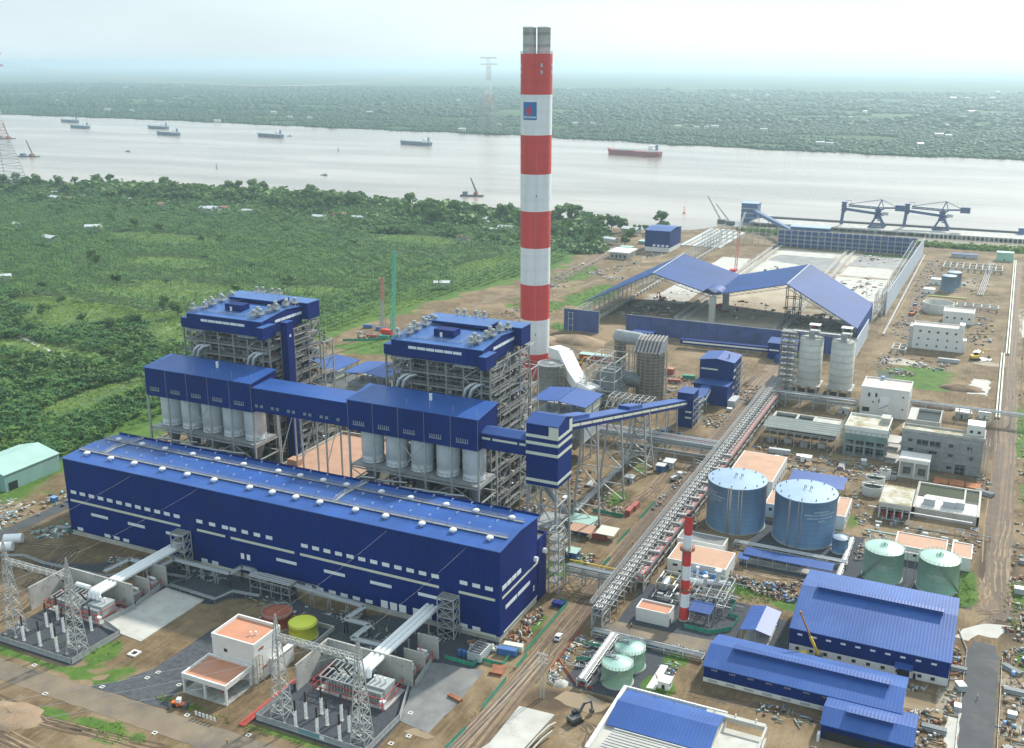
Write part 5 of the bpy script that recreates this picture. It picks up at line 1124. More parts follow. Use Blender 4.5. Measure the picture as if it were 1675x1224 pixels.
for z in (2.0,3.8,5.6):
    b = MB(); b.rail([(-67+5.25*cos(k*pi/9),-26.2+5.25*sin(k*pi/9),z) for k in range(18)],.6,.06,3,True); b.build('railing','rust',T)
T = tank('rusty_tank','unpainted rust red tank half hidden behind the yellow tank',-80.3,-23.6,5.6,4.8,'tank_rust','tank_rust',.4)
T = thing('dike_wall','low concrete wall enclosing the yellow and rust red tanks','wall',(-73,-26,0))
b = MB(); b.box(-88,-59,-33.6,-33.1,0,1.6); b.box(-88,-59,-18.3,-17.8,0,1.6); b.box(-88,-87.5,-33.1,-18.3,0,1.6); b.box(-59.5,-59,-33.1,-18.3,0,1.6); b.build('wall','concrete',T)
# ---- blue workshops
def shed(name, label, u0, u1, v0, v1, he, hr, vr, he2, base, mon, cat='workshop', roof_m='blue_roof'):
    T = thing(name, label, cat, ((u0+u1)/2,(v0+v1)/2,0))
    if base: MB().box(u0-.05,u1+.05,v0-.05,v1+.05,0,base).build('base_wall','white_paint',T)
    MB().box(u0,u1,v0,v0+.4,base,he-.05).build('front_wall','navy_wall',T); MB().box(u0,u1,v1-.4,v1,base,he2-.05).build('rear_wall','navy_wall',T)
    pr = [(v0+.4,base),(v1-.4,base),(v1-.4,he2),(vr,hr-.05),(v0+.4,he)]
    MB().extx(pr,u1-.4,u1-.01).build('end_wall','navy_wall_side',T); MB().extx(pr,u0+.01,u0+.4).build('end_wall','navy_wall_side',T)
    MB().extx([(v0-.6,he-.05),(vr,hr),(vr,hr+.3),(v0-.6,he+.25)],u0-.4,u1+.4).build('roof',roof_m,T)
    MB().extx([(vr,hr),(v1+.6,he2-.05),(v1+.6,he2+.25),(vr,hr+.3)],u0-.4,u1+.4).build('roof',roof_m,T)
    if mon:
        a, c, hh = mon; w_ = 1.5
        MB().box(a,c,vr-w_,vr+w_,hr-.3,hr+hh).build('ridge_vent','blue_sheet',T); MB().extx([(vr-w_-.4,hr+hh),(vr,hr+hh+.35),(vr+w_+.4,hr+hh),(vr+w_+.4,hr+hh+.15),(vr,hr+hh+.5),(vr-w_-.4,hr+hh+.15)],a-.4,c+.4).build('ridge_vent_roof',roof_m,T)
    return T
def fwin(T, v, items, m='window_pane', nm='window'):
    for u, w_, z, h_ in items: MB().box(u,u+w_,v-.14,v-.06,z,z+h_).build(nm,m,T)
T = shed('workshop','largest bright blue roofed workshop with white lower walls, by the paved road',94.8,147.2,39.7,78.5,9.1,15.6,60.5,13.2,3.0,(100.5,142.8,1.5))
fwin(T,39.7,[(97.3+i*4.9,1.7,6.9,.7) for i in range(10)]); fwin(T,39.65,[(97+i*4.8,1.3,1.1,1.2) for i in range(8)]+[(137.6+i*4.2,1.3,1.1,1.2) for i in range(2)],'dark_pane')
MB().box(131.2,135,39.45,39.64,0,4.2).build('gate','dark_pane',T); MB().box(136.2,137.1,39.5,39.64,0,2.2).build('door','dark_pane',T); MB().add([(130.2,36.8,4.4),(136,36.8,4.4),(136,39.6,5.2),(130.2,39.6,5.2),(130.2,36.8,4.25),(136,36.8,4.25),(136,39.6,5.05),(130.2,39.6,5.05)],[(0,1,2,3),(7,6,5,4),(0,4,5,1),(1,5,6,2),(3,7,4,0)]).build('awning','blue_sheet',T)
b = MB()
for x in (94.6,147.4): b.tube([(x,39.3,.2),(x,39.3,9)],.15,6)
b.build('drain_pipe','navy_wall',T)
T = shed('workshop','long low blue roofed shed with a louvred white base in front of the largest workshop',72.4,135,8.0,28.5,6.0,9.3,17.0,6.2,1.7,(80.6,130.2,1.3))
fwin(T,7.95,[(74+i*6.1,3.2,.5,.9) for i in range(10)],'cont_grey','louvre')
for i in range(10):
    for j in range(4): MB().box(75+i*6.05+j*.55,75.3+i*6.05+j*.55,7.88,7.99,4.8,5.3).build('louvre','steel_light',T)
T = shed('workshop','smallest blue roofed shed at the lower right with an open dark front',113.4,139.8,-6.6,10.0,5.0,7.6,-1.0,5.0,0,(120.2,133.6,1.2))
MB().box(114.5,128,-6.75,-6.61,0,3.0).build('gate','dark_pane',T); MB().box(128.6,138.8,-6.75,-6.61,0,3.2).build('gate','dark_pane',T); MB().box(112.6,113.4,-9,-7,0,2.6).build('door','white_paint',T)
T = thing('gatehouse_block','unfinished flat concrete building holding a blue gable roof, at the bottom edge','building',(70,-28,0))
MB().box(52.6,86.2,-50,-15.2,0,4.9).build('wall','concrete_pale',T)
MB().extx([(-36.4,5.6),(-26.4,8.0),(-26.4,8.3),(-36.4,5.9)],53.9,86).build('roof','blue_roof',T); MB().extx([(-26.4,8.0),(-16.4,5.8),(-16.4,6.1),(-26.4,8.3)],53.9,86).build('roof','blue_roof',T)
MB().extx([(-36.2,4.9),(-16.6,4.9),(-16.6,5.8),(-26.4,7.9),(-36.2,5.6)],54.1,85.8).build('gable','concrete',T)
b = MB(); b.box(52.2,53.4,-50,-15,4.9,6.5); b.box(53.4,86.2,-15.6,-15,4.9,6.5); b.build('parapet','white_paint',T)
b = MB(); b.box(86.2,99,-50,-24.6,0,4.9); b.box(98.4,99,-50,-17,4.9,6.2); b.box(80,98.4,-17.6,-15.9,4.9,6.3); b.box(86.2,99,-24.6,-17,0,2); b.build('terrace','concrete_pale',T)
for i in range(9): MB().beam((56+i*.15,-49+i*1.35,6.5),(84,-49+i*1.35,6.5),.45,.35).build('roof_beam','steel_light',T)
for i in range(7): MB().cyl(57+i*6.4,-16,6,7.1,.22,8).build('roof_vent','white_sheet',T)
# ---- open shelters
def shelter(name, label, u0, u1, v0, v1, h, ridge_axis, rise, m, posts=3, base=None):
    T = thing(name, label, 'shelter', ((u0+u1)/2,(v0+v1)/2,0)); b = MB()
    if ridge_axis == 'y':
        c = (u0+u1)/2; MB().exty([(u0,h),(c,h+rise),(c,h+rise+.2),(u0,h+.2)],v0,v1).build('roof',m,T); MB().exty([(c,h+rise),(u1,h),(u1,h+.2),(c,h+rise+.2)],v0,v1).build('roof',m,T)
    elif ridge_axis == 'x':
        c = (v0+v1)/2; MB().extx([(v0,h),(c,h+rise),(c,h+rise+.2),(v0,h+.2)],u0,u1).build('roof',m,T); MB().extx([(c,h+rise),(v1,h),(v1,h+.2),(c,h+rise+.2)],u0,u1).build('roof',m,T)
    else: MB().extx([(v0,h),(v1,h+rise),(v1,h+rise+.2),(v0,h+.2)],u0,u1).build('roof',m,T)
    for i in range(posts):
        x = u0+.6+(u1-u0-1.2)*i/(posts-1)
        for y in (v0+.5,v1-.5): MB().beam((x,y,0),(x,y,h+(rise*.9 if ridge_axis is None and y > v0+1 else 0)),.3).build('post','steel_light',T)
    if base: MB().box(u0+1,u1-1,v0+1,v1-1,0,base).build('plinth','concrete',T)
    return T
shelter('shelter','open blue gable shelter between the pipe yard and the largest workshop',77.4,88.6,37.6,56.4,5.0,'y',1.2,'blue_roof_cross',3,.3)
T = shelter('shelter','long narrow blue shelter in front of the huge blue tanks',64.2,100.2,99.2,106.2,4.2,'x',.9,'blue_roof',7,.2)
shelter('shelter','blue lean-to roof behind the right huge blue tank',66,92,183,197,5.5,None,1.2,'blue_roof',5)
shelter('shelter','small blue roof over pumps beside the small striped chimney',56.8,65.2,43,50.6,5.0,None,.6,'blue_sheet',2)
shelter('shelter','small blue lean-to at the end of the salmon roofed pump hall',62.5,67,96,101,3.4,None,.4,'blue_roof',2)
# ---- flat roofed service buildings
def block(name, label, u0, u1, v0, v1, h, wall, roof, par=.7, wins=(), cat='building', z0=0):
    T = thing(name, label, cat, ((u0+u1)/2,(v0+v1)/2,z0))
    MB().box(u0,u1,v0,v1,z0,h).build('wall',wall,T); MB().box(u0+.35,u1-.35,v0+.35,v1-.35,h,h+.12).build('roof',roof,T)
    b = MB(); b.box(u0-.06,u1+.06,v0-.06,v0+.34,h-.1,h+par); b.box(u0-.06,u1+.06,v1-.34,v1+.06,h-.1,h+par); b.box(u0-.06,u0+.34,v0+.34,v1-.34,h-.1,h+par); b.box(u1-.34,u1+.06,v0+.34,v1-.34,h-.1,h+par); b.build('parapet',wall,T)
    for f, a, z, w_, hh in wins:
        if f == 'f': MB().box(a,a+w_,v0-.14,v0-.07,z,z+hh).build('window','dark_pane',T)
        else: MB().box(u1+.07,u1+.14,a,a+w_,z,z+hh).build('window','dark_pane',T)
    return T
block('pump_hall','white building with a wide salmon roof right behind the small striped chimney',38.2,62.2,77.5,93.8,6.6,'white_paint','salmon',.15,[('f',43,1.5,1.6,1),('f',52,.2,2,2.6),('r',80,1.2,1.2,1.2),('r',86,1.2,1.2,1.2),('f',40.5,4,2,1)])
block('annex_building','low white building with a dirty grey roof between salmon hall and blue tank',35.6,55.6,99.5,108.2,5.4,'white_paint','concrete_wet',.5)
block('service_building','white building with a broad salmon roof behind the left huge blue tank',38.6,60.6,173,209,8.0,'white_paint','salmon',.15,[('r',176+i*5,2,1.4,1.4) for i in range(7)])
block('service_building','narrow white building with a salmon roof squeezed between the two huge blue tanks',62,70.5,150,166,6.4,'white_paint','salmon',.3,[('f',64,3.4,1.4,1.4)])
block('service_building','narrow white building with a salmon roof right of the right huge blue tank',92,97.6,150,172,6.4,'white_paint','salmon',.3,[('r',152+i*5,2,1.2,1.4) for i in range(4)])
block('service_building','flat white building with a long salmon roof behind the dark green tanks',120.3,140.4,132,145.8,5.6,'white_paint','salmon',.5,[('f',123+i*5,2,1.4,1.2) for i in range(3)])
block('service_building','small white building with a salmon roof at the right of the dark green tanks',142.4,150.2,131.4,146.2,5.4,'white_paint','salmon',.5)
block('oil_pump_house','small white house with a sunken red roof next to the small striped chimney',38.8,51.4,36.4,43.6,4.6,'white_paint','terracotta',.8,[('r',38,.2,1.6,2.2)])
T = thing('switch_house','white two part house with terracotta roofs and an open front porch','building',(-71,-56,0))
MB().box(-80.2,-62.4,-58.4,-44.4,0,14).build('tall_block','white_paint',T); MB().box(-79.8,-62.8,-58,-44.8,14,14.12).build('roof','terracotta',T)
b = MB(); b.box(-80.3,-62.3,-58.5,-58,13.6,15.2); b.box(-80.3,-62.3,-44.9,-44.3,13.6,15.2); b.box(-80.3,-79.8,-58,-44.9,13.6,15.2); b.box(-62.8,-62.3,-58,-44.9,13.6,15.2); b.build('parapet','white_paint',T)
MB().box(-62.2,-60.2,-51,-40.6,0,6).build('side_wing','white_paint',T); MB().box(-62.2,-59.9,-51.2,-40.4,6,6.2).build('wing_roof','white_paint',T)
MB().box(-81.2,-63.8,-71.6,-59.2,6.3,6.42).build('porch_roof','terracotta',T)
b = MB(); b.box(-81.8,-63.4,-72.2,-71.6,5.5,7.3); b.box(-81.8,-63.4,-59.2,-58.6,5.5,7.3); b.box(-81.8,-81.2,-71.6,-59.2,5.5,7.3); b.box(-63.9,-63.4,-71.6,-59.2,5.5,7.3); b.box(-81.2,-63.9,-71.6,-59.2,5.7,6.2); b.build('porch_beam','white_paint',T)
for x in (-81.4,-72.6,-63.8): MB().box(x-.35,x+.35,-72,-71.3,0,5.5).build('porch_column','white_paint',T)
MB().box(-81.6,-80.9,-60,-59,0,5.5).build('porch_column','white_paint',T); MB().box(-64.1,-63.5,-60,-59,0,5.5).build('porch_column','white_paint',T)
MB().box(-81.9,-63.2,-72.4,-58.6,0,.35).build('porch_floor','concrete',T)
MB().box(-75.2,-73.9,-58.52,-58.41,9.4,10.6).build('window','dark_pane',T); MB().box(-62.39,-62.28,-56,-53.6,11.6,12.4).build('window','tank_rust',T); MB().box(-62.39,-62.28,-55,-52.6,4,4.7).build('window','tank_rust',T)
b = MB(); b.frame([-62.1,-60.6],[-59.6,-56.5],[0,3.5,7,10.5],.2,.18); b.build('scaffolding','scaffold',T)
for x in (-77,-69.5): MB().lathe(x,-66,[(1.3,.36),(1.3,3.2),(.5,3.9)],14).build('pump','pipe_red',T)
b = MB(); b.frame([-68,-64.6],[-70,-66,-61],[.35,2.6,5.2],.16,.14); b.build('pump_frame','steel_grey',T)
for i, (x, z) in enumerate([(-68.3,14.1),(-66.9,14.1)]): MB().cyl(x,-52.5+i,z,z+1.4,.35,8).build('roof_vent','white_sheet',T)
# ---- small striped chimney and auxiliary boiler yard
T = thing('small_chimney','slim red and white striped chimney in the pipe filled boiler yard','chimney',(54.9,44.6,0))
hz = [0,5.6,11.2,16.9,22.5,28.5,35,42.3]
for i in range(7):
    MB().lathe(54.9,44.6,[(1.75-.3*hz[i]/42,hz[i]),(1.75-.3*hz[i+1]/42,hz[i+1])],24,caps=False).build('red_band' if i%2==0 else 'white_band','stripe_red' if i%2==0 else 'stripe_white',T)
MB().lathe(54.9,44.6,[(1.5,42.3),(1.2,42.4),(1.2,40)],24,caps=False).build('rim','black',T); MB().lathe(54.9,44.6,[(2.2,0),(2.2,.5)],24).build('footing','concrete',T)
for z in (13,28.8): 
    b = MB(); b.lathe(54.9,44.6,[(1.6,z),(2.8,z),(2.8,z+.15),(1.6,z+.15)],24,caps=False); b.rail([(54.9+2.75*cos(k*pi/6),44.6+2.75*sin(k*pi/6),z+.15) for k in range(12)],1.1,.1,2,True); b.build('gallery','rust',T)
b = MB(); b.beam((53.2,43.6,.5),(53.5,43.8,29),.35,.5); b.build('ladder','steel_light',T)
T = thing('boiler_plant','tangle of silver vessels, pipes and steel frames behind the small striped chimney','plant unit',(55,58,0)); r = random.Random(4)
for (x0,y0,x1,y1,z,rr,m) in [(42,60,42,66,3,1.7,'pipe_silver'),(58,64,65,66,6.5,1.5,'pipe_silver'),(47,69,56,70,3,1.6,'white_sheet'),(60,70,66,71,4,1.3,'pipe_silver')]: MB().tube([(x0,y0,z),(x1,y1,z)],rr,14).build('vessel',m,T)
for (x,y,z0,z1,rr,m) in [(58,62,0,9.5,.7,'pipe_silver'),(62,66,0,11,.9,'pipe_silver'),(52,73,0,7,.5,'pipe_silver')]: MB().lathe(x,y,[(rr,z0),(rr,z1),(rr*1.5,z1+.2),(rr*1.5,z1+1)],12).build('stack','white_sheet',T)
b = MB(); b.frame([39,46,53],[60,66,71],[0,4.5],.3,.25); b.frame([57,61,65,68],[52,58,64,70],[0,4,7.6],.3,.25); b.build('frame','steel_light',T)
for i in range(34):
    x, y, z = r.uniform(38,67), r.uniform(52,72), r.uniform(.8,6.5); l = r.uniform(3,12); P = [(x,y,z),(x+l,y,z)] if i%2 else [(x,y,z),(x,y+l*.6,z)]
    if i%3==0: P.append((P[1][0],P[1][1],max(.3,z-3)))
    MB().tube(P,r.uniform(.12,.32),6).build('pipe',r.choice(['pipe_silver','pipe_grey','pipe_silver','steel_grey']),T)
for i in range(14): MB().cbox(r.uniform(40,67),r.uniform(53,71),0,r.uniform(1,2.6),r.uniform(1,2.2),r.uniform(1,2.8)).build('equipment',r.choice(['cont_grey','concrete','pipe_silver','yellow' if i == 3 else 'steel_grey']),T)
for x, y in ((52,77),(55.2,77),(59.5,77)):
    pass
tb = None
for k, (x, lb) in enumerate([(51.2,'bright blue filter vessel against the white wall, leftmost of three'),(54.7,'bright blue filter vessel against the white wall, middle of three'),(59,'bright blue filter vessel against the white wall, rightmost of three')]):
    T = thing('filter_vessel',lb,'vessel',(x,75,0),'blue filter vessels by the pump hall'); MB().lathe(x,75,[(.4,.4),(1.5,.9),(1.5,4.6),(.9,5.3),(.2,5.5)],18).build('shell','cont_blue' if False else 'bright_blue',T)
    for a in range(3): MB().beam((x+1.2*cos(a*2.1),75+1.2*sin(a*2.1),0),(x+1.2*cos(a*2.1),75+1.2*sin(a*2.1),1.2),.2).build('leg','steel_grey',T)
# ---- twin concrete silos
for cx, lb in ((45.4,'tall pale concrete silo with a lattice stair tower on its left side'),(64.8,'tall pale concrete silo, right of the two, with a rooftop hut')):
    T = thing('concrete_silo',lb,'silo',(cx,355,0)); MB().lathe(cx,355.4,[(7.25,5),(7.25,34.2),(6.9,34.3),(6.9,34.6)],48).build('shell','concrete_silo',T)
    MB().box(cx-8,cx+8,347.6,363.5,4.2,5).build('base_slab','concrete',T)
    for x in (-6,0,6):
        for y in (349,355,361): MB().box(cx+x-.6,cx+x+.6,y-.6,y+.6,0,4.2).build('pillar','concrete',T)
    b = MB(); b.rail([(cx+7*cos(k*pi/10),355.4+7*sin(k*pi/10),34.6) for k in range(20)],1.2,.12,2.2,True); b.build('railing','steel_light',T)
    MB().cbox(cx+.2,352,34.6,3.2,3.2,4.6).build('filter_unit','tank_blue' if False else 'steel_grey',T); b = MB(); b.cbox(cx+1,357,38.6,6.4,6,.3); b.frame([cx-1.6,cx+3.6],[354.6,359.4],[34.6,38.6,42.6],.28,.24); b.cbox(cx+1,357,42.6,7,6.6,.25); b.build('roof_hut','steel_light',T)
T = thing('stair_tower','tall galvanised lattice stair tower standing at the left of the twin concrete silos','stair tower',(31.5,356,0))
b = MB(); zs = [i*3.7 for i in range(11)]; b.frame([26.8,31.4,36],[352,356,360],zs,.35,.3)
for i in range(len(zs)-1):
    z = zs[i]; b.beam((26.8,352,z),(31.4,352,z+3.7),.3); b.beam((36,352,z),(31.4,352,z+3.7),.3); b.beam((36,352,z),(36,360,z+3.7),.5,.2); b.beam((27,351.6,z),(35.4,351.6,z+3.7),.6,.2)
b.build('frame','frame_steel',T)
for z in zs[1:]: MB().box(26.6,35.4,352.2,359.8,z+.2,z+.35).build('landing','grating',T)
T = thing('silo_bridge','steel walkway bridge linking the tops of the twin concrete silos and their stair tower','bridge',(50,358,36)); b = MB(); b.beam((33,358,37.4),(66,358,37.4),3.2,.4); b.rail([(33,356.4,37.6),(66,356.4,37.6)],1.2,.14,3); b.beam((33,358,36),(66,358,36),.5); b.build('deck','steel_light',T)
# ---- right-hand buildings under construction
wf = [('f',85.5,11.6,1.2,2.4),('f',89.5,11.8,1.2,2.4),('f',83,2.4,4,2.6),('f',91.6,8.6,1,2),('f',104.8,5.6,.9,.9),('f',104.6,13,.9,.9),('f',92.4,4.4,3,2),('f',88.2,8.2,.9,.9),('r',324,12,1,1),('r',332,9,1,1)]
T = block('white_building','tallest white block with a pale pink roof below the twin concrete silos',81.4,108.2,320,342,16.6,'white_paint','salmon_pale',1.0,wf)
MB().box(92.2,97.4,319.7,319.92,3.6,12.4).build('stair_screen','white_sheet',T); MB().beam((92.4,319.5,5),(97.2,319.5,8),.4,.5).build('stair','concrete',T); MB().cbox(91,341,17.7,2,2,1.2).build('roof_unit','tank_blue',T)
T = block('white_building','long white building with small square windows in the far right construction field',95.4,129.4,492.2,506,16.4,'white_paint','salmon_pale',1.0,[('f',99.5+i*6,12.6,1.6,1.4) for i in range(5)]+[('f',99+i*6.5,7.2,1.1,1.2) for i in range(5)]+[('f',98.5+i*6.6,2.4,1.1,1.3) for i in range(5)])
MB().box(126,129.6,491.8,500,16.4,20.4).build('stair_head','white_paint',T); MB().box(92.6,95.4,493,505,0,16).build('balcony_block','concrete_pale',T); MB().box(129.4,131.6,493,499.5,0,9).build('side_block','white_paint',T)
block('white_building','low white building with dark square windows beside the round concrete basin',110.6,133.4,584,602,9,'white_paint','concrete_pale',.8,[('f',113+i*5.4,4,1.6,1.4) for i in range(4)])
T = thing('concrete_block','wide grey unfinished concrete building with green netting, right side','building',(130,250,0))
MB().box(111.4,150,243.6,252,0,19.4).build('wall','block_wall',T); MB().box(111.8,149.6,244.2,251.4,19.4,19.6).build('roof','concrete_mossy',T)
b = MB(); b.box(111.1,150.3,243.2,243.8,19.3,20.6); b.box(111.1,111.7,243.8,252.3,19.3,20.6); b.box(149.7,150.3,243.8,258,19.3,20.6); b.box(111.7,140,251.8,252.3,19.3,20.6); b.build('parapet','concrete',T)
for x, z in [(114.4,14),(123.6,14),(133.8,13.6),(142.6,13.4),(115,8.8),(124,8.6),(134.1,8.2),(143.6,8.0),(118,2.6),(134.1,1.8),(126.5,8.6)]: MB().box(x,x+2.3,243.46,243.59,z,z+1.6).build('window','dark_pane',T)
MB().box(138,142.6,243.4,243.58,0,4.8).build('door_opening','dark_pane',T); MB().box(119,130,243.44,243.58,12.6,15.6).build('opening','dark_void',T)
for x in (111.4,118,124.5,131,137.5,143.8,149.5): MB().box(x,x+.5,243.25,243.59,0,19.3).build('pilaster','concrete',T)
for z in (5.4,10.6,15.9): MB().box(111.2,150.2,243.3,243.58,z,z+.45).build('floor_band','concrete',T)
b = MB(); b.frame([111.6+i*3.2 for i in range(13)],[241,242.4],[i*2.3 for i in range(9)],.12,.10); b.frame([151,152.6],[244,248,252,256],[i*2.4 for i in range(8)],.14,.12); b.build('scaffolding','steel_grey',T)
MB().box(141.2,150,252.05,259,0,19.4).build('rear_wing','block_wall',T); MB().box(141.4,149.6,248.6,257.6,19.65,25.2).build('roof_house','white_paint',T)
for x in (142.8,146.4): MB().box(x,x+1.4,248.46,248.58,21,22.4).build('window','dark_pane',T)
T = thing('water_basin','raised white concrete basin of dark water behind the grey unfinished building','basin',(118,298,0))
b = MB(); b.box(110.6,127.4,286,286.6,0,12); b.box(110.6,127.4,308.4,309,0,12); b.box(110.6,115,286.6,308.4,0,11.9); b.box(126.8,127.4,286.6,308.4,0,12); b.build('wall','concrete_pale',T); MB().box(115,126.8,286.6,308.4,0,10.6).build('water','basin_dark',T)
T = thing('frame_building','unfinished concrete frame with dark openings and green netting, left of the grey block','building',(95,258,0))
for z, h_ in ((0,.3),(5.4,.6),(10.6,.5),(15,.4)): MB().box(82.8,104,247.6,270,z,z+h_).build('floor_slab','concrete_mossy' if z > 12 else 'concrete',T)
for x in (83.2,88.2,93.2,98.4,103.4):
    for y in (248.2,256,263,269.4): MB().box(x-.6,x+.6,y-.5,y+.5,0,15).build('pillar','block_wall',T)
b = MB(); b.box(82.6,104.2,247.2,247.6,10.9,16.6); b.box(82.6,83,247.6,270.4,15,16.6); b.box(103.8,104.2,247.6,270.4,15,16.6); b.box(83,103.8,270,270.4,15,16.6); b.build('parapet','white_paint',T)
MB().box(84,103,253,269,.3,15).build('shade_core','dark_void',T); MB().box(99,103.6,261,268,15.4,18.6).build('stair_head','concrete_pale',T)  # near-black block stands in for the shade inside the open frame
MB().box(82.7,104.1,247.04,247.18,9.0,12.4).build('safety_net','net_green',T)
b = MB(); b.frame([80.8,82.2],[246.6,252,258,264,270],[i*2.5 for i in range(7)],.14,.12); b.frame([83+i*2.7 for i in range(9)],[245.2,246.6],[i*2.4 for i in range(7)],.12,.1); b.build('scaffolding','net_green',T)
MB().box(104.4,111,244.6,258,0,.4).build('link_floor','concrete',T); MB().box(104.4,111,245,258,5.6,6.2).build('link_floor','concrete',T); MB().box(104.4,111,246,258,10.4,11).build('link_floor','concrete_pale',T)
T = thing('steel_canopy','bare grey green steel roof frame on posts next to two square water pits','frame',(58,257,0))
b = MB(); xs = [39.4+i*4.4 for i in range(10)]; b.frame(xs,[247,268],[0,7.6],.3,.28)
for y in (247,250.5,254,257.5,261,264.5,268): b.beam((39,y,8.0+(1.2 if 250 < y < 266 else .3)),(79.4,y,8.0+(1.2 if 250 < y < 266 else .3)),.26)
for x in xs: b.beam((x,247,7.7),(x,257.5,9.2),.28); b.beam((x,257.5,9.2),(x,268,7.7),.28)
for i in range(9): b.beam((xs[i],247,0),(xs[i+1],247,7.6),.14)
b.build('steel_frame','steel_light',T); MB().box(39.4,79,247.4,267.6,9.25,9.32).build('roof_mesh','netting',T)
for i in range(4): MB().cbox(44+i*9,250+(i%2)*3,0,4,3,2.6).build('equipment','concrete_pale' if i%2 else 'steel_grey',T)
T = thing('water_pit','pair of square concrete pits of dark green water behind the bare steel roof','basin',(57,280,0))
b = MB(); b.box(38.6,76,269.4,270.4,0,5.2); b.box(38.6,76,288,289,0,5.2); b.box(38.6,39.6,270.4,288,0,5.2); b.box(61,62.6,270.4,288,0,5.2); b.box(51.4,52.6,270.4,288,0,5.2); b.box(62.6,76,270.4,288,0,4.8); b.build('wall','concrete_pale',T)
MB().box(39.6,51.4,270.4,288,0,3.6).build('water','basin_dark',T); MB().box(52.6,61,270.4,288,0,3.6).build('water','basin_dark',T)
T = thing('pump_house','white open sided pump house with a bright white roof between basin and grey block','building',(120,233,0))
MB().box(112.4,126.8,227.2,238.8,8.2,10).build('roof_block','white_paint',T); MB().box(112.8,126.4,227.6,238.4,10,10.15).build('roof','concrete_bright',T); MB().box(113,126.2,230.5,238.4,.3,8.2).build('wall','concrete_pale',T); MB().box(112.2,127,226.8,239,0,.4).build('floor','concrete',T)
for x in (112.6,119.6,126.3): MB().box(x,x+.6,227.3,227.9,.4,8.2).build('column','white_paint',T)
for x in (114.5,121.5): MB().box(x,x+3.6,230.3,230.48,1,4.6).build('equipment','steel_dark',T)
T = thing('treatment_basin','large open concrete basin with green water and white equipment decks at the right','basin',(137,196,0))
b = MB(); b.box(123.4,151.6,212.2,213.2,0,4.6); b.box(123.4,124.4,180,212.2,0,4.6); b.box(150.6,151.6,180,212.2,0,4.6); b.box(123.4,151.6,180,181,0,4.4); b.box(144.2,145,195.5,212.2,0,4.4); b.build('wall','concrete_pale',T)
MB().box(124.4,144.2,197,212.2,0,3.7).build('water','basin_water',T); MB().box(145,150.6,195.6,212.2,0,3.75).build('water','basin_water',T); MB().box(124.4,150.6,181,195.5,0,4.0).build('deck','concrete_bright',T); MB().box(128,143,195.5,199,0,4.1).build('deck','concrete_bright',T)
for i, (x, y) in enumerate([(130,187.5),(138.4,188),(143,189)]): MB().cbox(x,y,4,5 if i < 2 else 4,4.5,3.2).build('equipment','cont_grey',T)
b = MB(); b.rail([(124.4,181,4),(150.4,181,4)],1.1,.1,2); b.rail([(124,196,4.4),(124,212,4.4)],1.1,.1,3); b.rail([(128,194.4,4.1),(150,194.4,4.1)],1.1,.1,2); b.build('railing','steel_grey',T)
T = thing('filter_house','flat concrete roofed building open at the front over red machines, beside the basin','building',(116.6,182,0))
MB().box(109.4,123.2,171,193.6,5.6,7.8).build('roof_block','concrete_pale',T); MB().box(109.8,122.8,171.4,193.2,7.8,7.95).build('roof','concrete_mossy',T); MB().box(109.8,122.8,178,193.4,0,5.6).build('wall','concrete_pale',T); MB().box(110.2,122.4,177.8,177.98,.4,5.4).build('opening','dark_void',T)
for x in (109.6,113,116.2,119.6,122.6): MB().box(x,x+.5,171.2,171.8,0,5.6).build('column','white_paint',T)
for x in (112,115.4,118.6): MB().cbox(x,175,0,1.6,2.4,2.6).build('machine','pipe_red',T)
T = thing('chemical_skid','strip of pipes, pumps and small tanks in front of the open basin','plant unit',(128,166,0)); r = random.Random(9)
for i in range(28):
    x = r.uniform(106,149); y = r.uniform(156,170); k = i % 4
    if k == 0: MB().tube([(x,y,1.2+i*.05),(x+r.uniform(4,14),y,1.2+i*.05)],.2,6).build('pipe','pipe_grey',T)
    elif k == 1: MB().cbox(x,y,0,r.uniform(1.2,3),1.4,r.uniform(1,2.2)).build('equipment',r.choice(['cont_grey','concrete_pale','steel_grey']),T)
    elif k == 2: MB().cyl(x,y,0,r.uniform(1.2,2.6),r.uniform(.4,.9),10).build('equipment',r.choice(['steel_dark','white_sheet','pipe_grey']),T)
    else:
        b = MB(); b.frame([x,x+3],[y,y+2],[0,2.4],.16,.14); b.build('frame','steel_grey',T)
MB().box(106,150,154.4,155,0,.5).build('kerb','mint_wall',T); MB().box(105,149,171,172,4.6,5).build('pipe_tray','steel_grey',T)
for i, (x, y, rr, lb) in enumerate([(103.6,199,5.0,'open round concrete tank nearest the flat roofed filter house'),(103.4,210.5,4.7,'open round concrete tank, middle one of three in a row'),(107,222,2.6,'smallest open round concrete tank at the far end of its row')]):
    T = thing('clarifier_tank',lb,'tank',(x,y,0),'open round clarifier tanks'); MB().lathe(x,y,[(rr,0),(rr,4.4),(rr-.4,4.4),(rr-.4,2.6)],32,caps=False).build('wall','concrete_pale',T); MB().lathe(x,y,[(rr-.4,2.7),(.1,2.72)],32,caps=False).build('water','basin_dark',T)
    b = MB(); b.beam((x-rr,y,4.8),(x+rr,y,4.8),.9,.2); b.rail([(x-rr,y-.45,4.9),(x+rr,y-.45,4.9)],1,.09,2); b.cyl(x,y,4.9,6.2,.5,8); b.build('bridge','steel_light',T)
T = thing('pipe_stack','rust coloured stack of steel sheet piles lying behind the basin','stack',(140.6,226.5,0))
for i in range(3): MB().box(129.4+i*7.4,136.2+i*7.4,222.6,229.6,0,1.8+.2*(i%2)).build('bundle','rust_bright',T)
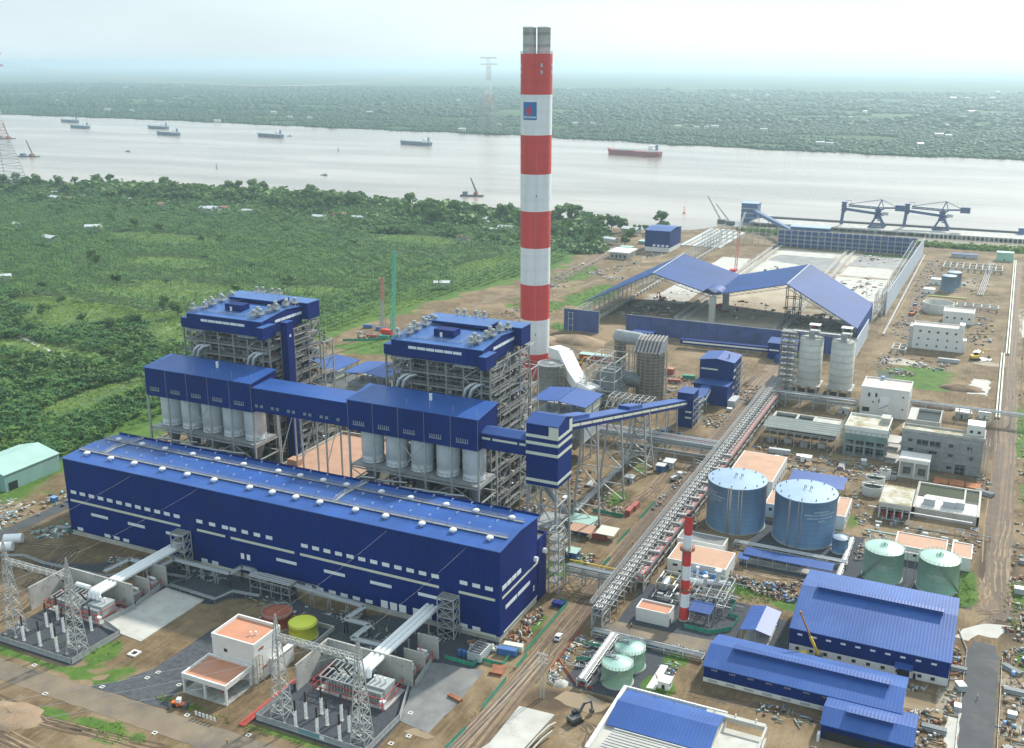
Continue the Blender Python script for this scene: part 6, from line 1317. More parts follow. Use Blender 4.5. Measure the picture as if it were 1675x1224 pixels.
T = thing('round_basin','wide empty ring of pale concrete in the far construction field','basin',(104.4,625,0)); MB().lathe(104.4,626,[(12.6,0),(12.6,7.6),(11.8,7.6),(11.8,.4),(.1,.35)],48,caps=False).build('wall','concrete_pale',T)
tank('far_water_tank','blue grey tank with a pale roof in the far right construction field',106.8,716,6.6,14,'tank_blue_pale','tank_roof',.8)
tank('far_water_tank','second pale roofed tank half hidden behind the blue grey tank',110,742,6.6,13,'tank_blue_pale','tank_roof',.8)
# ================================================================== SWITCHYARDS IN FRONT OF THE HALL
def gantry(label, x0, x1, y):
    T = thing('line_gantry', label, 'gantry', ((x0+x1)/2,y,0), 'line gantries in the gravel yards')
    for x in (x0,x1):
        b = MB(); b.lattice((x,y,.4),(x,y,30),5.2,1.5,11,.15,.26); b.lattice((x,y,30),(x,y,37),1.5,.25,3,.12,.16); b.build('mast','steel_light',T)
        b = MB()
        for sx in (-2.6,2.6):
            for sy in (-2.6,2.6): b.cbox(x+sx,y+sy,0,.9,.9,.5)
        b.build('footing','concrete_pale',T)
    b = MB(); b.lattice((x0,y,29.4),(x1,y,29.4),1.5,1.5,18,.12,.2); b.build('beam','steel_light',T)
    for k in range(3):
        x = x0+(x1-x0)*(.2+.3*k); b = MB(); b.tube([(x,y+.6,28.8),(x-.6,y+3.6,24.6)],.32,7); b.build('insulator_string','insulator',T)
    return T
gantry('tall lattice gantry over the left gravel yard, its left mast near the picture edge',-163,-132.2,-69.5)
gantry('tall lattice gantry over the right gravel yard beside the white switch house',-43.3,-13.1,-69.5)
def post(label, spots, group):
    T = thing('insulator_post', label, 'insulator post', (*spots[0],0), group); x, y = spots[0]
    MB().cbox(x,y,0,1.1,1.1,.3).build('footing','concrete_pale',T)
    b = MB(); b.lattice((x,y,.3),(x,y,6.0),.62,.62,7,.07,.11); b.build('support','white_sheet',T)
    MB().lathe(x,y,[(.2,6.0),(.34,6.2)]+[(.40 if k%2 else .24,6.3+k*.25) for k in range(14)]+[(.18,10)],10).build('insulator','insulator',T)
    for s in spots[1:]: dup(T,(*s,0))
post('slim white lattice post with a black insulator on top, in the left gravel yard',[(-156.1,-72.1),(-147.7,-72.2),(-139.3,-72.2),(-156.4,-61.6),(-148.3,-66.3),(-156.8,-56.2),(-147.9,-61.5),(-139.8,-66.8),(-139.3,-56.6)],'insulator posts in the left gravel yard')
post('slim white lattice post with a black insulator on top, in the right gravel yard',[(-36.3,-71.8),(-28,-71.9),(-19.7,-71.9),(-36.1,-66.7),(-28,-66.7),(-19.8,-66.5),(-25.2,-62.8),(-33,-62.6),(-19.6,-61.4)],'insulator posts in the right gravel yard')
def mesh_fence(label, pts, h=2.0, m='fence_mesh'):
    T = thing('mesh_fence', label, 'fence', (pts[0][0],pts[0][1],0)); p_ = MB(); s = MB()
    for p, q in zip(pts[:-1],pts[1:]):
        L = hypot(q[0]-p[0],q[1]-p[1]); n = max(1,int(L/2.6)); s.beam((p[0],p[1],.15),(q[0],q[1],.15),.24,.3); p_.beam((p[0],p[1],h/2+.2),(q[0],q[1],h/2+.2),.05,h-.3)
        for i in range(n+1): f = i/n; x, y = p[0]+(q[0]-p[0])*f, p[1]+(q[1]-p[1])*f; s.beam((x,y,0),(x,y,h+.1),.14)
        s.beam((p[0],p[1],h+.1),(q[0],q[1],h+.1),.12)
    p_.build('panel',m,T); s.build('posts','steel_light',T); return T
mesh_fence('pale mesh fence on two sides of the left gravel yard',[(-172,-75.8),(-128.5,-75.8),(-127.6,-54.4),(-138.6,-51),(-136.6,-37.6)])
mesh_fence('pale mesh fence on three sides of the right gravel yard',[(-50,-55),(-50.2,-73.9),(-9.2,-73.9),(-8.9,-54.6),(-15.2,-38.4)])
T = thing('notice_board','teal and white notice board hung on the front fence of the right yard','sign',(-29,-74.1,.8)); MB().box(-33.4,-25.6,-74.2,-74.08,.7,1.9).build('panel','hatch_teal',T); MB().box(-25.6,-23.9,-74.2,-74.08,.7,1.9).build('edge_panel','white_sheet',T)
def transformer_bay(cx, side, names):
    """cx: east end of the rear fire wall"""
    x0 = cx-34
    W = thing('fire_wall', names[0], 'wall', (x0+17,-37,0))
    MB().box(x0,cx,-37.2,-36.6,0,9.7).build('rear_wall','concrete',W); MB().box(x0-.0,x0+.6,-55.4,-37.2,0,9.7).build('side_wall','concrete',W)
    for i in range(6): MB().box(x0+3+i*5.6,x0+3.5+i*5.6,-37.32,-37.2,0,9.7).build('pilaster','concrete_pale',W)
    for y, h_, nm in ((-28,7.6,names[1]),(-18.6,8.4,names[2])):
        Q = MB().box(cx-8.6,cx-.4,y-.25,y+.25,0,h_).build('fire_wall','concrete'); tag(Q,nm,'wall')
    T = thing('main_transformer', names[3], 'transformer', (x0+18,-46,0)); r = random.Random(side)
    MB().box(x0+6,x0+33,-52.5,-40,0,.5).build('base','concrete',T)
    MB().box(x0+24,x0+31,-49.5,-43,1,5.6).build('tank','trafo_grey',T); MB().box(x0+10,x0+22,-48.6,-44,1,5.0).build('tank','trafo_grey',T)
    for i in range(10): MB().box(x0+23.6+i*.75,x0+24+i*.75,-51.4,-49.6,1.2,4.9).build('radiator','trafo_grey',T); MB().box(x0+9.6+i*1.2,x0+10.1+i*1.2,-51,-48.8,1.2,4.6).build('radiator','trafo_grey',T)
    MB().tube([(x0+10,-41.6,6.6),(x0+17,-41.6,6.6)],1.0,14).build('conservator','white_sheet',T)
    b = MB()
    for i in range(9): b.beam((x0+7.4+i*1.9,-52,5.8),(x0+7.4+i*1.9,-42,6.4),.28)
    for y in (-52,-47,-42): b.beam((x0+7,y,5.6+(y+52)*.06),(x0+23,y,5.6+(y+52)*.06),.3)
    for x in (x0+7.4,x0+22.4):
        for y in (-51.6,-42.4): b.beam((x,y,.5),(x,y,5.9),.3)
    b.build('bus_frame','steel_light',T)
    for i in range(3): MB().tube([(x0+12.5+i*4.4,-47.4,5),(x0+11.2+i*4.4,-49.4,9.2)],.34,8).build('bushing','insulator',T); MB().tube([(x0+25.4+i*2,-46,5.6),(x0+25.4+i*2,-46.4,7.6)],.4,8).build('bushing','white_sheet',T)
    b = MB(); xs = [x0+5.4,x0+12,x0+18.6,x0+25.2,x0+32.4]; 
    for x in xs:
        for y in (-53.4,-40.4): b.beam((x,y,.2),(x,y,4.6),.22)
    for z in (2.2,4.5): b.rail([(x0+5.4,-53.4,z),(x0+32.4,-53.4,z),(x0+32.4,-40.4,z)],.1,.2,30); b.beam((x0+5.4,-53.4,z),(x0+5.4,-40.4,z),.2)
    b.build('fire_pipe','pipe_red',T); MB().cbox(x0+31.6,-51.8,.4,1.8,1.4,2.6).build('control_cabinet','white_sheet',T)
    for k, y in ((4,-32.4),(5,-23.2)):
        A = thing('auxiliary_transformer', names[k], 'transformer', (cx-4,y,0)); MB().box(cx-6.6,cx-2.4,y-1.8,y+1.8,.3,3.4).build('tank','trafo_grey',A)
        for i in range(5): MB().box(cx-6.6+i*.9,cx-6.2+i*.9,y-3,y-1.82,.6,3).build('radiator','trafo_grey',A)
        MB().tube([(cx-6.6,y+1,4.4),(cx-3,y+1,4.4)],.55,10).build('conservator','white_sheet',A); b = MB(); b.beam((cx-1.6,y-3,.2),(cx-1.6,y-3,5),.2); b.beam((cx-1.6,y-3,5),(cx-7,y+2,5.4),.22); b.beam((cx-1.6,y+2.4,.2),(cx-1.6,y+2.4,4.2),.2); b.beam((cx-1.6,y-3,3),(cx-1.6,y+2.4,3),.2); b.build('fire_pipe','pipe_red',A)
    mesh_fence(names[6],[(cx+.6,-36.4),(cx-.6,-28),(cx-2.2,-19)])
transformer_bay(-138,1,['long concrete fire wall behind the left transformer','lower concrete fire wall behind the left long one','concrete fire wall nearest the hall in the left transformer bay','white and grey transformer with red fire pipes in the left gravel yard','auxiliary transformer just behind the left long fire wall','auxiliary transformer nearest the hall on the left','short mesh fence along the white concrete slab'])
transformer_bay(-14.4,2,['long concrete fire wall behind the right transformer','lower concrete fire wall behind the right long one','concrete fire wall nearest the hall in the right transformer bay','white and grey transformer with red fire pipes in the right gravel yard','auxiliary transformer just behind the right long fire wall','auxiliary transformer nearest the hall on the right','short mesh fence along the grey wet slab'])
def bus_duct(label, x0):
    T = thing('bus_duct', label, 'bus duct', (x0+2.6,-20,0))
    for i in range(3): MB().tube([(x0+i*2.0,.2,8.2),(x0+i*2.0,-44.8,8.6),(x0+i*2.0,-45.8,8.2),(x0+i*2.0,-46.2,6.0)],.92,14).build('tube','white_sheet',T)
    for y in (-8,-22,-36.9): b = MB(); b.beam((x0-.8,y,0),(x0-.8,y,7.1),.4); b.beam((x0+4.8,y,0),(x0+4.8,y,7.1),.4); b.beam((x0-1.2,y,7.1),(x0+5.2,y,7.1),.4); b.build('support','steel_light',T)
bus_duct('three parallel white tubes running from the hall to the left transformer',-150)
bus_duct('three parallel white tubes running from the hall to the right transformer',-29.6)
for x0, lb in ((-147.6,'open steel stair tower against the hall front, beside the left white tubes'),(-22.6,'open steel stair tower against the hall front, beside the right white tubes')):
    T = thing('stair_tower',lb,'stair tower',(x0+3.4,-3,0)); b = MB(); b.frame([x0,x0+6.6],[-5.2,-.8],[0,4,8,12,15.6],.36,.3)
    for z in (0,4,8,12): b.xbrace((x0,-5.2,z),(x0+6.6,-5.2,z),(x0+6.6,-5.2,z+3.8),(x0,-5.2,z+3.8),.2); b.beam((x0+6.6,-5.2,z),(x0+6.6,-.8,z+3.8),.25)
    b.build('frame','steel_light',T)
    for z in (4,8,12,15.5): MB().box(x0+.2,x0+6.4,-5,-1,z+.1,z+.22).build('landing','grating',T)
MB_ = None
T = thing('pipe_bridge','zigzag grey cable tray on steel trestles along the front of the navy hall','pipe bridge',(-95,-14,0))
path = [(-161.3,-28.4),(-160.1,-16.3),(-144.7,-16.3),(-143.9,-8.5),(-115,-8.5),(-114.2,-2.2),(-107.3,-2.4),(-107.0,-5.0),(-86.3,-5.0),(-52.3,-7.6),(-53.6,-18.2),(-43.4,-18),(-44.1,-28.4),(-32.2,-27.8)]
for p, q in zip(path[:-1],path[1:]):
    b = MB(); b.beam((*p,6),(*q,6),2.0,.5); b.build('tray','cont_grey',T); b = MB(); L = hypot(q[0]-p[0],q[1]-p[1]); n = max(1,int(L/7))
    for i in range(n+1):
        x, y = p[0]+(q[0]-p[0])*i/n, p[1]+(q[1]-p[1])*i/n; b.beam((x-.8,y,0),(x-.3,y,5.8),.26); b.beam((x+.8,y,0),(x+.3,y,5.8),.26); b.beam((x-.7,y,1),(x+.4,y,4.6),.16)
    b.rail([(*p,6.25),(*q,6.25)],1,.08,3); b.build('trestle','steel_light',T)
b = MB(); b.box(-105,-88,-8.5,-3,6.4,8.6) if False else b.frame([-105,-100,-95,-90,-86],[-8.6,-4.4],[0,3,6.2],.35,.3); b.build('pipe_stand','steel_grey',T)
for k in range(6): MB().tube([(-106,-8+k*.7,7+.25*(k%2)),(-86,-8+k*.7,7+.25*(k%2))],.24,6).build('pipe','pipe_silver',T)
T = thing('pipeline','pair of low grey pipes winding in front of the hall round the white slab','pipeline',(-150,-22,0))
pp = [(-218.9,-30.5),(-209.6,-26.1),(-196.4,-27.4),(-164.7,-25.4),(-156,-14.6),(-133.9,-12),(-136.2,-19.4),(-112,-20.9),(-110,-13),(-98,-11.5)]
for d in (0,1.0): MB().tube([(x+d*.4,y-d,2.0) for x,y in pp],.32,7).build('pipe','pipe_grey',T)
b = MB()
for p, q in zip(pp[:-1],pp[1:]):
    n = max(1,int(hypot(q[0]-p[0],q[1]-p[1])/6))
    for i in range(n): x, y = p[0]+(q[0]-p[0])*i/n, p[1]+(q[1]-p[1])*i/n; b.beam((x,y-.5,0),(x,y-.5,1.8),.2); b.beam((x,y-1,1.7),(x,y+.3,1.7),.2)
b.build('pipe_stand','steel_grey',T)
T = thing('red_pipes','bundle of long red pipes lying from the dirt verge to the right transformer','pipeline',(-52,-65,0))
for i in range(4): MB().tube([(-53.2+i*.7,-78.8,.45),(-52.6+i*.7,-51.2,.5+.3*(i%2))],.22,7).build('pipe','pipe_red',T)
# overhead wires
def wire(label, p, q, sag, r=.05, group=None):
    p = np.array(p,float); q = np.array(q,float); pts = [tuple(p+(q-p)*t-np.array((0,0,sag*4*t*(1-t)))) for t in np.linspace(0,1,18)]
    o = MB().tube(pts,r,4).build('overhead_wire','wire_grey'); tag(o,label,'wire',group)
for p, q in (((-163,-69.5,37),(-169.9,-.4,35.6)),((-132.2,-69.5,37),(-135.1,-.4,35.6)),((-43.3,-69.5,37),(-45.6,-.4,35.6)),((-13.1,-69.5,37),(-12.7,-.4,35.6))):
    wire('thin wire from a lattice mast top up to the navy hall eave',p,q,1.2,.018,'earth wires to the hall')
for k, x in enumerate((-156.8,-147.6,-138.4)): wire('thin power line running from the left gantry beam out of frame to the lower left',(x,-69.5,29),(x-60,-260,26),6,.06,'lines leaving the left gantry')
for k, x in enumerate((-37.1,-28.2,-19.0)): wire('thin power line running from the right gantry beam across the lower left',(x,-69.5,29),(x-150,-190,24),6,.06,'lines leaving the right gantry')
T = thing('power_pole','twin concrete power pole with crossarms beside the brown road','pole',(27.2,-24.2,0))
for d in (-.5,.5): MB().lathe(27.2+d,-24.2,[(.26,0),(.17,16.4)],10).build('pole','concrete_pale',T)
b = MB(); 
for z in (16,14.6,13.2): b.beam((25.4,-24.2,z),(29,-24.2,z),.2)
b.build('crossarm','steel_light',T)
for i in range(6): MB().cyl(25.5+i*.7,-24.2,16.1,16.7,.13,7).build('insulator','white_sheet',T)
for i in range(6): wire('thin power line running from the twin concrete pole down the brown road',(25.5+i*.7,-24.2,16.5-1.4*(i%2)),(16+i*.5,-130,15),2.0,.045,'lines along the brown road')
# manhole frames, marker signs
mh = thing('manhole_frame','square white concrete manhole frame set in the verge of the perimeter road','manhole',(-113.6,-61.6,0),'manhole frames')
b = MB(); b.box(-115.4,-111.8,-63.4,-62.6,0,.5); b.box(-115.4,-111.8,-60.6,-59.8,0,.5); b.box(-115.4,-114.6,-62.6,-60.6,0,.5); b.box(-112.6,-111.8,-62.6,-60.6,0,.5); b.build('frame','concrete_bright',mh); MB().box(-114.6,-112.6,-62.6,-60.6,0,.15).build('pit','dark_void',mh)
for x, y in [(-139.5,-82),(-108.2,-81.6),(-122.2,-92.6),(-97.5,-67),(-98.5,-71.1),(-85.8,-69.7),(-71.6,-81.6),(-74.3,-93),(-47.2,-81.4),(-2,-60.5),(4.6,-66),(-7.6,-50),(-5,-66)]: dup(mh,(x,y,0),scale=.42)
for i in range(6):
    x = -68.3+i*1.5; T = thing('marker_sign','small white board on a stake in a row beside the dirt verge','sign',(x,-81,0),'row of small white signs'); MB().box(x-.45,x+.45,-81.05,-80.95,.7,2.2).build('board','white_sheet',T); MB().beam((x,-80.9,0),(x,-80.9,2),.1).build('stake','wood',T)
# left-hand mint shed, road-side stuff
T = thing('mint_shed','pale mint metal shed with a ribbed roof at the left edge','shed',(-291,38,0))
MB().box(-305,-276.6,20,53,0,8.6).build('wall','mint_wall',T); pr = [(-305.4,8.6),(-291,12.2),(-276.2,8.6),(-276.2,8.85),(-291,12.5),(-305.4,8.85)]
MB().exty([(-305.4,8.65),(-291,12.2),(-291,12.5),(-305.4,8.95)],19.6,53.4).build('roof','mint_sheet',T); MB().exty([(-291,12.2),(-276.2,8.65),(-276.2,8.95),(-291,12.5)],19.6,53.4).build('roof','mint_sheet',T); MB().exty([(-304.8,8.6),(-276.8,8.6),(-291,12.1)],20.1,52.9).build('gable','mint_wall',T)
for y in (26,33,40,47): MB().box(-290,-277,y,y+.9,8.98,9.0).build('skylight','safety_green',T) if False else None
MB().box(-276.58,-276.45,22,27,0,4.2).build('door','dark_pane',T)
T = thing('fabric_shelter','cream arched fabric shelter behind the left end of the navy hall','tent',(-236,72,0)); MB().extx([(60+12*(1-cos(k*pi/10)),9*sin(k*pi/10)) for k in range(11)],-247,-226).build('cover','cream',T); MB().box(-226,-225.9,68,76,0,5).build('door_flap','white_sheet',T)
for i, (x, y) in enumerate([(-226.4,-17.5),(-223.4,-25)]): 
    T = thing('coiled_sheet',['large white rolled drum at the left edge, farther one','large white rolled drum at the left edge, nearer one'][i],'drum',(x,y,0)); b = MB(); b.tube([(x-3.2,y-2,2.2),(x+3.2,y+2,2.2)],2.1,18); b.build('drum','white_sheet',T); b = MB(); b.cbox(x,y,0,6,3,.5,.55); b.build('cradle','wood',T)
# ================================================================== COAL YARD, JETTY, RIVER TRAFFIC, FAR THINGS
T = thing('coal_shed','half built coal shed with folded blue roofs and blue screen walls','shed',(-45,560,0))
def slab(pts, t=.45):
    b = MB(); n = len(pts); A = [np.array(p,float) for p in pts]
    b.add([tuple(a) for a in A]+[tuple(a-np.array((0,0,t))) for a in A],[tuple(range(n)),tuple(range(n,2*n))[::-1]]+[(i,i+n,(i+1)%n+n,(i+1)%n) for i in range(n)]); return b
RL0, RL1, VL0, VL1, RR0, RR1 = (-109,510,35),(-112,609,35),(-58,509,22),(-58,600,22),(-1,513,35),(0,606,35)
ER0, ER1, EL0, EL1 = (57.5,481,13),(57.7,572,13),(-153,470,15),(-152,575,15)
slab([EL0,RL0,RL1,EL1]).build('roof_slope','coal_roof',T); slab([RL0,VL0,VL1,RL1]).build('roof_slope','coal_roof',T); slab([VL0,RR0,RR1,VL1]).build('roof_slope','coal_roof',T); slab([RR0,ER0,ER1,RR1]).build('roof_slope','coal_roof',T)
for p, q in ((RL0,RL1),(RR0,RR1)): b = MB(); b.beam((p[0],p[1],p[2]+.2),(q[0],q[1],q[2]+.2),1.0,.3); b.build('ridge_cap','cont_grey',T)
b = MB(); n = 12
for k in range(n):
    a0, a1 = pi*k/n, pi*(k+1)/n
    for y0, y1 in ((509,600),):
        p = lambda a, y: (-58-8*cos(a), y-2, 22.6+5*sin(a)); b.add([p(a0,y0),p(a1,y0),p(a1,y0+16),p(a0,y0+16)],[(0,1,2,3)])
b.build('valley_arch','blue_sheet',T)
MB().box(57.4,57.8,481,572,0,13).build('side_wall','blue_sheet',T)
def under(p0, p1, q0, q1, k):       # truss below one roof edge
    b = MB(); A, B = np.array(p0,float), np.array(p1,float); n = 12
    for i in range(n):
        a, c = A+(B-A)*i/n, A+(B-A)*(i+1)/n; lo = np.array((0,0,-3.2)); b.beam(a-(0,0,.7),c-(0,0,.7),.35); b.beam(a+lo,c+lo,.35); b.beam(a-(0,0,.7),c+lo,.22); b.beam(a+lo,a-(0,0,.7),.22)
    return b
for i, (p, q) in enumerate(((EL0,RL0),(RL0,VL0),(VL0,RR0),(RR0,ER0))):
    for f in (0,.33,.66): 
        d = np.array((0,92*f,0)); under(np.array(p)+d,np.array(q)+d,0,0,0).build('roof_truss','steel_grey',T)
for y in (509,553): MB().box(-60.5,-55.5,y-1.4,y+1.4,0,20.5).build('pillar','concrete_pale' if y < 520 else 'tank_rust' if False else 'concrete',T)
b = MB(); b.frame([-6,0,5],[540,548],[0,9,18,27],.6,.5); b.build('steel_bent','steel_dark',T)
S_ = thing('screen_wall','row of dark blue mesh screens closing the near side of the coal yard','screen',(-70,442,0))
for x0, x1, y, h_ in ((-155,-126.5,432,17.2),(-108,12,443,14.8)):
    MB().box(x0,x1,y,y+.3,.2,h_).build('screen','screen_blue',S_); b = MB(); n = int((x1-x0)/6)
    for i in range(n+1): x = x0+(x1-x0)*i/n; b.beam((x,y+.8,0),(x,y+.8,h_+.3),.4); b.beam((x,y+.8,h_),(x,y+5,0),.25)
    for z in (5,10,h_): b.beam((x0,y+.8,z),(x1,y+.8,z),.3)
    b.build('frame','steel_light',S_)
MB().box(12,57,446,446.3,.2,14.8).build('screen','screen_blue',S_)
Q = MB().box(62,62.4,444,509,0,14.5).build('panel_wall','pale_wall'); tag(Q,'short pale grey panel wall right behind the twin concrete silos','wall')
def open_frame(label, xs, ys, zs, t=.4):
    T = thing('wall_frame',label,'steel frame',(xs[0],ys[0],0)); b = MB(); b.frame(xs,ys,zs,t,t*.8); b.build('steel_frame','steel_light',T); return T
yL = [430+i*11.5 for i in range(14)]
open_frame('long bare steel wall frame running down the left side of the coal yard',[-150.5,-147],yL,[0,5,10,15]); open_frame('far part of the bare steel wall frame at the left of the coal yard',[-150.5,-147],[600+i*12.5 for i in range(25)],[0,4,8,12],.32)
T = thing('drain_wall','low concrete kerb wall along the left side frame of the coal yard','wall',(-143,660,0)); MB().box(-144,-142.6,480,886,0,2.2).build('wall','concrete_pale',T); b = MB(); [b.cbox(-143.3,484+i*9,0,2.6,1.4,2.6) for i in range(44)]; b.build('pier','concrete',T)
T = thing('screen_wall','tall blue screen in a white steel grid closing the far end of the coal yard','screen',(-18,895,0)); MB().box(-84,64,896,896.3,.3,19).build('screen','screen_blue',T); b = MB(); b.frame([-84+i*7.4 for i in range(21)],[891,895.4],[0,4.6,9.2,13.8,19.2],.42,.34)
for i in (7,14,20): b.xbrace((-84+i*7.4-7.4,890.9,9),(-84+i*7.4,890.9,9),(-84+i*7.4,890.9,19),(-84+i*7.4-7.4,890.9,19),.3)
b.build('frame','steel_light',T); open_frame('bare white steel grid left of the far blue screen wall',[-150+i*7.4 for i in range(9)],[891,895.4],[0,4.6,9.2,13.8,19],.36); open_frame('short bare steel grid at the far left corner of the coal yard',[-160,-152],[850,862,874,886],[0,5,10,15],.36)
T = thing('panel_wall','long pale panel wall along the right side of the coal yard','wall',(68,748,0)); MB().add([(66,590,0),(66.4,590,0),(70.4,905,0),(70,905,0),(66,590,20),(66.4,590,20),(70.4,905,18.6),(70,905,18.6)],[(3,2,1,0),(4,5,6,7),(0,1,5,4),(1,2,6,5),(2,3,7,6),(3,0,4,7)]).build('panel','pale_wall',T)
b = MB(); b.frame([58.5,64.5],[575,583,590,600],[0,5,10,15,20],.4,.32); b.frame([60.5,64.5],[612+i*17 for i in range(17)],[0,9,18],.4,.32); b.build('frame','steel_light',T); MB().box(72,73.2,520,900,0,1.4).build('kerb','concrete',T)
for x, lb in ((-3,'pair of long concrete conveyor tracks down the right half of the coal yard'),(-83,'pair of long concrete conveyor tracks down the left half of the coal yard')):
    T = thing('conveyor_track',lb,'track',(x,700,0))
    for d in (-5,2.4): MB().box(x+d,x+d+2.6,505,892,0,2.2).build('beam','concrete_pale',T); MB().box(x+d+1,x+d+1.6,505,892,2.2,2.5).build('rail','steel_dark',T)
T = thing('reclaim_conveyor','low navy conveyor with a white window strip along the foot of the blue screens','conveyor',(-20,425,0)); MB().add([(-58,420,3),(6,424,3),(6,428,3),(-58,424,3),(-58,420,6.4),(6,424,6.4),(6,428,6.4),(-58,424,6.4)],[(3,2,1,0),(4,5,6,7),(0,1,5,4),(1,2,6,5),(2,3,7,6),(3,0,4,7)]).build('casing','navy_wall',T); MB().add([(-56,419.99,4.2),(5.6,423.85,4.2),(5.6,423.85,5.4),(-56,419.99,5.4)],[(0,1,2,3)]).build('window_band','white_sheet',T)
b = MB(); [b.beam((x,422,0),(x,422,3),.5) for x in range(-54,6,9)]; b.build('support','steel_grey',T)
T = thing('transfer_house','two level navy transfer house at the foot of the blue screens','building',(16,424,0)); MB().box(6,25,418,430,0,11.5).build('wall','navy_wall',T); MB().extx([(417.4,11.5),(430.6,12.6),(430.6,12.9),(417.4,11.8)],5.6,25.4).build('roof','blue_sheet',T); MB().box(13,25.4,409,417.9,0,4.6).build('lean_to','blue_sheet',T); MB().box(7,14,417.86,417.99,6,7).build('window_band','white_sheet',T)
T = thing('feeder_hut','small navy hut roof low beside the left blue screen','hut',(-90,436,0)); MB().box(-97,-82,428,437,0,6).build('wall','navy_wall',T); MB().box(-97.5,-81.5,427.5,437.4,6,6.3).build('roof','blue_sheet',T)
T = thing('blue_store','tall navy store with a pale roof edge near the river, left of the coal yard','building',(-199,818,0)); MB().box(-211,-183,800,842,0,5).build('base_wall','white_paint',T); MB().box(-211.2,-182.8,799.8,842.2,5,23).build('wall','navy_wall',T); MB().extx([(799,23),(821,25),(843,23),(843,23.4),(821,25.4),(799,23.4)],-212,-182).build('roof','blue_roof',T)
for i in range(4): MB().box(-202+i*5,-199+i*5,799.66,799.79,5.6,8).build('window','white_sheet',T)
T = thing('guard_building','small white flat roofed building with dark openings beside the navy store','building',(-220,755,0)); MB().box(-231,-211,741,768,0,6).build('wall','concrete_pale',T); MB().box(-233,-209,739,770,6,7.4).build('roof','concrete_bright',T)
for i in range(4): MB().box(-229+i*4.6,-226.6+i*4.6,740.86,740.99,1,3.8).build('opening','dark_pane',T)
for x, y, w_, d_, lb in [(-232,800,14,9,'pale roofed hut beside the navy store'),(-222,846,20,12,'low pale hut behind the navy store')]:
    T = thing('hut',lb,'hut',(x,y,0)); MB().cbox(x,y,0,w_,d_,3.2).build('wall','mint_wall',T); MB().cbox(x,y,3.2,w_+1.4,d_+1.4,.3).build('roof','mint_sheet',T)
T = thing('slab_rows','field of long grey concrete strips on the shore between store and coal yard','slab',(-165,900,0))
for i in range(7): MB().box(-186+i*7,-181+i*7,850,985,0,.9).build('strip','concrete' if i%2 else 'cont_grey',T)
T = thing('tower_house','tall blue tower house where the jetty conveyor starts','tower',(-155,1070,0)); MB().box(-167,-146,1064,1084,0,24).build('wall','crane_tower',T)
for z in (5,11,17): MB().box(-167.1,-145.9,1063.86,1063.99,z,z+1.2).build('window_band','cont_grey',T)
MB().box(-167.6,-145.4,1063.4,1084.6,24,24.6).build('roof','tank_roof',T)
T = thing('jetty_conveyor','blue covered conveyor descending from the tower house to the far screen wall','conveyor',(-110,990,0)); b = MB(); b.beam((-150,1064,15),(-70,905,16),5,4); b.build('casing','crane_tower',T); b = MB(); [b.beam((-150+80*t,1064-159*t,0),(-150+80*t,1064-159*t,14),.8) for t in (.15,.4,.65,.9)]; b.build('support','steel_grey',T)
T = thing('drive_house','blue house with a pale roof standing on the far screen wall','building',(-52,905,0)); MB().box(-72,-30,899,913,0,22).build('wall','crane_tower',T); MB().box(-73,-29,898,914,22,22.8).build('roof','tank_roof',T)
# jetty and unloaders
T = thing('jetty','long concrete jetty deck on rows of piles along the river','jetty',(60,1050,0))
MB().box(-150,420,1036,1080,3.2,4.6).build('deck','concrete',T); b = MB(); [b.box(x,x+1.6,1034.6,1036,-.4,4.6) for x in range(62,420,5)]; b.build('fender_pile','concrete_pale',T); b = MB(); [b.cyl(x,y,-.4,3.2,.7,6) for x in range(-146,420,9) for y in (1042,1058,1074)]; b.build('pile','concrete',T)
b = MB(); b.beam((-170,1128,3.6),(-103,1092,3.6),6,1); b.beam((-103,1092,3.6),(-20,1083,3.6),4,1); b.rail([(-150,1080,4.6),(420,1080,4.6)],1.4,.3,8); b.build('approach','concrete_mossy',T); MB().box(-150,420,1079,1086,4.6,7).build('cable_bridge','steel_dark',T)
T = thing('kiosk','small grey blue kiosk at the far right of the jetty','hut',(164,1088,4)); MB().cbox(166,1076,4.6,7,6,7).build('wall','crane_tower',T); MB().cbox(166,1076,11.6,8,7,.6).build('roof','tank_roof',T)
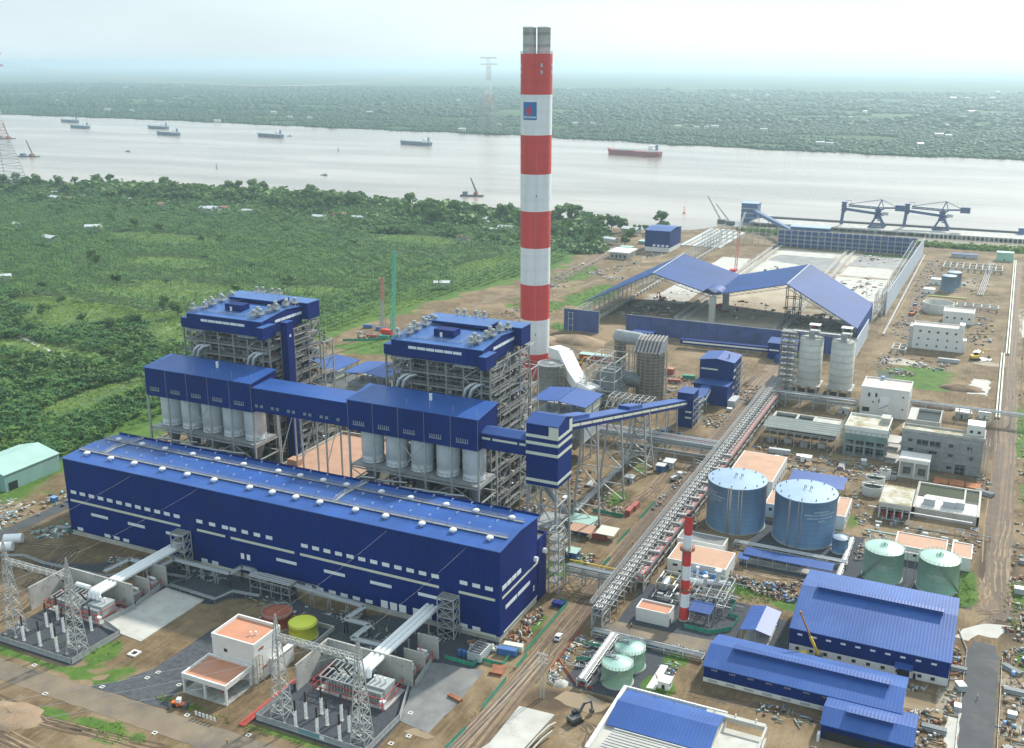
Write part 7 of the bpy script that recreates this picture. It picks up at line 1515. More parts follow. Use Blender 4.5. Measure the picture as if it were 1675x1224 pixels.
def unloader(label, x, y):
    T = thing('ship_unloader', label, 'unloader', (x,y,4.6)); k = 'crane_blue'
    b = MB(); [b.beam((x+sx*9,y+sy*8,4.6),(x+sx*3,y+sy*3,16),1.6) for sx in (-1,1) for sy in (-1,1)]; b.box(x-10,x+10,y-9,y-7,4.6,6.2); b.box(x-10,x+10,y+7,y+9,4.6,6.2); b.build('portal',k,T)
    b = MB(); b.lathe(x,y,[(4.4,15),(4.6,18),(3.4,18.2),(3,24),(4,24.2),(4,26)],16); [b.cbox(x+random.Random(i).uniform(-3,3),y-3.4,13+i*2,4,2.4,1.2) for i in range(6)]; b.build('turret',k,T)
    b = MB(); b.beam((x+7,y,20.4),(x-40,y,25),3.4,3.2); b.build('boom',k,T); b = MB(); b.lattice((x-36,y,29.5),(x+6,y,27.6),2.2,2.2,14,.5,.8); b.beam((x+6,y,28.5),(x+22,y,29.4),2.2,2.0); b.build('upper_boom',k,T)
    b = MB(); b.beam((x-2,y-2,26),(x+3,y,38.6),1.0); b.beam((x-2,y+2,26),(x+3,y,38.6),1.0); b.beam((x+6,y,27),(x+3,y,38.6),.8); b.build('mast',k,T)
    b = MB(); b.beam((x+3,y,38.6),(x-36,y,31),.7); b.beam((x+3,y,38.6),(x+21,y,30.4),.7); b.build('stay',k,T)
    MB().cbox(x+25,y,26,11,8,7).build('counterweight',k,T); MB().cbox(x+8.4,y-1,20,7,5,4).build('machine_house','cont_grey',T)
    b = MB(); b.tube([(x-41,y,33),(x-43,y,5.5)],2.0,10); b.build('vertical_leg',k,T); b = MB(); [b.cbox(x-41,y,21+i*2.2,5+1.6*(i%2),5,1.7) for i in range(6)]; b.beam((x-40,y,35.5),(x-33,y,35.5),.4); b.beam((x-33,y,35.5),(x-33,y,27),.4); b.build('head',k,T)
unloader('dark blue ship unloader with a boom and vertical leg on the jetty, left one',3.8,1060); unloader('dark blue ship unloader with a boom and vertical leg on the jetty, right one',77,1074)
# vessels
def vessel(name, label, x, y, L, hd, hull, house, tanker=False, sc=1):
    T = thing(name, label, 'ship', (x,y,0)); B = L*.16; Hh = L*.075
    def hullmesh(z0, z1, m, nm):
        b = MB(); st = [(-.5,.0,1.35),(-.44,.35,1.22),(-.36,.47,1.05),(-.2,.5,1),(.3,.5,1),(.46,.45,1.02),(.5,.36,1.05)]
        V = []
        for f, wd, k in st:
            zt = z1*k if nm == 'hull' else z1
            V += [(f*L,-wd*B,zt),(f*L*(.96 if f < -.4 else 1),-wd*B*.7,z0),(f*L*(.96 if f < -.4 else 1),wd*B*.7,z0),(f*L,wd*B,zt)]
        n = len(st); F = []
        for i in range(n-1):
            a, c = i*4, i*4+4; F += [(a,a+1,c+1,c),(a+1,a+2,c+2,c+1),(a+2,a+3,c+3,c+2),(a+3,a,c,c+3)]
        F.append((0,3,2,1)); F.append((n*4-4,n*4-3,n*4-2,n*4-1)); c_, s_ = cos(hd), sin(hd)
        b.add([(x+p[0]*c_-p[1]*s_, y+p[0]*s_+p[1]*c_, p[2]) for p in V],F); return b.build(nm,m,T)
    hullmesh(-.2,Hh,hull,'hull'); c_, s_ = cos(hd), sin(hd); R = lambda a, b2: (x+a*c_-b2*s_, y+a*s_+b2*c_)
    b = MB()
    for i in range(5 if not tanker else 3): p = R(-.3*L+i*.12*L,0); b.cbox(*p,Hh,L*.1,B*.7,1.6,hd)
    b.build('hatch','ship_deck',T)
    p = R(.36*L,0); MB().cbox(*p,Hh,L*.12,B*.9,L*.05,hd).build('deckhouse','white_sheet',T); p = R(.345*L,0); MB().cbox(*p,Hh+L*.05,L*.06,B*.95,L*.045,hd).build('bridge','white_sheet',T); p = R(.425*L,0); b = MB(); b.cbox(*p,Hh+L*.03,L*.03,B*.25,L*.085,hd); b.build('funnel','ship_hull',T)
    for f in ((-.38,) if not tanker else (-.38,-.15)): p = R(f*L,0); MB().beam((*p,Hh),(*p,Hh+L*.12),.5).build('mast','steel_light',T)
    if tanker:
        b = MB(); q0, q1 = R(-.33*L,0), R(.28*L,0); b.beam((*q0,Hh+2.6),(*q1,Hh+2.6),1.2,.6); [b.beam((*R(-.3*L+i*.1*L,-B*.3),Hh+1),(*R(-.3*L+i*.1*L,B*.3),Hh+1),.6) for i in range(6)]; b.build('deck_pipes','tank_green',T); p = R(.2*L,0); MB().cbox(*p,0,L*.36,B*1.04,Hh*.55,hd).build('red_belt','stripe_red',T) if False else None
    return T
hd = atan2(-.2,.98)
S0 = vessel('cargo_ship','small blue grey cargo ship far left on the river, nearest the far bank',-2863,2422,105,hd,'ship_hull','w')
for x, y, lb in [(-2558,2184,'small blue grey cargo ship just below the farthest left one'),(-2308,2265,'blue grey cargo ship with white bridge, upper of the second pair'),(-2067,2051,'blue grey cargo ship with tall bridge, lower of the second pair'),(-1748,2110,'blue grey cargo ship alone between the pairs and the chimney'),(-1231,2034,'pale teal cargo ship nearest the striped chimney')]: dup(S0,(x,y,0),label=lb)
vessel('tanker','red hulled tanker with a white bridge right of the striped chimney',-627,1974,138,hd,'ship_red','w',True)
def crane_barge(label, x, y, L):
    T = thing('crane_barge',label,'barge',(x,y,0)); MB().cbox(x,y,-.2,L,L*.3,2.2,.25).build('hull','steel_dark',T); MB().cbox(x-L*.3,y-L*.07,2,L*.2,L*.2,5,.25).build('cabin','ship_hull',T); MB().cbox(x+L*.16,y+L*.04,2,L*.16,L*.2,4,.25).build('crane_house','rust',T); b = MB(); b.lattice((x+L*.2,y+L*.05,5),(x-L*.06,y,L*.78),2.2,.8,10,.3,.45); b.build('boom','steel_dark',T)
crane_barge('dark crane barge with raised boom on the river, below the left ships',-1832,1367,46); crane_barge('dark crane barge at the far left edge of the river',-2363,1745,52); crane_barge('dark crane barge moored near the trees left of the chimney',-612,1156,36)
for x, y, lb in [(-1721,2162,'tiny boat right of the lone cargo ship'),(-1737,1564,'tiny dark boat in mid river, left'),(-1005,1316,'tiny dark boat near the wooded bank'),(-232,2242,'low boat moored along the far right bank')]:
    T = thing('small_boat',lb,'boat',(x,y,0)); b = MB(); b.add([(x-9,y,1.4),(x-5,y-2,1),(x+8,y-2,1),(x+8,y+2,1),(x-5,y+2,1),(x-5,y-1.4,-.2),(x+7,y-1.4,-.2),(x+7,y+1.4,-.2),(x-5,y+1.4,-.2)],[(0,1,2,3,4),(0,5,1),(1,5,6,2),(2,6,7,3),(3,7,8,4),(4,8,0),(0,8,5)]); b.build('hull','ship_hull',T); MB().cbox(x+3,y,1,5,3,2).build('cabin','wood',T)
for x, y, m, lb in [(-1278,1340,'ship_hull','dark channel buoy in mid river, left'),(-257,1111,'orange','orange channel buoy near the blue store'),(-1307,1803,'ship_hull','dark channel buoy beyond mid river')]:
    T = thing('channel_buoy',lb,'buoy',(x,y,0)); MB().lathe(x,y,[(2,-.2),(2,1.4),(.4,1.6)],12).build('float',m,T); b = MB(); [b.beam((x+1.4*cos(k*2.1),y+1.4*sin(k*2.1),1.4),(x,y,8),.3) for k in range(3)]; b.cbox(x,y,7.4,1,1,1.6); b.build('top_mark',m,T)
# river crossing pylons and wires
def pylon(label, x, y, rot):
    T = thing('river_pylon',label,'pylon',(x,y,0)); segs = [(0,58,9),(48,40,7),(80,27,6),(110,18,6),(150,12,6),(190,9,5),(214,8,3)]
    for i in range(len(segs)-1):
        z0, w0, n = segs[i]; z1, w1, _ = segs[i+1]; b = MB(); b.lattice((x,y,z0),(x,y,z1),w0,w1,n,.34,.6); b.build('mast','pylon_red' if i in (2,4) else 'stripe_white' if i > 1 else 'steel_grey',T)
    for z, l in ((196,26),(214,25)): b = MB(); b.lattice((x-l*cos(rot),y-l*sin(rot),z),(x+l*cos(rot),y+l*sin(rot),z),2.4,2.4,14,.35,.5); b.build('crossarm','pylon_red',T)
pylon('very tall red and white pylon on the far bank left of the chimney',-1277,2545,.44); pylon('very tall pylon cut off by the left picture edge on the near bank',-1352,905,.44)
for dx in (-28,0,28): wire('thin river crossing power line between the two tall pylons',(-1352+dx*.9,905+dx*.4,200),(-1277+dx*.9,2545+dx*.4,198),48,.16,'river crossing lines')
for i, (x, y) in enumerate([(-600,4300),(-870,4000),(-330,4800),(-1000,3800)]):
    T = thing('far_pylon','distant lattice pylon standing in the hazy wood beyond the river','pylon',(x,y,0),'distant pylons'); b = MB(); b.lattice((x,y,0),(x,y,66),12,2,8,.5,.8); b.build('mast','steel_light',T); b = MB(); [b.beam((x-10,y-4,z),(x+10,y+4,z),.9) for z in (48,57,65)]; b.build('crossarm','steel_light',T)
# houses
def house(label, group, x, y, L, D, h, m):
    T = thing('house',label,'house',(x,y,0),group); MB().box(x-L/2,x+L/2,y-D/2,y+D/2,0,h).build('wall','concrete_pale',T); MB().extx([(y-D/2-.6,h),(y,h+D*.22),(y+D/2+.6,h),(y+D/2+.6,h+.2),(y,h+D*.22+.3),(y-D/2-.6,h+.2)],x-L/2-.5,x+L/2+.5).build('roof',m,T); return T
NB = [(-1222,863),(-1242,908),(-1196,875),(-1215,914),(-1144,825),(-1123,834),(-1134,865),(-1118,928),(-1173,961),(-1036,861),(-844,829),(-936,828),(-976,614),(-844,550),(-790,835),(-758,899),(-667,828),(-653,853),(-620,846),(-1053,933),(-867,636),(-593,909),(-560,948),(-496,905),(-466,897),(-415,831),(-404,846),(-368,913),(-340,886),(-416,759),(-260,824),(-260,895),(-316,526),(-709,375),(-850,822),(-836,838),(-480,915),(-452,880),(-1060,880),(-350,903)]
h1 = house('small house with a pale tin roof among the trees on the near bank','houses on the near bank',*NB[0],17,8,4.6,'roof_tin'); h2 = house('small house with a brown tiled roof among the trees on the near bank','brown roofed houses on the near bank',*NB[1],14,8,4.6,'roof_tile')
for i, (x, y) in enumerate(NB[2:]): dup(h2 if i%6==3 else h1,(x,y,2.2),RND.uniform(-.5,.8),scale=RND.uniform(.8,1.3))
FB = [(-5704,5911),(-6334,6154),(-6250,6712),(-5855,5292),(-4454,3795),(-3340,3062),(-3202,3059),(-2277,2906),(-2165,2874),(-2322,2562),(-2545,3156),(-811,2936),(-752,2939),(-730,2974),(-699,2952),(-290,2407),(-265,2403),(-533,2888),(-1628,7491),(-2391,8450),(-1402,6048),(-1164,5390),(-421,4267),(-410,3790),(-191,6115),(-124,6266),(5,6287),(-24,4392),(-45,2856),(-19,2840),(-64,2498),(5,7640),(160,3894),(-1246,6261),(-1067,6117),(-2421,5705),(-2283,5866),(-2994,7343),(-2535,4704),(-2198,3321),(-1117,2989),(-1169,2964),(-1384,2835),(-1346,2503)]
h3 = house('tiny pale roofed house far off among the hazy woods across the river','houses across the river',*FB[0],22,10,7,'roof_tin')
for x, y in FB[1:]: dup(h3,(x,y,5),RND.uniform(-.4,.6),scale=RND.uniform(.6,1.1)*(1 if y < 4000 else 1.4))
# ================================================================== VEHICLES, PEOPLE, FENCES, STORES, DEBRIS
def wheels(T, x, y, a, pts, r, wd):
    c, s = cos(a), sin(a)
    for px, py in pts:
        q = lambda u, v: (x+u*c-v*s, y+u*s+v*c); b = MB(); p0, p1 = q(px,py-wd/2), q(px,py+wd/2); b.tube([(*p0,r),(*p1,r)],r,14); b.build('wheel','rubber',T)
def car(label, x, y, a):
    T = thing('car',label,'car',(x,y,0)); c, s = cos(a), sin(a); W = lambda u, v, z: (x+u*c-v*s,y+u*s+v*c,z); b = MB()
    pr = [(-2.35,.35),(2.35,.35),(2.4,.75),(2.2,1.0),(1.2,1.12),(.5,1.72),(-1.5,1.78),(-2.2,1.15),(-2.4,.9)]
    def body(w, pr, m, nm): b = MB(); n = len(pr); b.add([W(u,-w,z) for u,z in pr]+[W(u,w,z) for u,z in pr],[tuple(range(n)),tuple(range(n,2*n))[::-1]]+[(i,i+n,(i+1)%n+n,(i+1)%n) for i in range(n)]); b.build(nm,m,T)
    body(.95,pr,'car_white','body'); body(.97,[(.35,1.2),(.95,1.2),(.42,1.64),(-1.35,1.68),(-1.9,1.2)],'glass_dark','side_window'); body(.82,[(1.26,1.13),(.56,1.74),(.5,1.70),(1.2,1.08)],'glass_dark','windscreen'); body(.82,[(-1.56,1.8),(-2.24,1.2),(-2.2,1.12),(-1.5,1.74)],'glass_dark','rear_window')
    wheels(T,x,y,a,[(1.45,.86),(1.45,-.86),(-1.45,.86),(-1.45,-.86)],.36,.26)
    for v in (-.7,.7): b = MB(); b.add([W(2.36,v-.2,.7),W(2.36,v+.2,.7),W(2.42,v+.2,.85),W(2.42,v-.2,.85)],[(0,1,2,3)]); b.build('headlight','cont_grey',T)
car('white SUV driving on the brown main road beside the hall',17.8,12,radians(95))
car('white pickup parked on the brown dirt behind the absorber',-20,326,.4)
def truck(label, x, y, a, m):
    T = thing('truck',label,'truck',(x,y,0)); c, s = cos(a), sin(a); P = lambda u, v: (x+u*c-v*s,y+u*s+v*c)
    MB().cbox(*P(0,0),.8,8.4,1.0,.35,a).build('chassis','steel_dark',T); MB().cbox(*P(3.1,0),1.1,2.0,2.4,2.0,a).build('cab',m,T); MB().cbox(*P(3.75,0),1.9,.8,2.2,.8,a).build('windscreen','glass_dark',T)
    b = MB(); b.cbox(*P(-1.2,0),1.2,5.8,2.5,.25,a); b.cbox(*P(-1.2,1.2),1.4,5.8,.12,1.3,a); b.cbox(*P(-1.2,-1.2),1.4,5.8,.12,1.3,a); b.cbox(*P(1.65,0),1.4,.12,2.5,1.6,a); b.build('load_bed','cont_grey' if m != 'stripe_red' else m,T); MB().cbox(*P(-1.2,0),1.45,5.4,2.2,.7,a).build('load','concrete_pale',T)
    wheels(T,x,y,a,[(2.9,1.05),(2.9,-1.05),(-1.8,1.05),(-1.8,-1.05),(-3.1,1.05),(-3.1,-1.05)],.52,.34)
truck('white dump truck standing on the brown road beyond the pipe rack crossing',12.7,175.3,radians(70),'white_sheet')
truck('red dump truck on the bare floor of the coal yard',-66,560,.9,'stripe_red'); truck('dark truck parked between the hazy coal yard tracks',20,560,1.2,'steel_dark')
def excavator(label, x, y, a, m, sc=1.0, boom=1):
    T = thing('excavator',label,'excavator',(x,y,0)); c, s = cos(a), sin(a); P = lambda u, v, z: (x+(u*c-v*s)*sc,y+(u*s+v*c)*sc,z*sc)
    for v, nm in ((-1.15,'track'),(1.15,'track')):
        b = MB(); pr = [(-1.9,.3),(-1.5,0),(1.5,0),(1.9,.3),(1.9,.7),(1.5,.95),(-1.5,.95),(-1.9,.7)]; n = len(pr); b.add([P(u,v-.32,z) for u,z in pr]+[P(u,v+.32,z) for u,z in pr],[tuple(range(n)),tuple(range(n,2*n))[::-1]]+[(i,i+n,(i+1)%n+n,(i+1)%n) for i in range(n)]); b.build('track','rubber',T)
    q = P(-.4,0,0); MB().cbox(q[0],q[1],1.0*sc,3.4*sc,2.6*sc,1.1*sc,a).build('house',m,T); q = P(.5,.75,0); MB().cbox(q[0],q[1],1.5*sc,1.5*sc,1.1*sc,1.6*sc,a).build('cab','glass_dark',T)
    b = MB(); b.beam(P(1,0,1.7),P(3.2,0,4.6),.5*sc,.6*sc); b.beam(P(3.2,0,4.6),P(5.6,0,4.4),.45*sc,.5*sc); b.build('boom',m,T); b = MB(); b.beam(P(5.6,0,4.5),P(6.2,0,1.8),.4*sc); b.build('arm',m,T); q = P(6.0,0,0); MB().cbox(q[0],q[1],.5*sc,.9*sc,1.2*sc,1.2*sc,a).build('bucket','steel_dark',T)
excavator('dark excavator digging in the mud beside the brown pond',41.9,-31.7,radians(62),'steel_dark',1.15)
excavator('yellow excavator working in the far right construction field',139,477,.5,'yellow',1.6); excavator('yellow excavator left on the bare coal yard floor',-96,640,.3,'yellow',1.4); excavator('orange excavator near the left coal track',-118,566,2.4,'orange',1.3)
excavator('orange excavator by the long panel wall in the right field',86,600,1.2,'orange',1.3); excavator('red excavator inside the folded roof shed',22,520,.8,'stripe_red',1.2)
excavator('yellow excavator between dirt heaps right of the striped chimney',-108,345,.3,'yellow',1.3)
T = thing('road_roller','orange road roller parked where the gravel fan meets the perimeter road','roller',(-76.5,-79,0)); MB().cbox(-78.2,-79.2,.6,2.6,1.8,1.2,.3).build('body','orange',T); MB().cbox(-77.2,-78.9,1.6,1.3,1.5,1.5,.3).build('cab','car_white',T); b = MB(); b.tube([(-74.6,-79.4,.8),(-75.2,-77.4,.8)],.8,16); b.build('drum','steel_dark',T); MB().cbox(-75.8,-78.5,.9,2.4,1.6,.5,.3).build('frame','orange',T); wheels(T,-78.6,-79.3,.3,[(0,.9),(0,-.9)],.75,.5)
T = thing('mobile_crane','yellow mobile crane with a long raised boom between two blue workshops','crane',(104,36,0)); MB().cbox(104,35.4,.9,9,2.4,1.0,.1).build('carrier','yellow',T); MB().cbox(100.6,35,1.9,2,2.2,1.6,.1).build('cab','yellow',T); MB().cbox(105.6,35.6,1.9,2.6,2,1.6,.1).build('crane_house','steel_dark',T); b = MB(); b.beam((105.6,35.6,3.2),(102.2,35.7,9.6),.8); b.build('boom','yellow',T); b = MB(); b.beam((102.2,35.7,9.6),(98.4,35.9,17.6),.5); b.cbox(98.3,35.9,17.4,.8,.8,.9); b.build('boom_tip','rust_bright',T); wheels(T,104,35.4,.1,[(-3,1.1),(-3,-1.1),(0,1.1),(0,-1.1),(3,1.1),(3,-1.1)],.6,.4)
T = thing('crawler_crane','tall mint green and red lattice crane standing behind the right boiler house','crane',(-265,357,0)); MB().cbox(-268,357,0,9,7,1.6).build('track','steel_dark',T); MB().cbox(-270,357,1.6,9,4.4,3.6).build('crane_house','stripe_red',T); b = MB(); b.lattice((-265,357,3),(-261,357,66),2.4,1.6,22,.22,.42); b.build('mast','crane_green',T); b = MB(); b.lattice((-278,362,2),(-276,361.5,26),2.0,1.8,9,.2,.36); b.build('second_mast','steel_light',T); b = MB(); b.lattice((-276,361.5,26),(-275,361,44),1.8,1.6,7,.2,.36); b.build('mast_tip','pylon_red',T); b = MB(); b.beam((-261,357,66),(-272,357,5),.16); b.beam((-261,357,66),(-254,357,65),.5); b.build('stay','steel_grey',T)
for x, y, h_, lb, m in [(-190,1040,34,'slim crane with a slanted boom on the shore by the tower house','steel_grey'),(-176,1030,26,'shorter slanted crane on the shore by the tower house','steel_grey')]:
    T = thing('shore_crane',lb,'crane',(x,y,0)); MB().cbox(x+4,y,0,10,7,5).build('crane_house','steel_dark',T); b = MB(); b.lattice((x+2,y,5),(x-16,y,h_),1.6,.7,9,.2,.3); b.build('boom',m,T)
T = thing('tower_crane','red and white lattice crane mast rising from the left coal track','crane',(-90,720,0)); b = MB(); b.lattice((-90,720,0),(-89,720,44),2.2,1.8,16,.16,.26); b.build('mast','pylon_red',T); b = MB(); b.lattice((-89,720,44),(-84,720,60),1.8,1,6,.22,.36); b.build('jib','stripe_white',T); MB().cbox(-92,720,0,7,6,3).build('crane_house','stripe_red',T)
# people
def person_mesh():
    b = MB(); b.tube([(0,.0,.05),(0,-.02,.5),(.01,0,.92)],[.06,.07,.1],8); 
    return b
pt = thing('person','person in dark clothes and a pale helmet walking on the brown main road','person',(19.9,24.9,0))
b = MB(); b.tube([(-.11,.05,0),(-.11,.02,.1),(-.11,.0,.5),(-.09,0,.92)],[.05,.06,.075,.10],8); b.tube([(.11,-.12,0),(.11,-.1,.1),(.11,-.02,.5),(.09,0,.92)],[.05,.06,.075,.10],8); b.build('trousers','cloth_dark',pt)
b = MB(); b.lathe(0,0,[(.10,.88),(.19,.95),(.18,1.15),(.23,1.38),(.20,1.46),(.07,1.5)],12); b.tube([(-.22,0,1.42),(-.27,.04,1.15),(-.26,.14,.92)],[.065,.055,.045],7); b.tube([(.22,0,1.42),(.27,-.04,1.15),(.26,-.1,.9)],[.065,.055,.045],7); b.build('vest','vest',pt)
b = MB(); b.lathe(0,0,[(.10,.86),(.15,.95),(.14,1.15),(.17,1.36),(.12,1.44),(.06,1.48),(.06,1.53),(.085,1.56),(.10,1.64),(.095,1.72),(.06,1.78)],12)
for sx in (-1,1): b.tube([(sx*.12,0,1.40),(sx*.22,0,1.40),(sx*.265,sx*-.03,1.15),(sx*.262,sx*-.10,.92),(sx*.262,sx*-.12,.82)],[.05,.05,.042,.034,.026],7); b.tube([(sx*.06,0,.95),(sx*.09,0,.88),(sx*.11,-.01,.5),(sx*.11,-.04*sx,.06)],[.09,.085,.06,.045],7); b.cbox(sx*.11,-.06-.04*sx,0,.09,.24,.07)
b.build('body','skin',pt)
b = MB(); b.lathe(0,0,[(.135,1.68),(.115,1.69),(.11,1.76),(.07,1.82),(.01,1.84)],12); b.build('helmet','helmet',pt)
for ch in pt.children:                     # the figure was modelled at the origin
    ch.data.transform(__import__('mathutils').Matrix.Translation((19.9,24.9,0)))
for x, y, r_, lb in [(10.4,40.5,1,'person standing by the green fence near the hall corner'),(12.9,45.5,2,'person on the road edge near the blue drums'),(11.9,-13.6,.4,'person walking beside the rust coloured planks'),(11.7,-42.1,2,'person on the dirt verge left of the brown road'),(39.1,30.5,3,'person in a bright vest on the side road by the small red roofed house'),(32.2,31.6,1,'person near the red fire pipes at the end of the pipe rack'),(17.1,95.7,0,'person on the brown road beside the white lean-to shelter'),(15.5,209.4,2,'person on the brown road under the pipe crossing'),(17.9,187.1,1,'person on the brown road behind the white dump truck'),(-50.4,-87.5,1,'person crossing the perimeter road near the small white signs'),(156.5,36,2,'person walking on the dark paved road at the right'),(164,392,1,'person on the brown track far up the right edge')]: dup(pt,(x,y,0),r_,label=lb,scale=1.05)
# green fences
def green_fence(label, pts, h=1.7, m='safety_green'):
    T = thing('green_fence',label,'fence',(*pts[0],0)); b = MB(); s = MB()
    for p, q in zip(pts[:-1],pts[1:]):
        b.beam((*p,h/2+.05),(*q,h/2+.05),.06,h-.1); n = max(1,int(hypot(q[0]-p[0],q[1]-p[1])/3))
        for i in range(n+1): s.beam((p[0]+(q[0]-p[0])*i/n,p[1]+(q[1]-p[1])*i/n,0),(p[0]+(q[0]-p[0])*i/n,p[1]+(q[1]-p[1])*i/n,h+.1),.1)
    b.build('screen',m,T); s.build('posts','steel_grey',T)
for lb, pts in [('long green safety fence between the hall end and the brown road',[(11.0,-2),(11.4,36),(8,36.5)]),('green safety fence beside the rust coloured planks',[(12.3,-12.7),(12.3,-3.6)]),('green safety fence along the brown road opposite the concrete pad',[(12.4,-38.5),(12.1,-20.2)]),('green safety fence at the bottom edge beside the brown road',[(11.7,-62),(12.5,-50)]),('green safety fence boxing in the store of drums by the right fire walls',[(-13,-17.5),(-1.6,-17.8),(-1.4,-6)]),('teal safety fence round blue crates by the hall corner',[(-1,-13.6),(7.4,-13.4),(7.2,-7)]),('green safety fence beside the white lean-to on the brown road',[(10.8,94),(11.4,109)]),('green safety fence past the red containers on the brown road',[(11.6,121),(12.2,143)]),('short green fence by the yellow railed pipe bridge',[(12.4,71),(12.9,79)]),('green safety fence zigzagging round the auxiliary boiler yard',[(66.6,64.3),(69.9,63.9),(69.7,53.8),(73.6,53),(73,44),(66.6,38.4),(57,38.6)]),('green safety fence behind the scrap under the sloping conveyor',[(-11,121),(4,121)]),('green netting screen round the pump pit by the mint tanks',[(28,12),(35,12),(35,3),(29,1)]),('green screen far along the dirt field behind the left boiler house',[(-292,330),(-276,338),(-262,352)]),('green fence at the dirt store left of the hall',[(-226,8),(-212,-1),(-211,6)])]: green_fence(lb,pts)
green_fence('red barrier rail along the pump pit beside the brown road',[(23,23),(23.2,-9.8)],.8,'pipe_red'); green_fence('red barrier rail in front of the dark green screened pump pit',[(23.3,-1.1),(34.5,-12.4),(40.5,-12.6)],.8,'pipe_red'); green_fence('white sheeted barrier along the right side of the paved road',[(162.8,-50),(163.0,18),(163.4,66)],1.1,'white_sheet'); green_fence('white sheeted barrier along the left side of the paved road',[(151.6,-40),(151.4,16),(152,66),(148.6,80)],.9,'white_sheet'); green_fence('low white kerb fence along the far right track',[(168.4,395),(169.6,500),(171,640)],1.0,'concrete_pale')
# containers, cabins, store goods
def container(label, x, y, a, L=6.1, m='cont_red', W=2.45, H=2.6):
    T = thing('container',label,'container',(x,y,0)); MB().cbox(x,y,.15,L,W,H-.15,a).build('body',m,T); c, s = cos(a), sin(a); b = MB()
    for u in (-1,1):
        for v in (-1,1): b.cbox(x+u*(L/2-.06)*c-v*(W/2-.06)*s,y+u*(L/2-.06)*s+v*(W/2-.06)*c,0,.2,.2,H+.03,a)
    b.build('corner_post',m,T); q = (x+(L/2+.03)*c,y+(L/2+.03)*s); MB().cbox(*q,.3,.06,W-.3,H-.5,a).build('door',m,T)
for x, y, a, m, L, lb in [(5,126.6,pi/2,'cont_red',6.1,'red container, nearer one beside the green fence and brown road'),(5.6,133,pi/2,'cont_red',6.1,'red container, farther one beside the green fence and brown road'),(5.6,-5.6,.12,'cont_blue',7,'blue container by the hall corner at the end of the green fence'),(6.4,-2.2,.12,'cream',7,'cream container behind the blue one by the hall corner'),(2,95.4,0,'cont_red',6,'red container under the white lean-to among huts'),(-7,97,0,'cont_blue',6,'blue container left of the red one under the lean-tos'),(-268,349,.2,'safety_green',8,'green container on the pale ground behind the boilers'),(-277,347,.2,'cont_red',8,'red container beside the green one behind the boilers'),(-297,372,.3,'cont_blue',7,'blue container on the grass behind the boilers'),(-284,370,.3,'cont_blue',7,'second blue container on the grass behind the boilers'),(122.4,462,.0,'cont_grey',13.5,'long pale container below the long white building'),(52,234,.05,'cont_grey',11,'long pale container in front of the bare steel canopy'),(-36,333,.2,'cont_red',8,'red container near the white pickup'),(-30,346,.2,'safety_green',8,'green roofed container left of the navy transfer house'),(-206,47,.6,'concrete_pale',9,'pale container beside the mint shed')]: container(lb,x,y,a,L,m)
def cabin(label, x, y, w_, d_, h, m, rm='roof_tin'):
    T = thing('site_cabin',label,'cabin',(x,y,0)); MB().cbox(x,y,0,w_,d_,h).build('wall',m,T); MB().cbox(x,y,h,w_+.8,d_+.8,.2).build('roof',rm,T); MB().box(x-.5,x+.5,y-d_/2-.1,y-d_/2-.01,.1,2).build('door','dark_pane',T); MB().box(x+w_/2+.01,x+w_/2+.08,y-.6,y+.6,1,2).build('window','dark_pane',T)
for a in [('small grey cabin between the conveyor trestles',-7.3,162.5,4,4,3,'cont_grey'),('grey cabin with blue sheets on top beyond the trestles',4.8,190,5,6,3.6,'cont_grey'),('grey blue cabin beside the braced trestle',2.2,183.6,4,4,3.2,'cont_blue'),('white boxy cabin on the gravel beside the mint tanks',61.8,-1,3.8,4,3,'white_sheet'),('small pale cabin below the steel canopy',67,228,5,4,3,'white_sheet'),('low teal roofed cabin near the yellow railed bridge',-2.2,74.5,5,5,3,'cont_blue','mint_sheet'),('long cyan roofed hut right of the striped chimney',-102,362,22,6,4,'cont_red','mint_sheet'),('white cabin by the far blue grey tank',92,700,9,8,4,'white_sheet'),('white cabin near the far pipelines',95,745,9,8,5,'white_sheet'),('pale cabin at the near side of the white tall block',73,318,6,4,3,'cont_grey'),('grey lattice cabin in the grass field, left one',137,340,7,6,4,'cont_grey'),('pale cabin in the grass field beside the far right track',149,345,6,6,4,'white_sheet'),('red brown cabin in the dirt behind the absorber',-46,352,8,5,4,'cont_red','roof_tile'),('blue roofed hut far up the right field',112,905,26,8,4,'cont_grey','blue_sheet'),('dark green box cabin far up the right field',151,905,16,10,9,'tank_green','tank_green')]: cabin(*a)
for u0, u1, v0, v1, m, lb in [(-16,-3,100,109,'mint_sheet','pale sheet lean-to roof among huts beside the brown road'),(-12,-1,92,99.5,'salmon','salmon sheet lean-to roof beside the pale one'),(.5,9,94,102,'cream','cream lean-to roof next to the brown road')]: shelter('lean_to',lb,u0,u1,v0,v1,3,None,.5,m,3)
T = thing('drum_stack','stack of dark blue drums beside the green fence end','drums',(8.6,34,0)); b = None
for i in range(5):
    for j in range(3): MB().cyl(6.6+i*.95,32.6+j*.95,0,1.9,.45,12).build('drum','drum_blue',T)
for i in range(3): MB().cyl(-9+i*1.8,-13.6,.3,2.6,.8,14).build('tank','cont_blue',thing('plastic_tank',['blue plastic tank','blue plastic tank','blue plastic tank'][i]+[' nearest the fire walls in the fenced store',' in the middle of a row in the fenced store',' beside the grey generator in the fenced store'][i],'tank',(-9+i*1.8,-13.6,0)))
T = thing('generator','large grey slatted generator box standing in the fenced store','generator',(-2.6,-11,0)); MB().cbox(-2.8,-11,.3,5.4,8,3.2).build('body','cont_grey',T); b = MB(); [b.box(-5,-.6,-14.6+i*1.5,-13.9+i*1.5,3.5,3.9) for i in range(5)]; b.build('roof_fan','steel_dark',T)
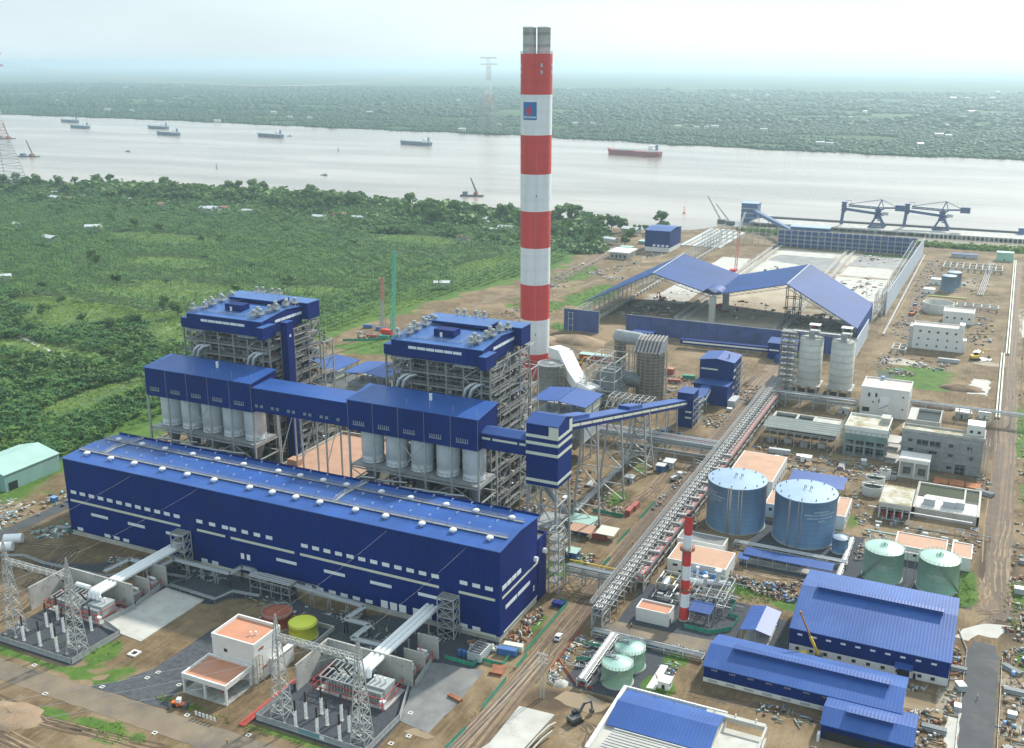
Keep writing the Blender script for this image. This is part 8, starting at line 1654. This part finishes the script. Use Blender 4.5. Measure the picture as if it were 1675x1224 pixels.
T = thing('plank_stack','stack of rust coloured steel planks on the dirt verge','stack',(7,-16.4,0)); [MB().cbox(7+.1*i,-16.4,i*.35,4.6,5.6,.3,.15).build('plank_layer','rust',T) for i in range(3)]
T = thing('bridge_beam','dark brown steel beam lying at the edge of the grey slab','beam',(1.4,-36.6,0)); MB().cbox(1.6,-37,0,5.4,1.6,.9,-.25).build('beam','rust',T)
sheet_ = sheet('concrete_pad',[(23,-33),(35.2,-32.4),(33.6,-50),(30,-80),(14,-80),(22.8,-54)],1.2,'concrete_pale',0,thick=1.2)
T = thing('pipe_arch','curved pale concrete arch pieces leaning beside the concrete pad','arch',(35,-42,0)); b = MB(); b.tube([(33.8,-52,.4),(35,-46,1.6),(36.4,-40,2.2),(37,-36,1)],.35,6); b.build('rib','concrete_pale',T); b = MB(); b.tube([(35.4,-52,.4),(36.6,-46,1.4),(38,-41,1.6)],.35,6); b.build('rib','concrete_pale',T)
T = thing('pump_pit','fenced pit of pipes and valves beside the mint tanks','plant unit',(31,5,0)); r = random.Random(21)
for i in range(16): x, y = r.uniform(26,34), r.uniform(-4,16); MB().tube([(x,y,.8),(x+r.uniform(1,4),y,.8),(x+3,y+r.uniform(1,3),.8)],.18,6).build('pipe','pipe_silver' if i%2 else 'pipe_grey',T)
T = pipe_rack('pipe_rack','low double pipe rack running past the mint tanks towards the camera',35.0,38.4,-13,19,3.0,6,['pipe_grey','steel_grey','pipe_silver'],5,'y',13,1)
pipe_rack('pipe_rack','low pipe rack along the side road behind the mint tanks',28,69,18.6,21.6,1.8,6,['pipe_silver','pipe_grey','steel_grey'],6,'x',14,1)
sheet('loading_slab',[(56.4,-4.6),(59.5,-4.2),(59.2,11.1),(56.8,10.9)],.5,'concrete_bright',0,thick=.48)
pipe_rack('pipe_rack','low pipe rack in front of the huge blue tanks',57,104,112.5,115.5,2.2,5,['pipe_silver','pipe_grey'],7,'x',15,1); pipe_rack('pipe_rack','low silver pipe rack between the blue and the green tanks',101.4,103.4,98,140,1.6,3,['pipe_silver','steel_light'],6,'y',16,1)
for x, y0, y1, lb in [(158.4,500,905,'pair of pale yellow pipes running far up the right field'),(155.2,345,500,'pair of pale yellow pipes along the right track')]:
    T = thing('pipeline',lb,'pipeline',(x,y0,0)); [MB().tube([(x+d,y0,1.0),(x+d+(2 if y0 > 400 else .4),y1,1.0)],.55,6).build('pipe','cream',T) for d in (0,1.7)]
T = thing('pipeline','grey pipe bundle in the far right field beyond the long white building','pipeline',(136,770,0)); [MB().tube([(132+d*1.5,705,.8),(137+d*1.5,880,.8)],.4,6).build('pipe','pipe_grey',T) for d in range(4)]
T = thing('pipeline','pale yellow pipe loop in front of the far blue grey tank','pipeline',(112,690,0)); [MB().tube([(92,684+d,.8),(124,684+d,.8),(126,712,.8),(150,712,.8)],.45,6).build('pipe','yellow_pale',T) for d in (0,1.5)]
for x0, x1, y0, y1, lb in [(84,93,470,486,'bare dark foundation frame with columns by the left end of the long white building'),(118,150,640,652,'dark row of unfinished footings behind the round basin'),(96,150,820,850,'grid of unfinished footings far up the right field'),(134,142,336,343,'pale lattice stand in the grass field')]:
    T = thing('foundation_frame',lb,'frame',((x0+x1)/2,(y0+y1)/2,0)); b = MB(); nx = max(2,int((x1-x0)/6)); b.frame([x0+(x1-x0)*i/nx for i in range(nx+1)],[y0,(y0+y1)/2,y1],[0,3.4],.8,.9); b.build('frame','concrete',T)
# heaps of soil
for x, y, rx, ry, h, m, lb in [(-132,404,22,12,5,'soil_pale','long brown soil heap in front of the left blue screen'),(-160,396,16,10,4,'soil_pale','soil heap left of the blue screen'),(118,352,16,8,4,'soil','dark soil heap beside the tall white block'),(134,400,14,8,2.4,'soil','dark soil heap in the grass field'),(128,640,22,9,2,'soil','dark soil bank behind the round basin'),(29.6,-14,2.6,2.4,1.3,'concrete_pale','small pale sand heap by the red barrier rail'),(-122,-106,12,7,1.6,'soil_pale','low soil mound in the bottom left corner'),(34,392,12,8,2.5,'soil','soil heap behind the twin silos'),(60,-78,14,8,2,'soil_pale','soil bank at the bottom edge')]:
    T = MB(); r = random.Random(int(x)); prof = [(1,0),(.8,.35),(.5,.75),(.2,.97),(.02,1)]; n = 18; V = []
    jit = [[r.uniform(.8,1.2) for _ in range(n)] for _ in prof]
    for k, (f, z) in enumerate(prof): V += [(x+rx*f*jit[k][i]*cos(2*pi*i/n),y+ry*f*jit[k][i]*sin(2*pi*i/n),h*z*(1 if k == 0 else r.uniform(.85,1.1))-.05) for i in range(n)]
    T.add(V,[(k*n+i,k*n+(i+1)%n,(k+1)*n+(i+1)%n,(k+1)*n+i) for k in range(len(prof)-1) for i in range(n)],True); tag(T.build('soil_heap',m),lb,'soil heap')
# debris: each patch of site litter is one uncountable heap
def debris(label, patches, n, mats, smax=2.2, seed=1, hmax=1.2):
    r = np.random.default_rng(seed); V = []; F = []; MI = []
    for i in range(n):
        cx, cy, rx, ry = patches[r.integers(len(patches))]; a = r.uniform(0,2*pi); q = sqrt(r.random()); x, y = cx+rx*q*cos(a), cy+ry*q*sin(a); k = r.random(); rot = r.choice([0,pi/2,r.uniform(0,pi)])
        sx, sy, sz = (r.uniform(.4,smax),r.uniform(.3,smax*.7),r.uniform(.15,hmax)) if k < .6 else (r.uniform(2,smax*3),r.uniform(.12,.3),r.uniform(.12,.4))
        c, s = cos(rot), sin(rot); o = len(V); z0 = r.uniform(0,.5) if r.random() < .3 else 0; t = r.uniform(-.3,.3)
        for z, tt in ((z0,0),(z0+sz,t)):
            for u, v in ((-1,-1),(1,-1),(1,1),(-1,1)): V.append((x+(u*sx*c-v*sy*s)/2+tt*.3,y+(u*sx*s+v*sy*c)/2,z+(tt*u*.3 if z > z0 else 0)))
        F += [(o,o+1,o+2,o+3)][::-1] and [(o+3,o+2,o+1,o),(o+4,o+5,o+6,o+7),(o,o+1,o+5,o+4),(o+1,o+2,o+6,o+5),(o+2,o+3,o+7,o+6),(o+3,o,o+4,o+7)]; MI += [int(r.integers(len(mats)))]*6
    o = mesh_np('site_debris',np.array(V),np.array(F),mats,MI,kind='stuff'); tag(o,label,'debris')
MIX = ['soil','concrete_wet','concrete','steel_light','steel_grey','wood','rust','wood','steel_dark','soil_pale','concrete','steel_dark','soil_pale','cont_grey','net_green','tank_blue','rust','wood','steel_warm']
debris('jumbled scrap and equipment beside the end wall of the navy hall',[(4.5,6,3.4,8),(4,20,3.4,8),(-4,-5,6,3)],230,['concrete','cream','rust','steel_dark','wood','steel_grey','rust_bright','soil_pale'],1.7,3,1.6)
debris('dark scrap heap behind the open blue gable shelter',[(64,84,4,3),(72,82,6,4),(82,85,7,3),(86,78,5,5),(78,78,6,3)],420,['steel_dark','black','wood','steel_warm','steel_dark','rust','concrete','black','tank_blue'],1.5,4,1.4)
debris('scattered building materials along both sides of the paved road',[(149,54,2,12),(148.6,30,2,8),(143.5,18,6,5),(142,6,7,5),(167,20,4,12),(168,45,4,14),(169,66,5,10),(168,-20,5,20),(147,-20,4,14),(170,90,6,10)],400,MIX,1.8,5,1.4)
debris('litter of boards and small goods along the right hand track',[(172,110,6,16),(172,150,6,20),(173,200,8,30),(174,260,8,40),(152,230,3,20),(170,330,5,40),(172,420,6,50),(150,160,3,18),(176,520,8,60),(168,140,3,30)],300,MIX,1.9,6,1.0)
debris('loose materials on the ground in front of the concrete frame buildings',[(84,234,14,7),(62,226,12,6),(100,232,10,6),(70,214,10,6),(48,238,12,4),(90,218,8,8),(110,234,4,5)],430,MIX,2.2,7,1.0)
debris('site litter round the absorber and the crusher house',[(-10,290,8,20),(-24,315,14,16),(-46,335,18,14),(-20,345,16,12),(-62,330,14,12),(12,330,6,20),(-76,300,10,10),(8,270,6,14),(-12,238,8,10),(-40,232,14,8)],620,MIX,2.2,8,1.2)
debris('scrap and litter between the conveyor trestles',[(-4,127,6,4),(-14,100,6,6),(4,75,4,5),(-12,136,4,8),(-30,150,10,20),(-22,120,8,12),(-8,200,10,8),(14,160,2,30),(-34,110,8,16)],420,MIX,1.8,9,1.0)
debris('pipes, boxes and rubble between the bunkers and the boilers',[(-69,64,28,7),(-183,64,28,7),(-36,92,5,22),(-152,92,5,20),(-69,47,30,5),(-183,47,28,5),(-28,70,10,12)],900,['steel_dark','steel_grey','pipe_silver','rust','concrete','cont_grey','wood','steel_warm'],2.6,10,4.5)
debris('litter over the bare floor of the coal yard',[(-110,560,18,60),(-40,560,34,40),(28,540,24,40),(-110,680,12,50),(-40,720,30,60),(30,700,20,60),(-122,520,16,30),(30,850,20,30)],520,['steel_dark','rust','concrete','wood','cont_red','steel_grey','net_green','white_sheet'],4.0,11,1.4)
debris('site litter across the far right construction field',[(100,520,14,8),(84,560,8,40),(120,540,20,16),(90,640,8,50),(130,600,18,20),(120,760,26,60),(110,860,34,30),(84,450,8,26),(110,450,14,16),(96,420,8,8),(140,560,10,40),(84,760,8,80)],620,MIX,2.8,12,1.4)
debris('litter along the dirt road left of the coal yard',[(-240,640,10,90),(-200,700,14,50),(-215,660,10,14),(-190,640,10,10),(-225,560,14,50),(-248,790,8,40),(-200,780,16,20)],260,['concrete_pale','white_sheet','steel_grey','steel_dark','wood','steel_warm','tank_blue'],2.8,13,1.5)
debris('stacked goods on the ground behind the striped chimney and boilers',[(-190,420,20,26),(-240,400,20,20),(-262,372,14,12),(-210,470,16,24),(-160,360,16,10),(-240,440,14,20),(-280,352,16,10)],380,MIX,2.6,14,1.6)
debris('pipes, timber and wrapped goods left of the navy hall',[(-214,2,5,8),(-222,-4,6,6),(-246,20,8,18),(-250,-6,8,12),(-224,48,10,8),(-236,34,8,8),(-262,8,10,10)],420,['steel_dark','concrete_pale','white_sheet','net_green','wood','steel_grey','mint_wall'],2.2,15,1.2)
debris('bags, stones and small goods round the pump pit by the mint tanks',[(25,-4,1.6,10),(25,10,1.4,9),(27,-13,2,3),(44,22,14,1.6),(38,14,8,2),(60,8,3,8),(62,24,7,1.5)],300,['concrete_pale','white_sheet','rust','steel_grey','bright_blue','concrete','net_green','cream'],1.0,16,.7)
debris('equipment and pipes scattered over the gravel in front of the hall',[(-88,-12,14,5),(-40,-13,10,5),(-22,-8,6,4),(-130,-6,12,4),(-165,-10,12,6),(-60,-8,10,4),(-35,-24,6,3)],240,['steel_grey','concrete_pale','pipe_silver','steel_dark','cont_grey','net_green'],1.6,17,.9)
debris('litter and rubble among the tanks and service buildings',[(58,165,10,4),(76,176,10,5),(98,190,5,12),(66,110,16,3),(110,150,6,4),(36,120,2,14),(92,92,6,4),(108,130,3,10),(104,165,4,6),(40,215,6,4)],320,MIX,1.6,18,.9)
debris('clutter on the jetty deck',[(40,1058,90,14),(130,1060,60,14),(-80,1060,50,12),(180,1058,40,12)],300,['steel_dark','rust','concrete_pale','crane_blue','yellow','cont_grey'],4.5,19,3.0)
debris('rubbish and pipes on the bare soil at the lower right',[(100,0,10,4),(112,24,10,3),(150,-6,5,8),(132,34,10,2.5),(120,-14,8,4)],180,MIX,1.8,20,.9)

# recognisable stores among the litter: pipe stacks, timber stacks, crates
def stack_proto(kind):
    lab = {'pipe_stack':'stack of grey steel pipes lying on bare soil among site litter','timber_stack':'stack of brown timber lying on bare soil among site litter','crate':'small pale box shaped store crate standing among site litter','blue_crate':'small blue box shaped store crate standing among site litter'}[kind]
    T = thing('crate' if 'crate' in kind else kind, lab, 'crate' if 'crate' in kind else 'stack', (0,0,0), {'pipe_stack':'pipe stacks on the site','timber_stack':'timber stacks on the site','crate':'pale crates on the site','blue_crate':'blue crates on the site'}[kind])
    if kind == 'pipe_stack':
        b = MB()
        for row in range(3):
            for i in range(6-row): b.tube([(-3.2,-1.3+i*.5+row*.25,.3+row*.43),(3.2,-1.3+i*.5+row*.25,.3+row*.43)],.23,8)
        b.build('pipes','pipe_grey',T); b = MB(); b.box(-2.4,-2.1,-1.7,1.7,0,.08); b.build('bearer','wood',T); b = MB(); b.box(2.1,2.4,-1.7,1.7,0,.08); b.build('bearer','wood',T)
    elif kind == 'timber_stack':
        b = MB(); rr = random.Random(3)
        for row in range(4):
            for i in range(5): b.box(-2.4+rr.uniform(-.2,.2),2.4+rr.uniform(-.2,.2),-1.1+i*.45,-.72+i*.45,.1+row*.26,.32+row*.26)
        b.build('planks','wood',T); b = MB(); b.box(-1.6,-1.4,-1.2,1.2,0,.1); b.build('bearer','steel_dark',T)
    else:
        MB().box(-1.3,1.3,-1,1,.15,1.9).build('body','cont_grey' if kind == 'crate' else 'cont_blue',T); MB().box(-1.4,1.4,-1.1,1.1,1.9,2.0).build('lid','white_sheet' if kind == 'crate' else 'tank_blue',T); b = MB(); b.box(-1.2,-1,-.95,.95,0,.15); b.build('skid','wood',T)
    return T
SP = [(149,52),(150,28),(146,20),(166,30),(168,46),(170,66),(166,10),(148,-4),(171,92),(169,120),(172,150),(174,210),(152,222),(96,236),(70,222),(52,226),(86,228),(-8,286),(-20,312),(-44,330),(-30,352),(10,290),(-62,322),(-12,240),(-24,150),(-26,128),(-2,176),(-240,690),(-206,650),(-196,720),(-228,580),(-190,430),(-250,400),(-222,380),(86,566),(84,640),(120,752),(104,860),(130,600),(128,536),(-218,2),(-248,22),(-252,-4),(98,522),(40,220),(62,232),(108,222),(-110,540),(-30,530),(28,560),(34,700),(-106,640),(144,12),(170,-14),(168,60),(150,40),(147,62),(172,28),(174,48),(173,74)]
PR = {k: stack_proto(k) for k in ('pipe_stack','timber_stack','crate','blue_crate')}; used = set()
for i, (x, y) in enumerate(SP):
    k = ('pipe_stack','crate','timber_stack','crate','pipe_stack','blue_crate')[i % 6]; q = (x+RND.uniform(-1.5,1.5), y+RND.uniform(-1.5,1.5), 0); a = RND.choice([0,pi/2,RND.uniform(0,3)])
    if k not in used: used.add(k); PR[k].location = q; PR[k].rotation_euler = (0,0,a)
    else: dup(PR[k], q, a, scale=RND.uniform(.85,1.35))
# ================================================================== HAZE
hz_ = MB().box(-16000,16000,-2500,26000,-1.6,236).build('haze',None,origin=(0,0,0)) if False else None
m = bpy.data.materials.new('haze'); m.use_nodes = True; t = m.node_tree; t.nodes.clear()
o_ = t.nodes.new('ShaderNodeOutputMaterial'); v_ = t.nodes.new('ShaderNodeVolumePrincipled'); t.links.new(v_.outputs[0], o_.inputs['Volume'])
v_.inputs['Color'].default_value = (.69,.90,1.0,1); v_.inputs['Density'].default_value = HAZE_DENSITY; v_.inputs['Anisotropy'].default_value = .4
v_.inputs['Color Attribute'].default_value = ''; v_.inputs['Density Attribute'].default_value = ''; v_.inputs['Temperature Attribute'].default_value = ''
M['haze'] = m
hz_ = MB().box(-60000,30000,-2800,80000,-1.6,240).build('haze','haze',origin=(0,0,0)); hz_['kind'] = 'stuff'

# roof fittings ride on the roof part of their thing
FIT = ('roof_vent','goose_neck_vent','roof_platform','railing','vent_pipe','roof_bracket','lightning_rod','walkway','roof_stair','roof_unit','ridge_vent','ridge_vent_roof','roof_railing')
for root in [o for o in S.objects if o.type == 'EMPTY' and o.parent is None]:
    kids = list(root.children); roofs = [k for k in kids if k.name.split('.')[0] == 'roof']
    if roofs:
        for k in kids:
            if k.name.split('.')[0] in FIT: k.parent = roofs[0]
